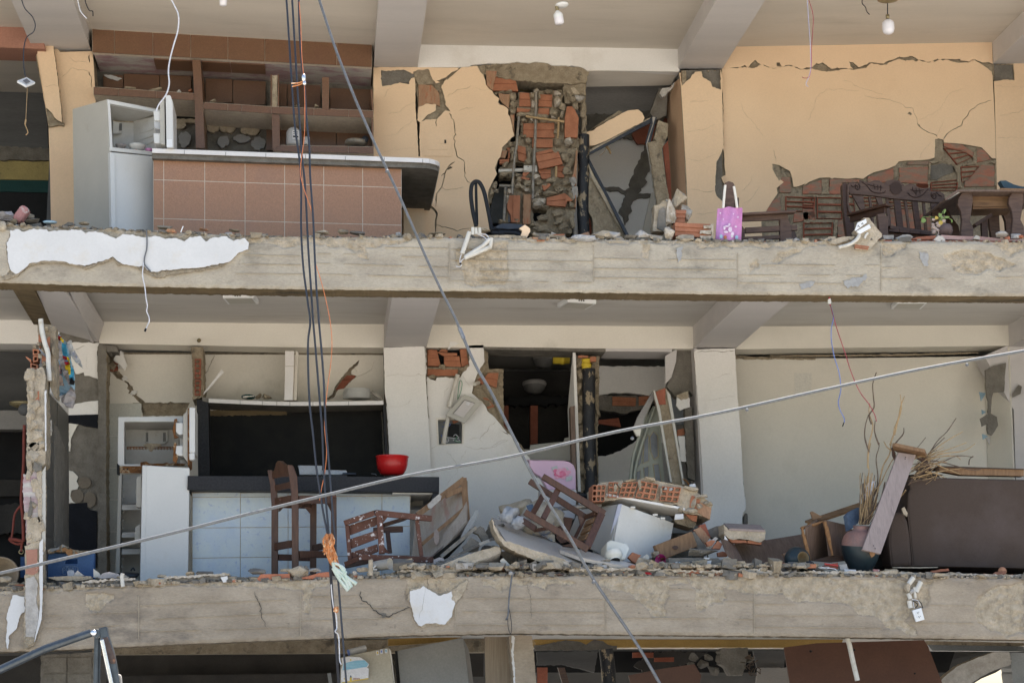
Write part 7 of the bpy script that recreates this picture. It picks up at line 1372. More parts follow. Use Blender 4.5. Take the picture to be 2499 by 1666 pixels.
# ---- ceiling lamps, middle storey
for i,(pts,hh,lb) in enumerate(((((545,722),(598,716),(630,727),(577,737)),1,'square white ceiling lamp in the left bay above the middle kitchen'),(((1369,737),(1396,729),(1445,734),(1419,748)),1,'square white ceiling lamp with a dark gap in the centre bay'),(((2175,738),(2214,730),(2262,735),(2222,749)),1,'square white ceiling lamp in the right bay'))):
    XX=U(pts[2][0]-40,735,1).x;bb_=min((q for q in BAYS if q[0]),key=lambda q:abs((q[1].x+q[2].x)/2-XX));zc_=bb_[1].z+(bb_[2].z-bb_[1].z)*(XX-bb_[1].x)/(bb_[2].x-bb_[1].x)-.004;L=thing('ceiling_lamp',lb,'ceiling lamp',Vector((U(pts[0][0],730,1.2).x,1.2,zc_)));
    def onz(px,py,z):
        v=_rot@Vector(((px-PW/2)/FP,-(py-PH/2)/FP,-1.0));return CAMLOC+v*((z-CAMLOC.z)/v.z)
    z_=zc_-.045;q=[onz(x,y+9,z_) for x,y in pts];mb=MB()
    ctr=sum(q,Vector())/4;s2=.16;ang=math.radians((38,-32,40)[i]);
    q=[ctr+Vector((s2*math.cos(ang+k*math.pi/2)*1.414*.9,s2*math.sin(ang+k*math.pi/2)*1.414*.9,0)) for k in range(4)]
    up_=Vector((0,0,.045));mb.add(q+[v+up_ for v in q],[(0,1,2,3),(7,6,5,4),(0,4,5,1),(1,5,6,2),(2,6,7,3),(3,7,4,0)]);build(mb,'housing','wh',L)
    mb=MB();qq=[ctr+(v-ctr)*.86-Vector((0,0,.003)) for v in q];mb.add(qq+[v+Vector((0,0,.002)) for v in qq],[(0,1,2,3),(7,6,5,4),(0,4,5,1),(1,5,6,2),(2,6,7,3),(3,7,4,0)]);build(mb,'diffuser','es',L)
    # three small slots on the side turned to the viewer
    fs=min(((q[k]+q[(k+1)%4])/2-CAMLOC).length for k in range(4));kk=[k for k in range(4) if abs(((q[k]+q[(k+1)%4])/2-CAMLOC).length-fs)<1e-6][0];a_,e_=q[kk],q[(kk+1)%4]
    n_=((a_+e_)/2-ctr).normalized()
    for f in (.40,.48,.56):mb=MB();p=a_+(e_-a_)*f+n_*.001+Vector((0,0,.022));t=(e_-a_).normalized();mb.add([p-t*.006-Vector((0,0,.007)),p+t*.006-Vector((0,0,.007)),p+t*.006+Vector((0,0,.007)),p-t*.006+Vector((0,0,.007))]+[p-t*.006-Vector((0,0,.007))+n_*.002,p+t*.006-Vector((0,0,.007))+n_*.002,p+t*.006+Vector((0,0,.007))+n_*.002,p-t*.006+Vector((0,0,.007))+n_*.002],[(0,1,2,3),(7,6,5,4),(0,4,5,1),(1,5,6,2),(2,6,7,3),(3,7,4,0)]);build(mb,'slot','slot',L)
# round lamps in the doorway room
for x,y,r_,lb in ((1326,882,.115,'round glass lamp under the ceiling of the middle doorway, nearer'),(1304,945,.125,'round glass lamp lower in the dark doorway room')):
    RL=thing('round_lamp',lb,'ceiling lamp',(x,y,4.4));p=U(x,y-12,4.2)
    build(MB().lathe(p,(0,-.15,-1),[(0,0),(r_*1.02,.0),(r_*1.05,.02),(r_*.95,.045)],26),'rim','grey_paint',RL);build(MB().lathe(p,(0,-.15,-1),[(r_*.95,.045),(r_*.9,.07),(r_*.6,.11),(0,.125)],26),'glass','lamp_glass',RL)
# wires
W2_=thing('hanging_wires','blue and red wires dangling from a torn hole under the upper beam','wires',(2026,740,.2));c=child(W2_)
c(MB().tube(pd(.15,P(2026,742,2034,775,2029,800,2029,830,2036,870,2048,910,2052,950,2046,980,2050,1000,2060,1020,2060,1032)),.004,seg=6),'blue_wire','wire_blue');c(MB().tube(pd(.15,P(2060,1030,2056,1040)),.005,seg=6),'wire_tip','slot')
c(MB().tube(pd(.15,P(2026,742,2036,780,2045,810,2062,860,2078,910,2098,955,2120,985,2134,1010,2139,1028)),.004,seg=6),'red_wire','wire_red')
c(MB().tube(pd(.10,P(2024,716,2024,730,2026,745)),.008,seg=6),'wire_sleeve','wire_red');c(MB().plate(pd(.05,P(2021,730,2027,728,2029,737,2027,742,2021,740)),.02),'tape','pvc')
WW=thing('beam_wire','grey and white wire hanging down the white plaster strip on the upper beam','wire',(355,800,-.05));c=child(WW)
c(MB().tube(pd(-.045,Z('e',1303,582,1308,680,1305,760,1285,840,1290,900,1340,955)),.006,seg=6),'grey_wire','gm');c(MB().tube(pd(-.045,Z('e',1282,870,1272,930,1270,1000,1290,1100,1300,1200,1312,1260,1305,1310,1325,1360,1328,1400,1310,1440,1300,1465)),.005,seg=6),'white_wire','wire_white');c(MB().tube(pd(-.045,Z('e',1300,1465,1294,1475,1290,1490)),.009,seg=6),'wire_tip','slot')
# ================================================================ bar stool standing
ST=thing('bar_stool','tall dark wooden bar stool standing in front of the blue tiled bar','bar stool',(735,1425,.8));c=child(ST);ws='ws_'
def kb(name,x0,y0,d0,x1,y1,d1,w_,h_,up=None,mt=ws,par=None,bev=.004):mb=MB();a,e=Z('K',x0,y0,x1,y1);mb.bar((*a,d0),(*e,d1),w_,h_,up=up);return build(mb,name,mt,par or ST,bev=bev)
c(MB().prism(Z('K',308,130,325,120,375,122,390,150,430,260,443,450,450,700,450,1500,365,1500,362,600,345,350),.62,.045),'back_leg',ws,bev=.006)
c(MB().prism(Z('K',62,190,75,182,125,182,150,300,185,450,198,620,195,1500,112,1500,112,600,95,350),.92,.045),'back_leg',ws,bev=.006)
mb=MB();v=[(*Z('K',x,y)[0],d) for x,y,d in ((105,220,.93),(140,180,.88),(160,100,.85),(195,70,.82),(235,72,.78),(280,115,.72),(310,125,.64),(325,265,.64),(230,270,.78),(130,292,.93))];mb.plate(v,.03);c(mb,'top_rail',ws,bev=.004)
c(MB().plate([(*Z('K',x,y)[0],d) for x,y,d in ((145,375,.93),(345,325,.64),(358,405,.64),(155,445,.93))],.03),'back_rail',ws,bev=.003)
kb('seat_rail',170,590,.93,365,555,.66,.03,.085,(0,0,1));kb('seat_rail',445,550,.66,905,550,.9,.03,.07,(0,0,1));kb('seat',200,565,.95,890,530,1.0,.30,.02,(0,0,1),'wd_');kb('seat_rail',200,610,.96,600,620,1.15,.03,.06,(0,0,1))
c(MB().prism(Z('K',870,515,918,518,922,1500,850,1500,848,560),.88,.045),'front_leg',ws,bev=.005);c(MB().prism(Z('K',612,600,672,600,668,1500,588,1500,590,700),1.12,.045),'front_leg',ws,bev=.005)
for q in ((440,610,530,590,450,660),(800,600,850,600,850,700),(520,640,610,650,600,735),(200,620,270,635,220,690,200,695)):c(MB().prism(Z('K',*q),.95,.025),'corner_brace',ws)
kb('stretcher',160,1130,.93,362,1095,.66,.025,.065,(0,0,1));kb('stretcher',450,1225,.66,850,1225,.9,.03,.062,(0,0,1));kb('stretcher',195,1260,.96,600,1270,1.14,.03,.055,(0,0,1));kb('stretcher',630,1150,1.12,760,1120,.98,.025,.06,(0,0,1))
# ================================================================ stool lying on its side, paint splashed
S2=thing('paint_splashed_stool','wooden stool lying on its side with white paint splashes','stool',(900,1400,.5));wd='wd_'
def eb(name,x0,y0,d0,x1,y1,d1,w_,h_,up=None,mt=wd,w2=None):mb=MB();a,e=Z('E',x0,y0,x1,y1);mb.bar((*a,d0),(*e,d1),w_,h_,up=up,w2=w2);return build(mb,name,mt,S2,bev=.004)
eb('leg',420,620,.35,1190,700,.45,.05,.05);eb('leg',200,1225,.30,1210,1265,.40,.05,.05);eb('leg',400,860,.85,800,845,.80,.05,.05,mt='wk');eb('leg',20,1340,.8,440,1250,.7,.05,.05,mt='wk')
eb('seat_rail',10,760,.45,420,620,.35,.045,.05,mt=wd);eb('seat_rail',480,650,.35,515,1180,.32,.05,.05,mt=wd);eb('seat_rail',40,790,.45,80,1290,.45,.035,.04,mt=wd);eb('seat_rail',20,1320,.45,230,1230,.35,.04,.04,mt=wd)
for (y0,y1) in ((850,760),(1040,950),(1230,1130)):
    build(MB().plate([(*Z('E',65,y0-60)[0],.46),(*Z('E',450,y0-185)[0],.38),(*Z('E',460,y1-60+80)[0],.38),(*Z('E',75,y0+75)[0],.46)],.02),'seat_slat',wd,S2,bev=.003)
eb('stretcher',995,725,.45,1055,1220,.43,.035,.04);eb('stretcher',530,790,.40,830,700,.8,.03,.04,mt='wk');eb('stretcher',590,860,.80,625,1170,.75,.04,.03,mt='wk');eb('stretcher',700,1290,.5,1000,1260,.7,.04,.03,mt='wk')
for q in ((525,665,590,680,530,760),(540,1070,620,1170,540,1160)):build(MB().prism(Z('E',*q),.36,.03),'corner_brace',wd,S2)
mb=MB();p=U(*Z('E',500,1335)[0],.15);mb.lathe(p,Vector((1,-.8,.12)),[(0,-.06),(.042,-.06),(.046,.10),(.048,.10),(.042,.095),(.038,-.05),(0,-.05)],26);MG=solo(mb,'white_mug','pvc','white mug lying on its side under the paint-splashed stool','mug');build(MB().tube(pd(.12,Z('E',440,1340,400,1370,405,1395,450,1395)),.007,seg=6),'handle','pvc',MG)
solo(MB().tube(pd(.0,Z('E',362,1260,362,1400,362,1475)),.020,seg=10),'wooden_peg','mp','short upright pale peg at the ledge beside the white mug','peg')
# hatch-like wooden panel
WP=thing('wooden_hatch','leaning wooden panel with battens on its back, beside the blue bar','panel',(1080,1400,.8));c=child(WP)
c(MB().plate([(*p,d) for p,d in zip(Z('E',1000,640,1645,135,1705,780,1200,1240,920,1250),(1.3,1.1,.8,.7,.9))],.02),'sheet','panel_back')
for x0,y0,x1,y1,w_ in ((1000,650,1640,160,.05),(1630,150,1685,800,.055),(1060,1050,1640,560,.03),(1380,390,1620,290,.045),(1540,890,1650,740,.02),(1200,1235,1690,800,.03)):mb=MB();a,e=Z('E',x0,y0,x1,y1);mb.bar((*a,1.05-(y0-150)/1100*.33),(*e,1.05-(y1-150)/1100*.33),w_,.025);c(mb,'batten','wood_raw')
for (x,y,rx,ry) in ((1260,950,40,110),):mb=MB().prism(rag([Z('E',x+rx*math.cos(t/8*6.28),y+ry*math.sin(t/8*6.28))[0] for t in range(8)],.8,5,x),.93,.004) if 0 else mb.plate([(*Z('E',x+rx*math.cos(t/8*6.28),y+ry*math.sin(t/8*6.28))[0],1.03-(y+ry*math.sin(t/8*6.28)-150)/1100*.33-.0) for t in range(8)],.004);c(mb,'red_stain',mat('stain_red',(.37,.29,.24),(.33,.26,.21),sc=12).name if 'stain_red' not in MT else 'stain_red')
chip(Y(.9,'E',1135,510,1300,360,1330,390,1320,440,1190,560,1150,555),.9,.04,'fg','grey fibrous lump on the upper edge of the wooden panel',jit=.5)
solo(MB().plate([(*p,d) for p,d in zip(Z('E',1215,1235,1480,1000,1700,800,1740,800,1600,960,1320,1225),(.7,.65,.6,.62,.6,.6))],.05),'black_board','black_tile','thin black board lying against the wooden panel','board')
mb=MB();a=Y(.55,'E',1820,565,1830,620,1790,740,1700,870,1620,950,1590,950,1650,830,1720,700,1790,590);mb.plate(a,.02);solo(mb,'round_tray','duct_grey','tilted grey oval tray rim standing behind the slabs','tray')
mb=MB();a,e=Z('E',1120,1390,2030,975);mb.bar((*a,.3),(*e,.55),.03,.02,up=(0,0,1));a,e=Z('E',1320,1220,1800,820);mb.bar((*a,.5),(*e,.6),.02,.03,up=(0,0,1));solo(mb,'grey_strip','steel_dirty','pair of long grey metal strips fallen across the left rubble slab','metal strip',kind=None)
mb=MB();a,e=Z('E',1850,1050,1980,1000);mb.bar((*a,.42),(*e,.46),.012,.025,up=(0,0,1));solo(mb,'white_strip','pvc','short white strip on the long grey metal strip','strip')
solo(MB().plate(Y(.6,'E',1740,870,1860,800,1910,830,1985,980,1970,1020,1890,1010,1830,910),.1,jit=.4,mside=1),'concrete_chunk',['mg','mt'],'grey split concrete chunk behind the grey strips','concrete chunk')
solo(MB().plate(Y(.5,'E',1620,1080,1740,960,1860,1030,1830,1140,1640,1150),.06,jit=.4),'concrete_chunk','mg','flat grey chunk lying below the split concrete chunk','concrete chunk')
chip(Y(.25,'E',1220,1260,1300,1225,1360,1240,1365,1280,1300,1270,1230,1330),.25,.05,'cloth_grey','grey crumpled cloth at the foot of the black board',jit=.5)
# ---- tilted floor slabs
TS1=solo(MB().plate([(*p,d) for p,d in zip(Z('E',1130,1395,1320,1330,1600,1220,1800,1150,2050,1080,2120,1080,2140,1160,2060,1200,1900,1260,1500,1420,1250,1450),(.05,.05,.08,.1,.12,.12,.12,.1,.08,.02,.02))],.5,jit=.4,mside=1),'floor_slab_piece',['mp','fg'],'long broken screed slab tilted up to the right, left of the big tiled slab','broken slab')
mb=MB();v=[(*p,d) for p,d in zip(Z('F',0,745,430,880,740,985,870,1110,1280,1420,1180,1440,1000,1340,850,1240,540,1160,220,1040,160,1040),(.9,.85,.8,.7,.1,.05,.05,.06,.08,.1,.15))];mb.plate(v,.05);TS2=solo(mb,'tiled_slab','tile_slab','large tilted floor slab with scratched beige tiles on top','broken slab')
mb=MB();v=rag(Z('F',0,760,50,870,100,960,170,1045,220,1045,400,1110,560,1165,700,1205,860,1250,980,1310,1170,1390,1275,1425,1270,1460,1130,1460,1000,1430,850,1375,640,1320,520,1270,400,1220,260,1160,170,1110,80,1000,30,900),1.2,6,5);mb.prism(v,.06,.3);build(mb,'broken_edge','mp',TS2)
mb=MB();v=[(*p,d) for p,d in zip(Z('F',860,1100,1100,1170,1500,1240,1882,1340,1860,1390,1500,1340,1130,1250,1050,1230,880,1145),(.45,.5,.4,.25,.12,.12,.15,.2,.3))];mb.plate(v,.03);solo(mb,'tiled_slab','tile_slab','thin tiled sheet lying right of the large tiled slab','broken slab')
solo(MB().plate(Y(.12,'F',1270,1365,1882,1385,1882,1470,1360,1470,1300,1440),.3,jit=.4,mside=1),'floor_slab_piece',['mp','fg'],'flat broken screed slab edge right of the diagonal cable foot','broken slab')
solo(MB().plate(Y(.35,'F',95,1180,250,1150,600,1280,720,1350,500,1420,300,1440,200,1380),.4,jit=.5),'concrete_chunk','mg','dark brown concrete mass under the big tiled slab','concrete chunk')
solo(MB().plate(Y(.1,'F',105,1290,145,1258,190,1300,245,1360,260,1400,310,1430,190,1425,150,1380),.04,jit=.4,mside=1),'tile_shard',['es','mt'],'pale tile shard standing under the left corner of the big tiled slab','tile shard')
solo(MB().plate(Y(.25,'F',0,1120,60,1100,130,1140,110,1200,0,1250),.2,jit=.4),'concrete_chunk','mt','brown chunk between the two tilted slabs','concrete chunk')
frag(1213,1300,50,40,'mg','dark rubble heap at the left end of the big tiled slab',d=.7,amp=.5,sub=3);frag(1195,1365,60,60,'mg','dark rubble below the left tilted slab end',d=.6,amp=.5,sub=3);frag(1230,1385,50,34,'mt','brown lump beside the standing tile shard',d=.3,amp=.5,sub=3);frag(1298,1392,24,16,'fg','small grey stone in the hollow under the big tiled slab',d=.1)
# rods
solo(MB().tube(pd(.02,Z('F',290,1455,600,1460,930,1470)),.010,seg=7),'steel_rod','rust_plate','thin rusty rod lying on the ledge under the big tiled slab','rod')
# ================================================================ tumbled stool on the heap
S3=thing('overturned_stool','brown wooden stool overturned on top of the tiled slab','stool',(1380,1370,.5))
def fb(name,x0,y0,d0,x1,y1,d1,w_,h_,up=None,mt='ws_',w2=None):mb=MB();a,e=Z('F',x0,y0,x1,y1);mb.bar((*a,d0),(*e,d1),w_,h_,up=up,w2=w2);return build(mb,name,mt,S3,bev=.004)
fb('leg',650,220,.35,1440,700,.30,.052,.05,w2=.06);fb('leg',480,280,.65,1190,735,.60,.05,.05);fb('leg',420,675,.15,1230,1150,.12,.052,.05,w2=.058);fb('leg',330,740,.5,560,890,.45,.05,.05)
fb('stretcher',850,380,.35,655,765,.2,.052,.03);fb('stretcher',665,440,.6,520,700,.45,.048,.03);fb('stretcher',560,910,.45,720,880,.3,.03,.04);
fb('seat_rail',1400,700,.3,1215,1120,.13,.065,.045);fb('seat_rail',1200,720,.6,1060,1010,.5,.03,.03);fb('seat_rail',1200,740,.58,1330,690,.32,.03,.04);fb('seat_rail',1050,1060,.4,1200,1080,.2,.04,.04)
for (x0,y0,x1,y1) in ((1200,800,1310,750),(1160,900,1270,850),(1110,1000,1220,960)):
    build(MB().plate([(*Z('F',x0,y0-15)[0],.5),(*Z('F',x1,y1-20)[0],.3),(*Z('F',x1-35,y1+55)[0],.3),(*Z('F',x0-40,y0+65)[0],.5)],.02),'seat_slat','wood_raw' if 0 else 'wd_' if 0 else 'wood_table',S3,bev=.003)
for q in ((1100,715,1185,760,1130,840),(1290,660,1370,700,1310,760),(900,1100,1050,1065,1080,1130,960,1110)):build(MB().prism(Z('F',*q),.35,.03),'corner_brace','ws_',S3)
# sack and plastic bag
SK=solo(MB().soft(U(*Z('F',640,760)[0],.75),(.17,.14,.15),21,3,.35),'cement_sack','sack','dusty woven sack with blue print lying behind the overturned stool','sack');build(MB().soft(U(*Z('F',380,640)[0],.9),(.17,.10,.08),22,3,.5),'torn_mouth','mp',SK);build(MB().plate(Y(.62,'F',440,590,520,570,560,650,520,700,460,640),.01),'printed_patch','denim',SK)
mb=MB().soft(U(*Z('F',225,720)[0],.55),(.075,.07,.065),31,3,.6);mb.soft(U(*Z('F',340,810)[0],.5),(.06,.05,.05),32,3,.6);solo(mb,'plastic_bag','poly_bag','crumpled translucent plastic bag on the upper edge of the big slab','plastic bag')
solo(MB().plate(Y(.9,'F',310,720,400,770,430,850,560,910,540,930,420,870,320,760),.03),'brown_board','wk','thin dark brown strip beside the plastic bag','board')
solo(MB().plate(Y(.75,'F',830,720,1035,750,990,940,950,1060,880,1070,820,1000),.05),'brown_board','board_brown','brown board standing behind the diagonal cable and stool legs','board')
solo(MB().plate(Y(.7,'F',600,930,720,940,800,960,810,1060,760,1040,680,980),.04,jit=.4),'paper_scrap','sack','crumpled paper scrap under the cement sack','paper')
solo(MB().tube(pd(.8,Z('F',790,640,900,628,1100,610,1200,595,1400,590)),.02,seg=8),'metal_pipe','steel_dirty','dirty grey pipe running behind the overturned stool','pipe')
solo(MB().tube(pd(2.4,Z('F',1100,450,1200,465,1320,480)),.03,seg=8),'metal_pipe','pipe_black','short black pipe at the foot of the mud-plastered shaft','pipe')
# rose panel
RP=thing('rose_panel','pink tank panel printed with a red rose in the middle doorway','panel',(1340,1190,1.9));c=child(RP)
c(MB().prism(Z('k',300,1170,640,1178,690,1190,730,1220,748,1270,750,1435,500,1440,440,1330,380,1290,340,1230,335,1180),1.9,.12),'panel_face','pink_panel',bev=.01)
mb=MB().prism(Z('k',430,1440,755,1435,757,1490,740,1700,430,1700),1.88,.2);mb.prism(Z('k',715,1440,757,1436,757,1480,720,1490),1.87,.05);c(mb,'white_body','beam_paint',bev=.01)
rr=random.Random(5)
for k in range(15):
    a=k*2.39996;r_=8+k*4.6;cx_,cy_=622+r_*math.cos(a)*.95,1290+r_*math.sin(a)*.62;s_1=26-k*.4
    c(MB().prism([Z('k',cx_+s_1*1.15*math.cos(t/9*6.28),cy_+s_1*.8*math.sin(t/9*6.28))[0] for t in range(9)],1.893-.0004*(15-k),.004+.0004*(15-k)),'rose_petal','rose_pale' if k%3 else 'rose')
c(MB().prism([Z('k',612+16*math.cos(t/9*6.28),1318+12*math.sin(t/9*6.28))[0] for t in range(9)],1.884,.004),'rose_petal','rose')
for q in ((530,1240,580,1225,590,1260,545,1275),(660,1330,720,1310,715,1350,660,1370),(640,1240,670,1235,690,1265,660,1265)):c(MB().prism(Z('k',*q),1.8925,.004),'printed_leaf','leaf_grey')
# painted door, bowed and leaning
DR=thing('painted_door','pale green double-leaf door bowed and leaning behind the brick heap','door',(1590,1180,2.6));c=child(DR)
c(MB().prism(Z('k',1440,690,1480,740,1500,900,1540,1400,1225,1400,1250,1200,1310,1000,1380,800),2.6,.04),'door_leaf','door_paint')
for (q,mt) in (((1410,970,1440,920,1475,960,1480,1140,1445,1165,1420,1100),'door_glass'),((1360,1000,1395,950,1395,1180,1350,1200),'door_glass'),((1320,1060,1345,1010,1330,1200,1300,1240),'door_glass'),((1440,1215,1485,1210,1510,1380,1460,1380),'door_glass'),((1355,1245,1395,1230,1395,1380,1365,1380),'door_glass'),((1290,1280,1325,1265,1320,1380,1290,1380),'door_glass')):
    qq=Z('k',*q);o=c(MB().prism(qq,2.588,.02),'glazed_panel',mt);cx_=sum(p[0] for p in qq)/len(qq);cy_=sum(p[1] for p in qq)/len(qq)
    build(MB().prism([((p[0]-cx_)*1.18+cx_,(p[1]-cy_)*1.06+cy_) for p in qq],2.585,.02,holes=[qq]),'gilt_frame','gilt',o)
for pts in ((1440,560,1380,760,1290,1040,1250,1200,1230,1400),(1452,700,1400,850,1330,1060,1280,1250,1270,1400)):c(MB().tube(pd(2.57,Z('k',*pts)),.016,seg=6),'moulding','door_paint')
DM=thing('door_jamb','leaning chipboard door jamb beside the pale green door','door frame',(1640,1180,2.4));c=child(DM)
c(MB().prism(Z('k',1455,560,1540,530,1580,570,1600,780,1720,1400,1610,1400,1500,740),2.4,.14),'jamb_board','mt');c(MB().prism(rag(Z('k',1450,570,1545,535,1550,680,1475,685),1,5,2),2.39,.1),'broken_end','bd')
mb=MB().prism(Z('k',1438,560,1452,555,1500,720,1605,1370,1590,1370,1480,740),2.36,.05);mb.prism(Z('k',1555,560,1590,590,1640,900,1715,1390,1700,1390,1600,800),2.37,.03);c(mb,'jamb_edge','es');c(MB().prism(Z('k',1435,560,1450,620,1360,800,1345,880,1290,905,1262,890,1300,790),2.5,.05),'frame_head','grey_paint');c(MB().prism(Z('k',1250,880,1275,900,1330,895,1320,960,1290,960),2.45,.04),'frame_corner','cw')
solo(MB().tube(Y(2.3,'G',970,250,1020,280,1045,310,1050,330),.008,seg=6),'rusty_bar','rust','bent rusty bar sticking up behind the fallen brick wall','bar')
# ================================================================ white freezer toppled
FZ=thing('toppled_freezer','white dusty freezer toppled on its side in the middle heap','freezer',(1560,1370,.7));c=child(FZ)
c(MB().plate([(*p,d) for p,d in zip(Z('G',195,568,860,815,800,1110,760,1230,240,1320,90,1280,100,1000),(.62,.85,.80,.75,.55,.5,.55))],.35),'lid_face','enamel_dusty',bev=.006)
c(MB().plate([(*p,d) for p,d in zip(Z('F',1100,640,1640,575,1500,1200,1400,1220,1230,1130,1000,960),(1.1,.66,.52,.55,.8,1.1))],.05),'side_face','es',bev=.004)
c(MB().plate(Y(.60,'G',150,575,200,568,95,1010,60,1290,25,1050),.06),'lid_edge',mat('lid_edge',(.44,.45,.52),(.40,.41,.47),sc=3,rough=.4,bump=0).name)
for x,y in ((335,615),(620,710),(715,755)):c(MB().obox(U(*Z('G',x,y)[0],.66),(.02,.02,.008)),'hinge','pvc')
# jug
JG=thing('plastic_jug','square white plastic container lying upside down in front of the freezer','container',(1507,1360,.35));c=child(JG)
c(MB().plate([(*p,d) for p,d in zip(Z('G',60,1020,265,1075,290,1140,240,1275,180,1270,0,1230,0,1060),(.35,.38,.38,.32,.3,.3,.34))],.16),'jug_body','jug',bev=.012);mb=MB();p=U(*Z('G',95,1235)[0],.30);mb.lathe(p,(.1,-.5,-.8),[(.075,-.03),(.078,0),(.06,.03),(.045,.035),(.045,.05)],22);mb.lathe(p,(.1,-.5,-.8),[(0,.048),(.045,.05)],22,mi=1);c(mb,'jug_neck',['jug','slot'])
# ================================================================ fallen hollow-brick wall
BW=thing('fallen_brick_wall','toppled slab of hollow-brick wall with square holes facing out and white plaster underneath','wall fragment',(1620,1290,.6));c=child(BW)
topb=Z('G',-130,330,-60,300,20,290,180,265,330,285,480,235,560,250,720,290,950,335,1060,345,1180,440,1300,530,1360,580,1340,620)
underb=Z('G',1320,770,1280,740,1150,700,1000,690,930,610,900,580,700,570,500,505,350,500,200,510,0,530,-130,545)
c(MB().prism(rag(topb+underb,1.0,6,4),.70,.6,mside=1),'mortar_body',['mp','mp'])
c(MB().plate([(*p,d) for p,d in zip(Z('G',-230,540,0,530,200,512,350,502,510,508,700,572,900,582,1005,655,870,800,700,740,450,640,200,560,0,580),(.9,.68,.68,.68,.68,.68,.68,.7,1.0,1.1,1.1,1.1,1.1))],.02,jit=.2),'plaster_face','ww')
c(MB().plate(Y(.66,'G',880,700,980,695,985,760,870,770),.02,jit=.3),'plaster_face','wp')
def cells(q,nx,ny,d=.66):
    q=Z('G',*q);tl,tr,br,bl=q;B2_=lambda u,v:((tl[0]*(1-u)+tr[0]*u)*(1-v)+(bl[0]*(1-u)+br[0]*u)*v,(tl[1]*(1-u)+tr[1]*u)*(1-v)+(bl[1]*(1-u)+br[1]*u)*v)
    hs=[];w_=.055
    for i in range(nx):
        for j in range(ny):
            u0,u1,v0,v1=i/nx+w_*.9,(i+1)/nx-w_*.9,j/ny+w_*1.0,(j+1)/ny-w_*1.0;hs.append([B2_(u0,v0),B2_(u1,v0),B2_(u1,v1),B2_(u0,v1)])
    c(MB().prism([B2_(0,0),B2_(1,0),B2_(1,1),B2_(0,1)],d,.26,holes=hs),'brick','brick');c(MB().prism([B2_(.02,.02),B2_(.98,.02),B2_(.98,.98),B2_(.02,.98)],d+.262,.01),'brick_web','bd')
for q in ((-175,330,-10,330,-30,540,-180,540),(35,290,150,295,130,490,20,485),(205,300,405,290,335,490,155,480),(440,275,665,320,620,515,370,485),(710,345,955,360,910,545,680,525)):cells(q,3 if q[0]!=35 else 2,3)
# cut the mortar body away in front of the brick cells: real recess behind each cell block
ribbed(BW,Z('G',955,370,1075,440,1030,610,920,540),.72,2);flat(BW,Z('G',1090,460,1200,520,1160,640,1060,610),.69,'brick');flat(BW,Z('G',1190,540,1340,625,1320,770,1150,670),.68,'brick_face_pale');flat(BW,Z('G',1000,700,1160,720,1150,800,1090,780),.75,'brick')
for (x,y,w_,h_) in ((1080,380,220,60),(1200,480,180,60),(1290,560,130,50),(1110,560,60,160),(1080,660,170,70),(170,320,70,110),(110,370,60,120),(420,330,50,180),(690,420,40,160),(560,255,180,40),(300,275,160,30),(950,640,80,60),(800,570,160,25),(1180,600,90,80)):lump('G',x,y,w_,h_,parent=BW,d=.69,mt='mp',dd=.05)
for (x,y) in ((748,380),(820,388)):lump('G',x,y,55,45,parent=BW,d=.67,mt='fg',dd=.03)
solo(MB().plate(Y(.85,'G',860,770,1000,700,1090,760,1150,830,1110,880,1000,850,900,820),.3,jit=.5),'mortar_chunk','mt','brown mortar chunk under the right end of the fallen brick wall','mortar chunk')
chip(Y(.8,'G',1065,320,1130,310,1160,420,1110,400,1060,350),.8,.02,'wp','white plaster flake standing on the fallen brick wall')
# ---- rubble right of the freezer
for x0,y0,x1,y1,w_,mt,lb in ((640,1200,1110,1020,.14,'wood_raw','short thick wooden beam with a dark knot lying by the freezer'),(930,1030,1080,990,.07,'wood_raw','small wooden block behind the knotted beam')):
    mb=MB();a,e=Z('G',x0,y0,x1,y1);mb.bar((*a,.45 if w_>.1 else .6),(*e,.55 if w_>.1 else .65),w_,.06);o=solo(mb,'wooden_beam',mt,lb,'wooden beam',bev=.006)
    if w_>.1:mb=MB();kx=Z('G',880,1125)[0];mb.prism([(kx[0]+7*math.cos(t/10*6.28),kx[1]+5*math.sin(t/10*6.28)) for t in range(10)],.45,.03);build(mb,'knot','wk',o)
chip(Y(.55,'G',1075,960,1120,920,1280,1130,1200,1150,1130,1120),.55,.05,'mg','narrow dark slab leaning between knotted beam and bricks');chip(Y(.6,'G',1110,900,1200,860,1320,1000,1260,1100),.6,.05,'brick_face_pale','pinkish brick slab leaning above the narrow dark slab',side='bd')
for i in range(3):solo(MB().plate(Y(.62,'G',1180+i*28,845-i*8,1205+i*28,838-i*8,1330,990+i*6,1310,1000+i*6),.08),'clay_tile_shard','bd',['leftmost dark clay shard fanned behind the pinkish slab','middle dark clay shard fanned behind the pinkish slab','rightmost dark clay shard fanned behind the pinkish slab'][i],'clay shard')
chip(Y(.7,'G',1290,900,1490,835,1500,1000,1440,1040,1330,990),.7,.1,'mg','dark grey slab piece behind the tiled concrete block',jit=.5)
chip(Y(.45,'G',1270,1130,1390,990,1425,1010,1320,1145),.45,.05,'fg','narrow grey slab leaning on orange bricks',jit=.4)
for q,lb in (((1270,1060,1340,1030,1390,1040,1350,1100,1290,1110),'orange brick piece behind the narrow grey slab'),((1340,1140,1420,1040,1480,1080,1450,1150),'orange brick piece right of the narrow grey slab'),((1420,1190,1480,1175,1550,1190,1540,1240,1430,1240),'small orange brick heap left of the standing grey board'),((1460,1390,1510,1320,1500,1300,1450,1380),'thin orange shard beside the plaster-covered pillar piece')):chip(Y(.42,'G',*q),.42,.06,'brick',lb,jit=.4)
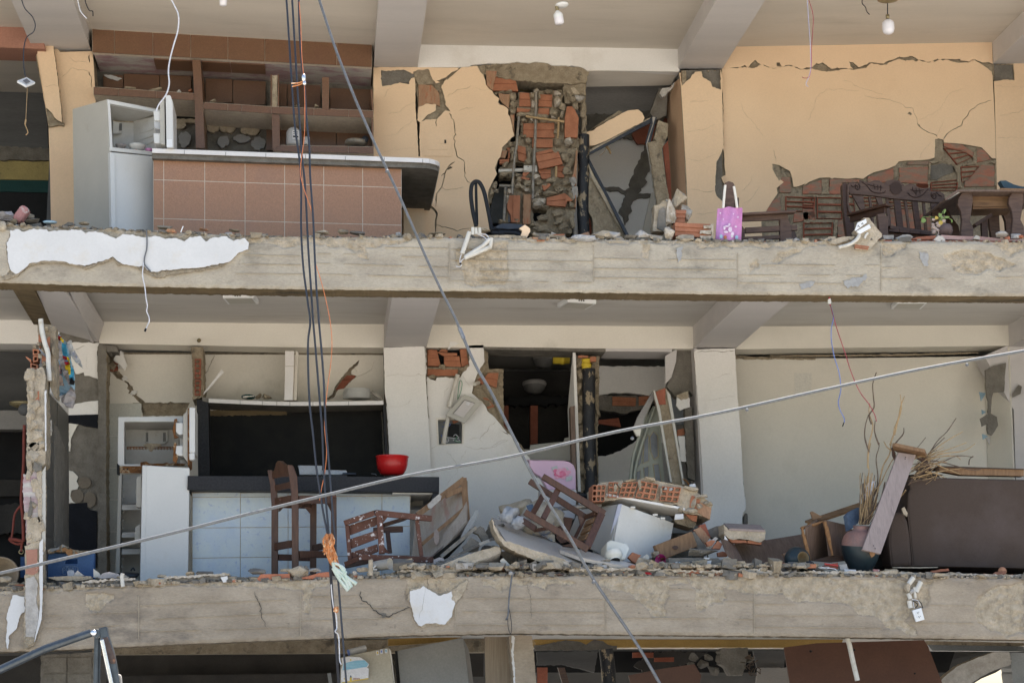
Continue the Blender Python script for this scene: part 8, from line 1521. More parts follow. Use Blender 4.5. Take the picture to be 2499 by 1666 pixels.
frag(1480+1220/5.228,1120+1190/5.228,70,18,'mg','long dark grey concrete lump on the plaster-speckled pillar piece',d=.3,sub=3)
chip(Y(.35,'G',280,1250,335,1185,445,1225,370,1325),.35,.08,'brick','orange brick corner standing right of the white container')
chip(Y(.28,'G',460,1250,520,1210,550,1240,520,1330,480,1330),.28,.06,'es','pale wedge of plaster left of the magenta cup',jit=.4);frag(1568,1370,30,18,'mp','brown stone below the pale plaster wedge',d=.2,sub=3);frag(1600,1352,20,16,'mt','brown stone leaning on the freezer foot',d=.4);frag(1620,1377,28,16,'mp','pale stone right below the magenta cup',d=.2)
mb=MB();p=U(*Z('G',690,1285)[0],.35);mb.lathe(p,Vector((-.6,-1,.05)),[(.030,-.11),(.05,0),(.053,.0),(.047,0),(.028,-.10),(0,-.10)],24);MC=solo(mb,'magenta_cup','magenta','magenta ribbed cup lying on its side in the rubble','cup')
PP=thing('pillar_piece','lying grey pillar piece flecked with white and blue paint','pillar fragment',(1700,1385,.2));c=child(PP)
c(MB().plate(Y(.18,'G',790,1255,1430,1260,1465,1310,1450,1375,1380,1395,780,1370,800,1320),.15,jit=.3),'pillar_body','mg')
for q,mt in (((1230,1295,1340,1290,1330,1355,1250,1330),'wp'),((1240,1255,1320,1255,1310,1275,1260,1272),'wp'),((880,1310,910,1305,905,1318,880,1320),'wp'),((920,1310,970,1318,960,1330,930,1325),'cs'),((1090,1300,1140,1298,1130,1312,1095,1312),'wp'),((1230,1375,1300,1385,1290,1393,1240,1390),'cs'),((1160,1320,1200,1300,1210,1325),'wp')):c(MB().plate(Y(.172,'G',*q),.01,jit=.2),'paint_fleck',mt)
TBk=thing('concrete_block','thick concrete block with a pale tiled top and clay underside, middle right of the heap','concrete block',(1870,1330,.5));c=child(TBk)
c(MB().plate(Y(.45,'G',1495,830,1560,900,2030,915,2020,1020,1960,1060,1870,1040,1700,1010,1620,1030,1560,1010,1500,950),.3,jit=.4),'concrete_body','mp');c(MB().plate([(*p,d) for p,d in zip(Z('G',1495,812,1960,838,2020,900,1565,882),(.75,.75,.44,.44))],.02),'tiled_top','laminate_pale');
for q in ((1560,1020,1780,1035,1795,1065,1600,1060),(1800,1035,1980,1060,1975,1090,1800,1070)):flat(TBk,Z('G',*q),.47,'brick',t=.1)
solo(MB().plate([(*p,d) for p,d in zip(Z('G',1500,1010,1560,1030,1640,1100,1760,1320,1620,1260,1530,1150),(.4,.5,.55,.4,.25,.3))],.03),'grey_board','laminate','grey laminate board standing under the concrete block','board');chip(Y(.35,'G',1510,970,1550,1035,1505,1020),.35,.01,'wp','white triangular flake under the concrete block corner')
for (x,y,w_,h_,mt,lb) in ((1545,1300,130,90,'mp','brown lump at the foot of the grey board'),(1690,1330,170,60,'mp','long brown wedge right of the lump'),(1570,1385,60,40,'mp','small cream stone on the ledge left of the white shards'),(1820,1360,60,70,'mg','grey stone near the dark jar'),(1190,1390,110,80,'mp','cream stone in front of the pillar piece'),(760,1470,210,80,'mp','big flat cream stone on the ledge, middle'),(480,1470,80,70,'mp','round cream stone right of a broken white tile'),(30,1435,90,60,'mp','cream stone by the screed slab edge'),(1250,1450,110,80,'mt','brown lump among orange shards'),(2000,1400,110,90,'mp','cream lump at the right of the white shards'),(2000,1470,100,50,'fg','pale grey stone below the cream lump')):
    a=Z('G',x,y)[0];frag(a[0],a[1],w_/5.228,h_/5.228,mt,lb,d=.06)
for q,mt,lb in (((905,1450,1040,1415,1060,1450,1030,1485,900,1488),'brick_face_pale','pink clay plate on the ledge, left of the orange one'),((1045,1420,1210,1410,1190,1455,1060,1460),'ca','orange curved clay plate on the ledge'),((1280,1410,1400,1450,1470,1480,1380,1480,1300,1450),'brick','long orange shard on the ledge'),((1700,1395,1770,1390,1880,1480,1860,1495,1730,1440),'wp','large white plaster shard on the ledge, left one'),((1880,1455,1975,1380,1990,1400,1890,1490),'wp','white plaster shard standing right of the large one'),((1500,1430,1700,1440,1690,1480,1500,1478),'brick','flat layer of orange shards on the ledge'),((370,1410,430,1470,440,1490,380,1470),'wp','broken white tile beside the round cream stone'),((440,1435,550,1440,600,1480,520,1470),'cloth_red','dark red plastic shard on the ledge'),((1300,1440,1480,1440,1480,1475,1320,1475),'brick_face_pale','pinkish clay chip on the ledge below the long orange shard')):
    chip(Y(.04,'G',*q),.04,.04,mt,lb,jit=.2,side='mp')
FLB=solo(MB().plate([(*p,d) for p,d in zip(Z('G',1630,1090,1990,1020,2090,1010,2090,1350,1760,1340),(.8,1.0,1.0,.7,.5))],.03),'laminate_board','laminate','wide dark wood-look board lying behind the rubble','board')
solo(MB().plate([(*p,d) for p,d in zip(Z('H',-100,1120,360,1005,440,1330,300,1390,-100,1390),(.95,.9,.6,.55,.6))],.03),'laminate_board','laminate','dark wood-look board behind the dark round jar','board')
# ================================================================ right: cabinet pieces, jars, vase, plank, sofa
DRW=thing('open_drawer_box','broken chipboard drawer box standing on end left of the big vase','drawer',(1950,1370,.6));c=child(DRW)
c(MB().plate([(*p,d) for p,d in zip(Z('H',350,940,600,875,700,1000,660,1320,450,1330),(.35,.45,.85,.85,.40))],.02),'inner_panel','laminate')
c(MB().plate([(*p,d) for p,d in zip(Z('H',350,940,605,870,620,880,380,960),(.34,.46,.46,.34))],.03,jit=.3),'top_edge','chipboard');c(MB().plate(Y(.33,'H',348,945,370,960,400,1070,460,1325,435,1330,375,1080),.03,jit=.4),'side_edge','chipboard')
c(MB().plate([(*p,d) for p,d in zip(Z('H',625,870,880,930,960,1000,960,1280,690,1270),(.44,.75,.8,.8,.42))],.025),'side_panel','laminate');c(MB().plate(Y(.41,'H',600,885,630,880,665,1000,710,1265,690,1265,640,1050),.03,jit=.4),'side_edge','chipboard');c(MB().plate(Y(.5,'H',460,1325,680,1270,960,1275,900,1320,680,1345),.03),'bottom_panel','wk')
mb=MB();a,e=Z('H',430,900,1030,700);mb.bar((*a,.6),(*e,.9),.09,.02,up=(0,-.4,1));mb.plate(Y(.6,'H',448,778,470,768,585,830,480,875),.02);mb.plate(Y(.62,'H',410,920,480,870,560,850,600,860,500,910),.02);solo(mb,'broken_shelf','wood_table','broken shelf with a pointed bracket lying on the drawer box','shelf')
solo(MB().plate([(*p,d) for p,d in zip(Z('H',845,820,900,770,1000,720,1050,740,1000,800,990,900,930,960,900,980,870,900),(.5,.5,.5,.55,.55,.5,.45,.45,.48))],.06,jit=.4),'denim_cloth','denim','faded blue denim cloth hanging behind the vase neck','cloth')
# big vase
VS=thing('big_vase','large blue and terracotta vase leaning and holding dry twigs','vase',(2130,1395,.35));c=child(VS)
va0,va1=U(*Z('H',1000,1440)[0],.38),U(*Z('H',1050,915)[0],.42);ax=(va1-va0);Lv=ax.length;ax.normalize()
base=U(*Z('H',1010,1420)[0],.38);axv=Vector((.02,0,1)).normalized()
prof=[(0,0),(.105,0),(.115,.01),(.15,.06),(.19,.13),(.212,.20),(.218,.255)];prof2=[(.218,.255),(.212,.30),(.19,.35),(.155,.385),(.11,.40),(.095,.41),(.09,.43),(.098,.448),(.085,.45),(.07,.41),(0,.40)]
k_=(U(*Z('H',1010,1440)[0],.38)-U(*Z('H',1010,915)[0],.38)).length/.45;kx=.86
tilt=Vector((.03,-.12,1)).normalized()
c(MB().lathe(base-Vector((0,0,.03)),tilt,[(r_*k_*kx,h_*k_) for r_,h_ in prof],36),'vase_belly','pot_blue');c(MB().lathe(base-Vector((0,0,.03)),tilt,[(r_*k_*kx,h_*k_) for r_,h_ in prof2],36),'vase_shoulder','pot_top')
# twigs: every thick branch its own part, the brush stuff
TWG=thing('dry_branches','bundle of dry curly branches and reeds standing in the big vase','dry branches',(2110,1275,.42));c=child(TWG)
o0=Z('H',1040,915)[0]
def tw(pts,r_=.006,mt='twig',d0=.42,d1=.5,nm='branch',k='H'):
    pp=Z(k,*pts);n=len(pp);mb=MB().tube([(*p,d0+(d1-d0)*i/(n-1)) for i,p in enumerate(pp)],r_,r2=r_*.55,seg=6,jit=.15);return c(mb,nm,mt)
tw((1040,910,1060,780,1090,600,1085,420,1110,330,1100,180,1130,0),.008);tw((1050,910,1150,780,1190,640,1230,430,1270,260,1340,130,1360,0),.010);tw((1070,910,1110,700,1190,520,1210,380,1190,180,1220,60,1225,0),.007,'twig_dark');tw((1075,900,1160,560,1230,480,1300,330,1370,200,1410,150,1380,60),.006)
tw((1000,900,1030,700,1100,470,1105,380),.006);tw((1020,900,1060,600,1100,520),.008);tw((1090,910,1170,750,1240,640,1290,440),.010,'twig_dark')
tw((0,0,0,0),.001) if 0 else None
for a in ((('l',1070,1150,1075,980,1100,870,1110,790,1080,700,1085,620)),(('l',1100,790,1080,720,1120,650,1115,560,1110,460,1140,365)),(('l',1160,960,1125,850,1130,760)),(('l',1250,960,1280,880,1290,820,1320,740,1340,640,1355,600,1370,560)),(('l',1290,880,1310,790,1345,660,1335,545)),(('l',1260,1000,1310,930,1360,870,1365,820)),(('l',1290,1020,1230,980,1200,930)),(('l',1080,1020,1045,900,1050,800,1075,710))):tw(a[1:],.0075,'twig' if int(a[1])%20 else 'twig_dark',.48,.5,k='l')
for a in ((1400,1290,1540,1080,1640,930,1720,850,1795,740),(1450,1250,1560,1060,1680,950,1850,850),(1480,1160,1600,1040,1720,1000,1880,940),(1480,1150,1650,1040,1850,1010,1950,950),(1420,1160,1600,1070,1780,1050,1830,1080),(1500,1120,1650,1110,1800,1050,1935,1060),(1500,1120,1620,1090,1900,1160,2000,1160),(1400,1280,1480,1250,1600,1240,1640,1220,1680,1240),(1540,1180,1640,1200,1750,1260),(1560,1090,1700,1150,1830,1200),(1450,1210,1560,1170,1600,1220),(1900,1120,1905,1080,1935,1050),(1380,1330,1330,1400),(1500,1160,1580,1020,1700,900),(1640,1190,1600,1300),(1440,1230,1650,1180,1850,1150)):tw(a,.0062,'twig' if a[0]%100 else 'twig_dark',.5,.6,k='l')
mb=MB();rr=random.Random(9)
for k in range(85):
    x0=rr.uniform(1000,1110);x1=x0+rr.uniform(-20,170);y1=rr.uniform(330,760);xm=(x0+x1)/2+rr.uniform(-25,25);d_=rr.uniform(.36,.55)
    mb.tube(Y(d_,'H',x0,920,xm,(920+y1)/2,x1,y1),rr.uniform(.002,.0045),seg=4,res=2,mi=k%2)
for k in range(60):
    x0=rr.uniform(1390,1560);y0=rr.uniform(1050,1290);L_=rr.uniform(60,230);a_=rr.uniform(-.1,.9);d_=rr.uniform(.45,.6)
    mb.tube(Y(d_,'l',x0,y0,x0+L_*.5*math.cos(a_),y0-L_*.5*math.sin(a_)+rr.uniform(-12,12),x0+L_*math.cos(a_),y0-L_*math.sin(a_)),rr.uniform(.0018,.0035),seg=4,res=2,mi=k%2)
c(mb,'brush',['twig','twig_dark'],kind='stuff')
solo(MB().plate(Y(.44,'H',1100,450,1180,425,1170,500,1130,580,1060,650,1060,600),.01,jit=.4),'torn_paper','paper','torn whitish paper caught among the dry branches','paper')
# plank
PK=thing('leaning_plank','pale wood-grain plank leaning over the vase with a cross piece on top','plank',(2130,1350,.2));c=child(PK)
c(MB().plate([(*p,d) for p,d in zip(Z('H',1440,105,1640,135,1240,1250,1035,1200),(.40,.42,.14,.12))],.03),'board','laminate_pale',bev=.003);c(MB().plate([(*p,d) for p,d in zip(Z('H',1115,1215,1185,1235,1170,1270,1140,1290,1125,1260),(.14,.14,.14,.14,.14))],.02,jit=.3),'broken_tongue','chipboard')
c(MB().plate([(*p,d) for p,d in zip(Z('H',1370,45,1400,42,1735,105,1760,170,1640,165,1440,115,1390,75),(.32,.3,.32,.5,.55,.52,.45))],.03),'cross_piece','wood_raw');c(MB().plate(Y(.5,'H',1640,170,1760,175,1810,300,1780,300,1700,200),.03),'cross_piece','wk');c(MB().plate(Y(.46,'H',1370,60,1410,110,1400,200,1375,140),.02),'cross_piece','wk')
for x,y in ((1517,180),(1160,1156),(1180,1188),(1523,162)):mb=MB();p=U(*Z('H',x,y)[0],.39 if y<500 else .13);mb.rock(p,.005,1,1,.05);c(mb,'nail','slot')
# small jars
J1=thing('dark_round_jar','round dark blue clay jar lying open in front of the drawer box','jar',(1945,1388,.25));c=child(J1)
mb=MB();p=U(*Z('H',300,1320)[0],.28);axj=Vector((.35,-1,.12)).normalized();mb.lathe(p-axj*.09,axj,[(0,0),(.06,.005),(.105,.05),(.12,.10),(.10,.15),(.065,.175),(.058,.19)],28);mb.lathe(p-axj*.09,axj,[(.058,.19),(.05,.188),(.045,.14),(0,.12)],28,mi=1);c(mb,'jar_body',['pot_blue','soffit'])
mb=MB();p=U(*Z('H',440,1395)[0],.15);mb.lathe(p,Vector((-.15,-1,.0)),[(0,-.08),(.045,-.08),(.052,0),(.05,.005),(.0,.006)],22);solo(mb,'lidded_tumbler','granite','dark lidded tumbler lying beside the round dark jar','jar')
chip(Y(.4,'H',140,1245,225,1215,250,1245,185,1315),.4,.05,'brick_face_pale','curved terracotta shard left of the round dark jar');chip(Y(.2,'H',610,1350,765,1375,765,1390,610,1370),.2,.01,'red_plastic','red strip on a small box beside the vase foot',name='red_strip');chip(Y(.22,'H',615,1375,760,1345,765,1420,620,1405),.22,.1,'bd','small brown box under the red strip',name='small_box',jit=0)
chip(Y(.1,'H',835,1420,960,1425,970,1445,840,1450),.1,.02,'paper','folded white sheet left of the vase foot',name='paper');chip(Y(.2,'H',770,1370,860,1360,870,1420,790,1430),.2,.04,'fg','grey crumpled lump left of the vase foot');chip(Y(.08,'H',1285,1430,1420,1420,1450,1440,1400,1460,1300,1455),.08,.06,'mp','flat cream stone right of the vase foot');chip(Y(.1,'H',1160,1420,1230,1425,1225,1455,1165,1455),.1,.03,'quilt_pink','small pink-grey crumb behind the vase foot')
solo(MB().tube(pd(.04,Z('H',480,1430,560,1470,680,1480,745,1450,730,1420,640,1405)),.004,seg=5),'wire_loop','wire_white','loose loop of white wire over the ledge near the dark jar','wire')
frag(*Z('H',590,1410)[0],30,8,'poly_bag','small crumpled plastic by the wire loop',d=.1,amp=.6,name='plastic_film',cat='plastic film')
# sofa on its side
SF=thing('overturned_sofa','dark brown fabric sofa tipped over with its base facing out at the right','sofa',(2350,1390,.7));c=child(SF)
c(MB().prism(Z('p',1395,20,1400,-100,1420,-120)+P(2212,1163,2600,1172,2600,1395)+Z('p',2352,528,1440,510),.55,.75),'base','sofa',bev=.02)
c(MB().prism(Z('p',1240,150,1270,90,1330,48,1370,80,1400,140,1420,260,1440,505,1260,515,1235,330),.50,.7),'arm','sofa',bev=.03)
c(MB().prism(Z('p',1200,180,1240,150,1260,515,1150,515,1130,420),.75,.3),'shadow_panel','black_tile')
c(MB().prism(Z('l',1650,1140,2352,1160,2352,1215,1840,1205,1660,1170),.62,.10),'wood_rail','wood_raw');c(MB().prism(Z('l',1650,1130,2352,1155,2352,1162,1650,1142),.60,.3),'rail_cover','sofa')
c(MB().prism(Z('l',1390,1205,1500,1195,1700,1200,1640,1225,1450,1225),.62,.3),'cushion_edge','sofa',bev=.01);c(MB().prism(Z('l',1490,1130,1560,1120,1600,1190,1500,1195),.8,.1),'side_board','wk')
for q in ((('p',1395,30,1410,200,1425,350,1438,505)),(('p',1245,330,1262,500)),(('p',1440,500,1800,508,2352,520)),(('p',1260,508,1430,500))):c(MB().tube(pd(.52 if q[1]!=1245 else .485,Z(*q)),.005,seg=5),'seam','sofa')
solo(MB().plate(Y(.45,'H',1480,740,1510,720,1545,790,1540,830,1500,800),.03,jit=.4),'cream_scrap','mp','cream coloured torn scrap at the top of the sofa arm','scrap')
for q,lb in (((1270,515,1650,512,1640,520,1500,525,1280,522),'thin pale strip under the sofa'),):chip(Y(.4,'p',*q),.4,.02,'mp',lb,name='pale_strip',jit=.1)
chip(Y(.25,'p',1590,545,1730,525,1740,545,1600,562),.25,.04,'ca','flat terracotta shard on the ledge under the sofa')
mb=MB().rock(U(2446,1393,.2),.0355*1.05,1,3,.0);
solo(MB().lathe(U(2446,1393,.2)-Vector((0,0,.037)),(0,0,1),[(.037*math.sin(t/12*math.pi),.037-.037*math.cos(t/12*math.pi)) for t in range(13)],22),'orange_ball',mat('ball_orange',(.50,.24,.13),(.42,.19,.10),sc=20,rough=.6).name,'small orange ball on the ledge at the far right','ball')
# ---- white plastered screed edge strips along the middle ledge
EDG=(((1390,1391),(1560,1387),(1720,1395),(1850,1390)),((1800,1396),(2100,1396),(2350,1402),(2560,1408)),((200,1420),(280,1414),(330,1412)),((400,1409),(480,1405),(560,1401)),((970,1394),(1040,1391),(1110,1392)))
for i,e_ in enumerate(EDG):
    pts=[(x,y-3) for x,y in e_]+[(x,y+2.5) for x,y in e_[::-1]]
    build(MB().prism(rag(pts,2.2,5,i+3),.03,.30),'screed_edge','pw',BL);build(MB().prism(rag([(x,y+1) for x,y in e_]+[(x,y+13) for x,y in e_[::-1]],1.2,6,i+30),.05,.3),'screed_body','mg',BL)
# ---- middle ledge, left part fragments
frag(12,1412,30,16,'mp','pale stone below the tipped bucket',d=.15);frag(33,1425,30,14,'mt','brown stone at the left end of the middle ledge');frag(12,1433,26,12,'fg','grey rubble lump at the very left of the middle ledge');chip(Y(.05,'m',80,755,130,705,210,700,200,730,120,750),.05,.04,'brick','orange clay shard left of the hanging wall end');chip(Y(.05,'m',445,735,515,730,525,750,450,755),.05,.04,'brick','small orange clay chip right of the hanging wall end')
chip(Y(.15,'m',415,640,560,630,800,632,800,650,700,670,500,668),.15,.1,'mp','long pale broken plate in front of the blue crate',jit=.4);chip(Y(.2,'m',640,625,680,578,740,625,700,640),.2,.03,'fg','grey folded scrap below the bear emblem');chip(Y(.2,'m',820,565,870,600,890,640,820,640),.2,.03,'es','white crumpled corner right of the blue crate');chip(Y(.15,'m',900,605,960,590,1040,610,1060,640,860,645),.15,.05,'cloth_grey','flat grey cloth heap in front of the rusty refrigerator',jit=.5)
solo(MB().tube(pd(-.02,Z('m',1078,605,1070,640,1075,690,1080,722)),.017,seg=10),'pipe_stub','pvc','short curved white pipe stub standing on the middle ledge','pipe')
for (x,y,w_,h_,mt,lb) in ((300,1407,26,8,'mp','flat stone below the rusty refrigerator, left'),(345,1425,44,10,'mt','brown crumbs right of the white pipe stub'),(395,1405,20,8,'mp','small stone below the refrigerator door'),(464,1399,20,10,'mp','yellowish stone at the blue bar corner'),(500,1399,40,12,'mg','grey arched stone before the blue bar'),(628,1393,40,14,'mg','grey stone with a pale rim left of the stool'),(727,1398,46,34,'mp','large cream angular stone at the foot of the bar stool'),(745,1388,18,16,'mg','grey stone behind the large cream one'),(700,1392,30,10,'mt','brown stone between the stool feet'),(768,1390,30,9,'fg','grey flat stone right of the stool front leg'),(885,1390,26,12,'mp','square cream stone left of the upright peg'),(868,1399,16,14,'pw','white angular stone near the orange clay floor'),(1005,1382,44,18,'mp','cream layered stone right of the mug'),(1060,1390,40,22,'mt','brown shards before the tilted slab foot'),(1190,1402,34,14,'mp','cream stone under the left tilted slab'),(1145,1400,40,9,'mt','brown flat stone on the ledge under the hollow')):
    frag(x,y,w_,h_,mt,lb,d=.08)
for q,lb in (((80,675,130,612,385,608,390,660),'left smooth orange clay floor patch on the middle ledge'),((420,655,560,625,640,600,730,590,735,655),'right smooth orange clay floor patch by the stool')):solo(MB().plate(Y(.03,'n',*q),.08),'clay_floor_tile','ca',lb,'floor tile',bev=.003)
chip(Y(.0,'m',1935,640,1995,628,2005,680,1960,685),.0,.02,'wp','white plaster flake on the ledge before the blue bar')
# wire hooked over the lower beam, sockets
HK=thing('hooked_wire','bluish wire hooked over the lower beam in the centre','wire',(1240,1500,-.04));c=child(HK)
c(MB().tube(pd(-.035,Z('o',200,600,180,620,165,720,150,850,145,960,130,1010,128,1000)),.007,seg=6),'thick_wire','gm');c(MB().tube(pd(-.035,Z('o',150,900,165,980,175,1060,172,1120,160,1130,145,1080,140,1000)),.003,seg=5),'thin_wire','wire_dark');c(MB().rock(U(*Z('o',165,603)[0],-.03),.018,2,1),'wire_end','fg')
SO=thing('dangling_outlet','white double power outlet dangling on wires below broken conduits on the lower beam','power outlet',(2240,1500,-.05));c=child(SO)
for p,r_ in ((Z('p',1445,600,1405,655),.022),(Z('p',1505,635,1465,720),.022),(Z('p',1400,730,1420,775),.019),(Z('p',1410,790,1420,850),.021),(Z('p',1450,680,1460,770),.013)):mb=MB().tube(pd(-.04,p),r_,seg=10,smooth=False);mb.add([],[]);c(mb,'conduit','pvc')
for p in (Z('p',1450,850,1445,820,1440,800),Z('p',1460,850,1480,820,1440,790,1500,800,1520,850),Z('p',1430,780,1480,790,1500,830)):c(MB().tube(pd(-.045,p),.004,seg=5),'wire','wire_dark' if p[0][0]>2232 else 'wire_white')
c(MB().plate(Y(-.055,'p',1435,870,1510,848,1537,945,1467,965),.025),'outlet_plate','wh',bev=.004)
for cy_,cx_ in ((893,1482),(925,1494)):c(MB().prism([Z('p',cx_+17*math.cos(t/14*6.28),cy_+13*math.sin(t/14*6.28))[0] for t in range(14)],-.060,.01),'outlet_face','wh')
for cx_,cy_ in ((1476,888),(1488,884),(1482,896),(1488,921),(1500,917),(1494,929)):c(MB().prism([Z('p',cx_+3*math.cos(t/6*6.28),cy_+4*math.sin(t/6*6.28))[0] for t in range(6)],-.0615,.01),'pin_hole','slot')
c(MB().rock(U(*Z('p',1400,690)[0],-.04),(.03,.03,.045),2,2,.5),'mortar_lump','mp');c(MB().rock(U(*Z('p',1430,715)[0],-.045),(.02,.02,.025),3,2,.5),'mortar_lump','fg')
# ================================================================ ground storey things
BF=thing('beige_refrigerator','beige refrigerator leaning in the ground storey with a child drawing stuck on it','refrigerator',(900,1740,.9));c=child(BF)
c(MB().plate([(*p,d) for p,d in zip(Z('n',830,1345,1250,1252,1260,1270,1320,1750,830,1750),(1.0,.95,.95,.85,.9))],.5),'body','fridge_beige',bev=.006);c(MB().plate(Y(.945,'n',1258,1262,1275,1290,1330,1750,1310,1750),.05),'door_edge','pvc')
for i,(x,y) in enumerate(((1155,1302),(1190,1290),(1230,1285))):o=c(MB().plate(Y(.94,'n',x-12,y-18,x+12,y-21,x+14,y+18,x-10,y+20),.006),'sticker','paper');build(MB().plate(Y(.937,'n',x-6,y-10,x+6,y-11,x+7,y+8,x-5,y+10),.006),'sticker_print',['crayon_yellow','wire_blue','sea_blue'][i],o)
DG=thing('child_drawing','torn crayon drawing of a blue sea and yellow houses taped to the beige refrigerator','drawing',(865,1666,.85));c=child(DG)
Hn=lambda pts,d,mt,nm,t=.004:c((lambda mb:(mb.plate(Y(d,'n',*pts),t),mb)[1])(MB()),nm,mt)
Hn((840,1350,900,1335,1000,1340,1050,1370,1080,1400,1075,1420,1060,1430,1078,1440,1075,1530,835,1568,835,1450,850,1410),.86,'paper','sheet',.006);Hn((855,1395,960,1370,1040,1365,1075,1400,1060,1425,960,1440,850,1455,855,1410),.856,'sea_blue','sea');Hn((840,1560,960,1540,1075,1522,1075,1532,840,1568),.856,'crayon_yellow','shore');Hn((912,1520,930,1515,930,1548,912,1552),.855,'crayon_yellow','tower');Hn((912,1518,921,1495,930,1515),.855,'denim','tower_roof')
for x in (862,945,955,965,980,992):Hn((x,1522,x+6,1521,x+6,1536,x,1538),.8555,'brick' if x!=862 else 'crayon_yellow','little_house');
Hn((915,1358,925,1356,925,1370,916,1370),.855,'crayon_yellow','sun_mark')
GFc=thing('grey_refrigerator','large grey appliance leaning right of the beige refrigerator','refrigerator',(1070,1740,.9));c=child(GFc)
c(MB().plate([(*p,d) for p,d in zip(Z('n',1330,1285,1905,1165,1920,1240,1985,1750,1370,1750),(1.1,1.0,1.0,.9,1.0))],.5),'body','fridge_grey',bev=.006);c(MB().plate(Y(1.09,'n',1310,1285,1330,1284,1370,1750,1345,1750),.05),'door_edge','br')
mb=MB();a,e=Z('n',905,1300,1050,1262);mb.tube([(*a,1.1),(*e,1.15)],.03,seg=12);BT=solo(mb,'plastic_bottle','clear_plastic','plastic bottle with a blue cap lying on top of the beige refrigerator','bottle');mb=MB();a2,e2=Z('n',893,1303,912,1298);mb.tube([(*a2,1.1),(*e2,1.1)],.028,seg=10);build(mb,'cap','wire_blue',BT)
solo(MB().plate(Y(1.5,'n',1250,1180,1520,1170,1900,1165,1780,1200,1500,1225,1250,1240),.1),'ochre_panel','ochre','ochre strip above the grey appliance','panel')
mb=MB();a,e=Z('n',730,1480,770,1750);mb.bar((*a,1.3),(*e,1.3),.03,.2);solo(mb,'dark_cabinet_edge','duct_grey','thin grey cabinet edge left of the child drawing','cabinet')
BBd=solo(MB().plate([(*p,d) for p,d in zip(Z('p',370,1210,660,1105,1530,1115,1560,1180,1720,1580,480,1700),(1.4,1.2,1.2,1.2,1.0,1.0))],.03),'brown_board','board_brown','large dark brown board hanging under the lower beam at the right','board')
for x,y in ((955,1193),(1453,1388),(600,1205)):build(MB().rock(U(*Z('p',x,y)[0],1.1),(.014,.02,.012),x,1,.1),'hole_mark','br',BBd)
solo(MB().tube(pd(.25,Z('p',898,1085,920,1160,950,1300,985,1445)),.022,seg=12),'hanging_pipe','pvc','white plastic pipe hanging down before the dark brown board','pipe')
for a,mt,lb in (((400,1430,490,1430,490,1600,400,1600),'bd','dark red tall piece in the ground storey gloom'),((1200,1500,1500,1440,1780,1400,1840,1500,1820,1600,1230,1600),'board_brown','dim brown rounded board at the bottom centre'),((580,1430,640,1430,690,1600,630,1600),'wk','slanted dark stick in the ground storey gloom')):solo(MB().plate(Y(1.8,'o',*a),.04),'dim_board',mt,lb,'board')
mb=MB();rr=random.Random(4)
for k in range(26):x,y=rr.uniform(60,200),rr.uniform(1250,1420);a_=rr.uniform(0,3.1);mb.tube([(*p,2.1+rr.uniform(-.1,.1)) for p in Z('p',x,y,x+40*math.cos(a_),y-40*math.sin(a_))],.004,seg=4,smooth=False)
solo(mb,'reed_debris','twig_dark','tangled dark reeds beside the broken column head, ground storey','reeds',kind='stuff')
# ================================================================ foreground cables, ropes, pole
def cable(name,pts,r_,mt,lb,cat='cable',seg=8,res=6):mb=MB().tube([(x,y,d) for x,y,d in pts],r_,seg=seg,res=res);return solo(mb,name,mt,lb,cat)
D=-2.2
cable('black_cable',[(695,-25,D),(699,0,D),(705,90,D),(712,200,D),(720,310,D),(732,400,D),(735,470,D),(735,560,D),(740,650,D),(750,730,D),(757,785,D),(752,830,D),(752,900,D),(756,990,D),(764,1060,D),(772,1140,D),(781,1200,D),(789,1250,D),(799,1300,D)],.0076,'cable_blue','leftmost of the three dark hanging cables')
cable('black_cable',[(710,-25,D),(713,0,D),(720,120,D),(728,250,D),(737,380,D),(745,460,D),(752,600,D),(758,690,D),(764,780,D),(770,850,D),(778,950,D),(786,1050,D),(790,1150,D),(796,1230,D),(802,1300,D),(808,1400,D),(815,1500,D),(822,1600,D),(828,1700,D)],.0076,'cable_blue','middle of the three dark hanging cables')
cable('black_cable',[(726,-25,D-.05),(729,0,D-.05),(731,80,D-.05),(737,160,D-.05),(743,210,D-.05),(748,290,D-.05),(755,360,D-.05),(757,430,D-.05),(764,530,D-.05),(768,620,D-.05),(772,700,D-.05),(778,780,D-.05),(785,860,D-.05),(790,930,D-.05),(795,1040,D-.05),(801,1110,D-.05),(808,1200,D-.05),(812,1250,D-.05),(818,1320,D-.05),(824,1400,D-.05),(832,1500,D-.05),(840,1600,D-.05),(848,1700,D-.05)],.0076,'cable_blue','rightmost of the three dark hanging cables, passing the orange tuft')
cable('orange_wire',[(730,5,D-.08),(734,60,D-.08),(737,140,D-.08),(743,210,D-.08),(744,290,D-.08),(742,340,D-.08),(736,385,D-.08),(733,420,D-.08),(740,455,D-.08),(752,490,D-.08),(764,530,D-.02),(768,600,D),(770,640,D),(782,680,D),(795,730,D),(805,780,D),(810,830,D),(808,880,D),(800,940,D),(795,990,D),(792,1040,D),(797,1100,D),(793,1150,D),(785,1190,D),(780,1220,D)],.0030,'wire_orange','thin orange wire winding along the dark hanging cables','wire',5)
TI=thing('cable_tie','orange twist tie with a metal clamp across the three dark cables','cable tie',(728,205,D-.1));c=child(TI)
for p in ((711,204,728,203,742,198),(713,212,728,208,740,203)):c(MB().tube([(p[0],p[1],D-.08),(p[2],p[3],D-.09),(p[4],p[5],D-.1)],.005,seg=6),'tie_wire','rope_orange')
mb=MB().rock(U(741,190,D-.1),(.016,.016,.03),2,2,.2);mb.rock(U(743,203,D-.1),(.014,.014,.02),3,2,.2);c(mb,'clamp','steel_bright')
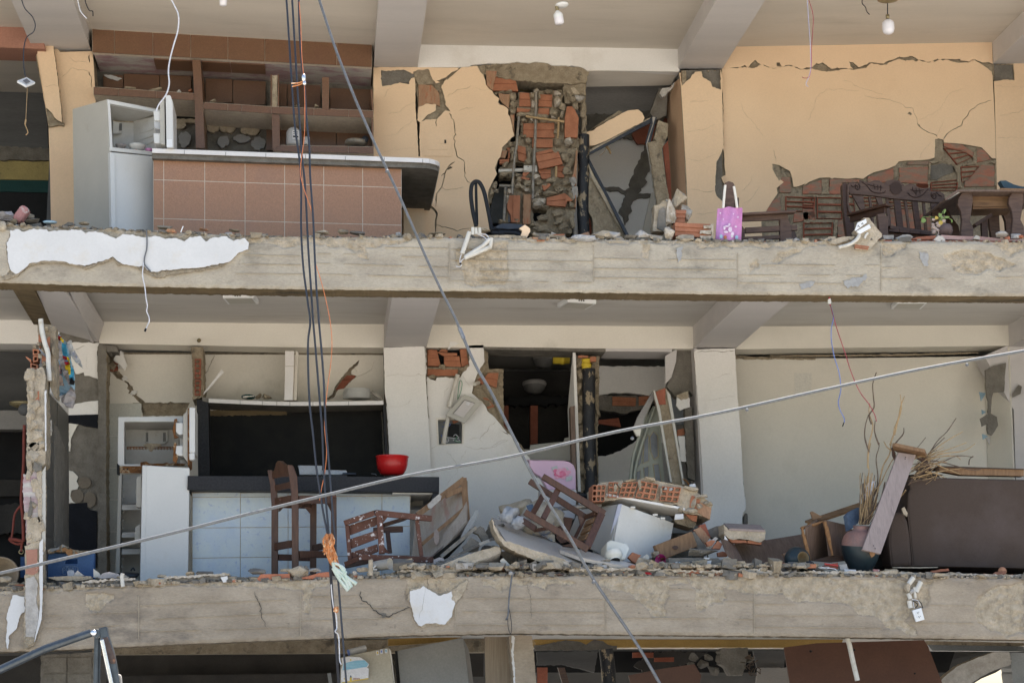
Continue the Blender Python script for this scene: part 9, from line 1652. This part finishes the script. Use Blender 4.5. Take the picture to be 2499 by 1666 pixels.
cable('steel_cable',[(774,-20,-2.6),(779,0,-2.6),(800,65,-2.6),(830,150,-2.6),(870,250,-2.6),(905,330,-2.6),(940,405,-2.6),(975,480,-2.6),(1010,560,-2.6),(1045,640,-2.6),(1080,715,-2.6),(1110,775,-2.6),(1127,817,-2.6)],.0098,'gm','upper part of the long grey cable crossing the picture steeply','cable')
cable('steel_cable',[(1127,815,-2.6),(1160,890,-2.6),(1200,960,-2.6),(1240,1040,-2.6),(1270,1100,-2.6),(1300,1160,-2.6),(1340,1230,-2.6),(1390,1310,-2.6),(1440,1400,-2.6),(1500,1490,-2.6),(1560,1580,-2.6),(1612,1670,-2.6),(1640,1720,-2.6)],.011,'gm','lower thicker part of the long grey cable crossing the heap','cable')
solo(MB().tube([(1121,800,-2.6),(1132,826,-2.6)],.015,seg=8),'cable_joint','galv','metal joint on the long grey cable below the upper beam','cable joint')
for x,y,lb in ((945,418,'small clip on the long grey cable beside the bar end'),(1449,1420,'small clip on the long grey cable above the lower beam')):solo(MB().rock(U(x,y,-2.62),.016,3,1,.2),'cable_clip','gm',lb,'clip')
cable('rising_cable',[(-40,1406,-2.9),(0,1398,-2.9),(175,1358,-2.9),(400,1305,-2.9),(600,1255,-2.9),(785,1210,-2.9),(1000,1159,-2.9),(1250,1113,-2.9),(1500,1054,-2.9),(1750,1008,-2.9),(2000,953,-2.9),(2250,900,-2.9),(2499,856,-2.9),(2560,845,-2.9)],.0112,'wire_rope','bright steel cable rising gently from lower left to right',seg=10)
for x,y,lb in ((1543,1069,'small round clip hanging under the rising steel cable'),(1823,1000,'small clamp on the rising steel cable by the white column'),(2360,890,'small clamp on the rising steel cable at the right')):solo(MB().rock(U(x,y,-2.92),.014,3,1,.2),'cable_clip','wire_rope',lb,'clip')
# orange frayed rope tuft with mint tape
TU=thing('rope_tuft','frayed orange rope tuft with mint green tape ends tied to the hanging cables','rope',(815,1440,D-.1));c=child(TU)
rr=random.Random(12)
def hair(xa,ya,xb,yb,n,spread0,spread1,mt,r0,r1,nm):
    mb=MB()
    for k in range(n):
        u=rr.uniform(-1,1);w_=rr.uniform(-1,1)
        mb.tube([(xa+u*spread0,ya+rr.uniform(-4,4),D-.1+rr.uniform(-.03,.03)),((xa+xb)/2+u*(spread0+spread1)/2+rr.uniform(-4,4),(ya+yb)/2+rr.uniform(-6,6),D-.12+rr.uniform(-.04,.04)),(xb+w_*spread1,yb+rr.uniform(-8,8),D-.1+rr.uniform(-.03,.03))],rr.uniform(r0,r1),seg=5,res=3)
    c(mb,nm,mt,kind='stuff')
hair(803,1305,800,1345,60,9,12,'rope_orange',.003,.007,'frayed_fibres');hair(802,1335,822,1385,60,11,7,'rope_orange',.003,.007,'frayed_fibres');hair(800,1330,792,1318,18,9,9,'mp',.002,.004,'frayed_fibres')
for q in ((812,1378,830,1400,845,1420,852,1436),(818,1385,836,1398,850,1410,870,1424),(812,1385,828,1412,842,1430,850,1440),(815,1372,838,1385,842,1402,858,1432),(812,1372,820,1395,832,1410),(830,1380,838,1392,846,1398)):
    mb=MB();pts=[(q[i],q[i+1]) for i in range(0,len(q),2)];mb.tube([(x,y,D-.14) for x,y in pts],.011,seg=5,r2=.016);c(mb,'tape_end','tape_mint')
cable('knotted_cord',[(808,1425,D-.02),(810,1450,D-.02),(814,1480,D-.02),(820,1500,D-.02),(822,1530,D-.02),(818,1540,D-.05),(826,1550,D-.02),(828,1580,D-.02),(829,1610,D-.02),(833,1620,D-.04)],.0045,'wire_white','thin pale cord hanging below the orange tuft','cord',6)
frag(820,1486,12,14,'rope_orange','small orange knot on the pale cord',d=D-.03,name='orange_knot',cat='knot');
cable('black_cable',[(799,1300,D),(806,1380,D),(810,1450,D),(816,1520,D),(822,1600,D),(829,1700,D)],.010,'wire_dark','dark cable continuing below the orange tuft on its left side')
# street pole cross arm at the lower left
PO_=thing('steel_bracket','grey steel pole arm with a bolted joint in the lower left corner','pole bracket',(245,1700,-3.0));c=child(PO_)
c(MB().tube([(-60,1650,-3.0),(0,1633,-3.0),(110,1582,-3.0),(222,1543,-3.0)],.027,seg=14,smooth=False),'diagonal_tube','post_grey',bev=0)
c(MB().prism(Z('m',790,1110,850,1095,875,1100,880,1150,850,1180,810,1155),-3.03,.06),'lug','post_grey',bev=.006);c(MB().lathe(U(*Z('m',822,1127)[0],-3.05),(0,-1,0),[(0,-.02),(.02,-.02),(.02,.01),(.008,.014),(0,.014)],12),'bolt','steel_bright')
c(MB().plate(Y(-3.02,'m',865,1085,935,1068,955,1160,1000,1300,1020,1400,1075,1700,985,1700,930,1480,880,1180),.08),'upright_plate','post_grey',bev=.006)
c(MB().plate(Y(-3.032,'m',900,1170,945,1160,1012,1350,1015,1395,970,1398,930,1290),.03),'rusty_plate','rust_plate',bev=.004)
mb=MB();a,e=Z('m',895,1185,995,1640);mb.bar((*a,-3.07),(*e,-3.07),.025,.02);c(mb,'bright_strip','steel_bright',bev=.004)
c(MB().tube(Y(-2.9,'m',862,1130,855,1350,845,1700),.025,seg=14,smooth=False),'vertical_tube','post_grey');c(MB().tube(Y(-2.99,'m',1030,1505,1052,1510,1058,1580),.012,seg=6),'wire_clip','fg')
# ================================================================ small loose rubble that nobody could count, along both ledges
def litter(name,top,n,seed,lb,mats,x0=-20,x1=2520,dens=None,big=.016):
    rr=random.Random(seed);mb=MB()
    for k in range(n):
        x=rr.uniform(x0,x1);y=lerpline(top,x);d=rr.uniform(-.0,.35) if rr.random()<.7 else rr.uniform(0,.9)
        if dens and rr.random()>dens(x):continue
        s=rr.uniform(.004,big)*(1+(rr.random()<.12)*1.2);z=U(x,y,0).z+s*.25-(.0 if d<.2 else .03);p=U(x,y,d);p.z=z+rr.uniform(0,.015)*(1 if d>.05 else 0)
        n0=len(mb.v);k8=[Vector((a,b_,c_)) for a in (-1,1) for b_ in (-1,1) for c_ in (-1,1)]
        M=Matrix.Rotation(rr.uniform(0,3.1),3,'Z')@Matrix.Rotation(rr.uniform(-.5,.5),3,'X');e=Vector((s*rr.uniform(.7,1.9),s*rr.uniform(.6,1.3),s*rr.uniform(.3,.9)))
        vs=[p+M@Vector((q.x*e.x*rr.uniform(.6,1.1),q.y*e.y*rr.uniform(.6,1.1),q.z*e.z*rr.uniform(.6,1.1))) for q in k8]
        mb.add(vs,[(0,1,3,2),(4,6,7,5),(0,4,5,1),(2,3,7,6),(0,2,6,4),(1,5,7,3)],rr.choices(range(len(mats)),[9,7,5,.8,1.6][:len(mats)])[0])
    tag(build(mb,name,mats,None,kind='stuff'),lb,'rubble')
litter('fine_rubble',[(x,y-1) for x,y in up_top],3200,3,'fine crumbs of mortar and clay along the upper ledge',['mg','mt','mp','brick','fg'])
litter('fine_rubble',[(x,y-1) for x,y in lo_top],5200,5,'fine crumbs of mortar, plaster and clay along the middle ledge',['mg','mt','mp','brick','pw'],big=.022)
litter('fine_rubble',[(1480,1384),(1900,1380),(2080,1384),(2200,1388)],700,8,'heaped small rubble at the foot of the fallen brick wall',['mp','mt','mg','brick','pw'],x0=1540,x1=1990,big=.03)
litter('fine_rubble',[(980,1384),(1480,1384)],500,9,'small dark rubble around the tilted slabs',['mg','mt','mp','brick','fg'],x0=980,x1=1480,big=.03)
for o in list(bpy.data.objects):
    if o.type=='MESH' and not o.data.materials:print('NOMAT',o.name)
print('objects',len(bpy.data.objects),'tris',sum(len(o.data.loop_triangles) or sum(len(p.vertices)-2 for p in o.data.polygons) for o in bpy.data.objects if o.type=='MESH'))
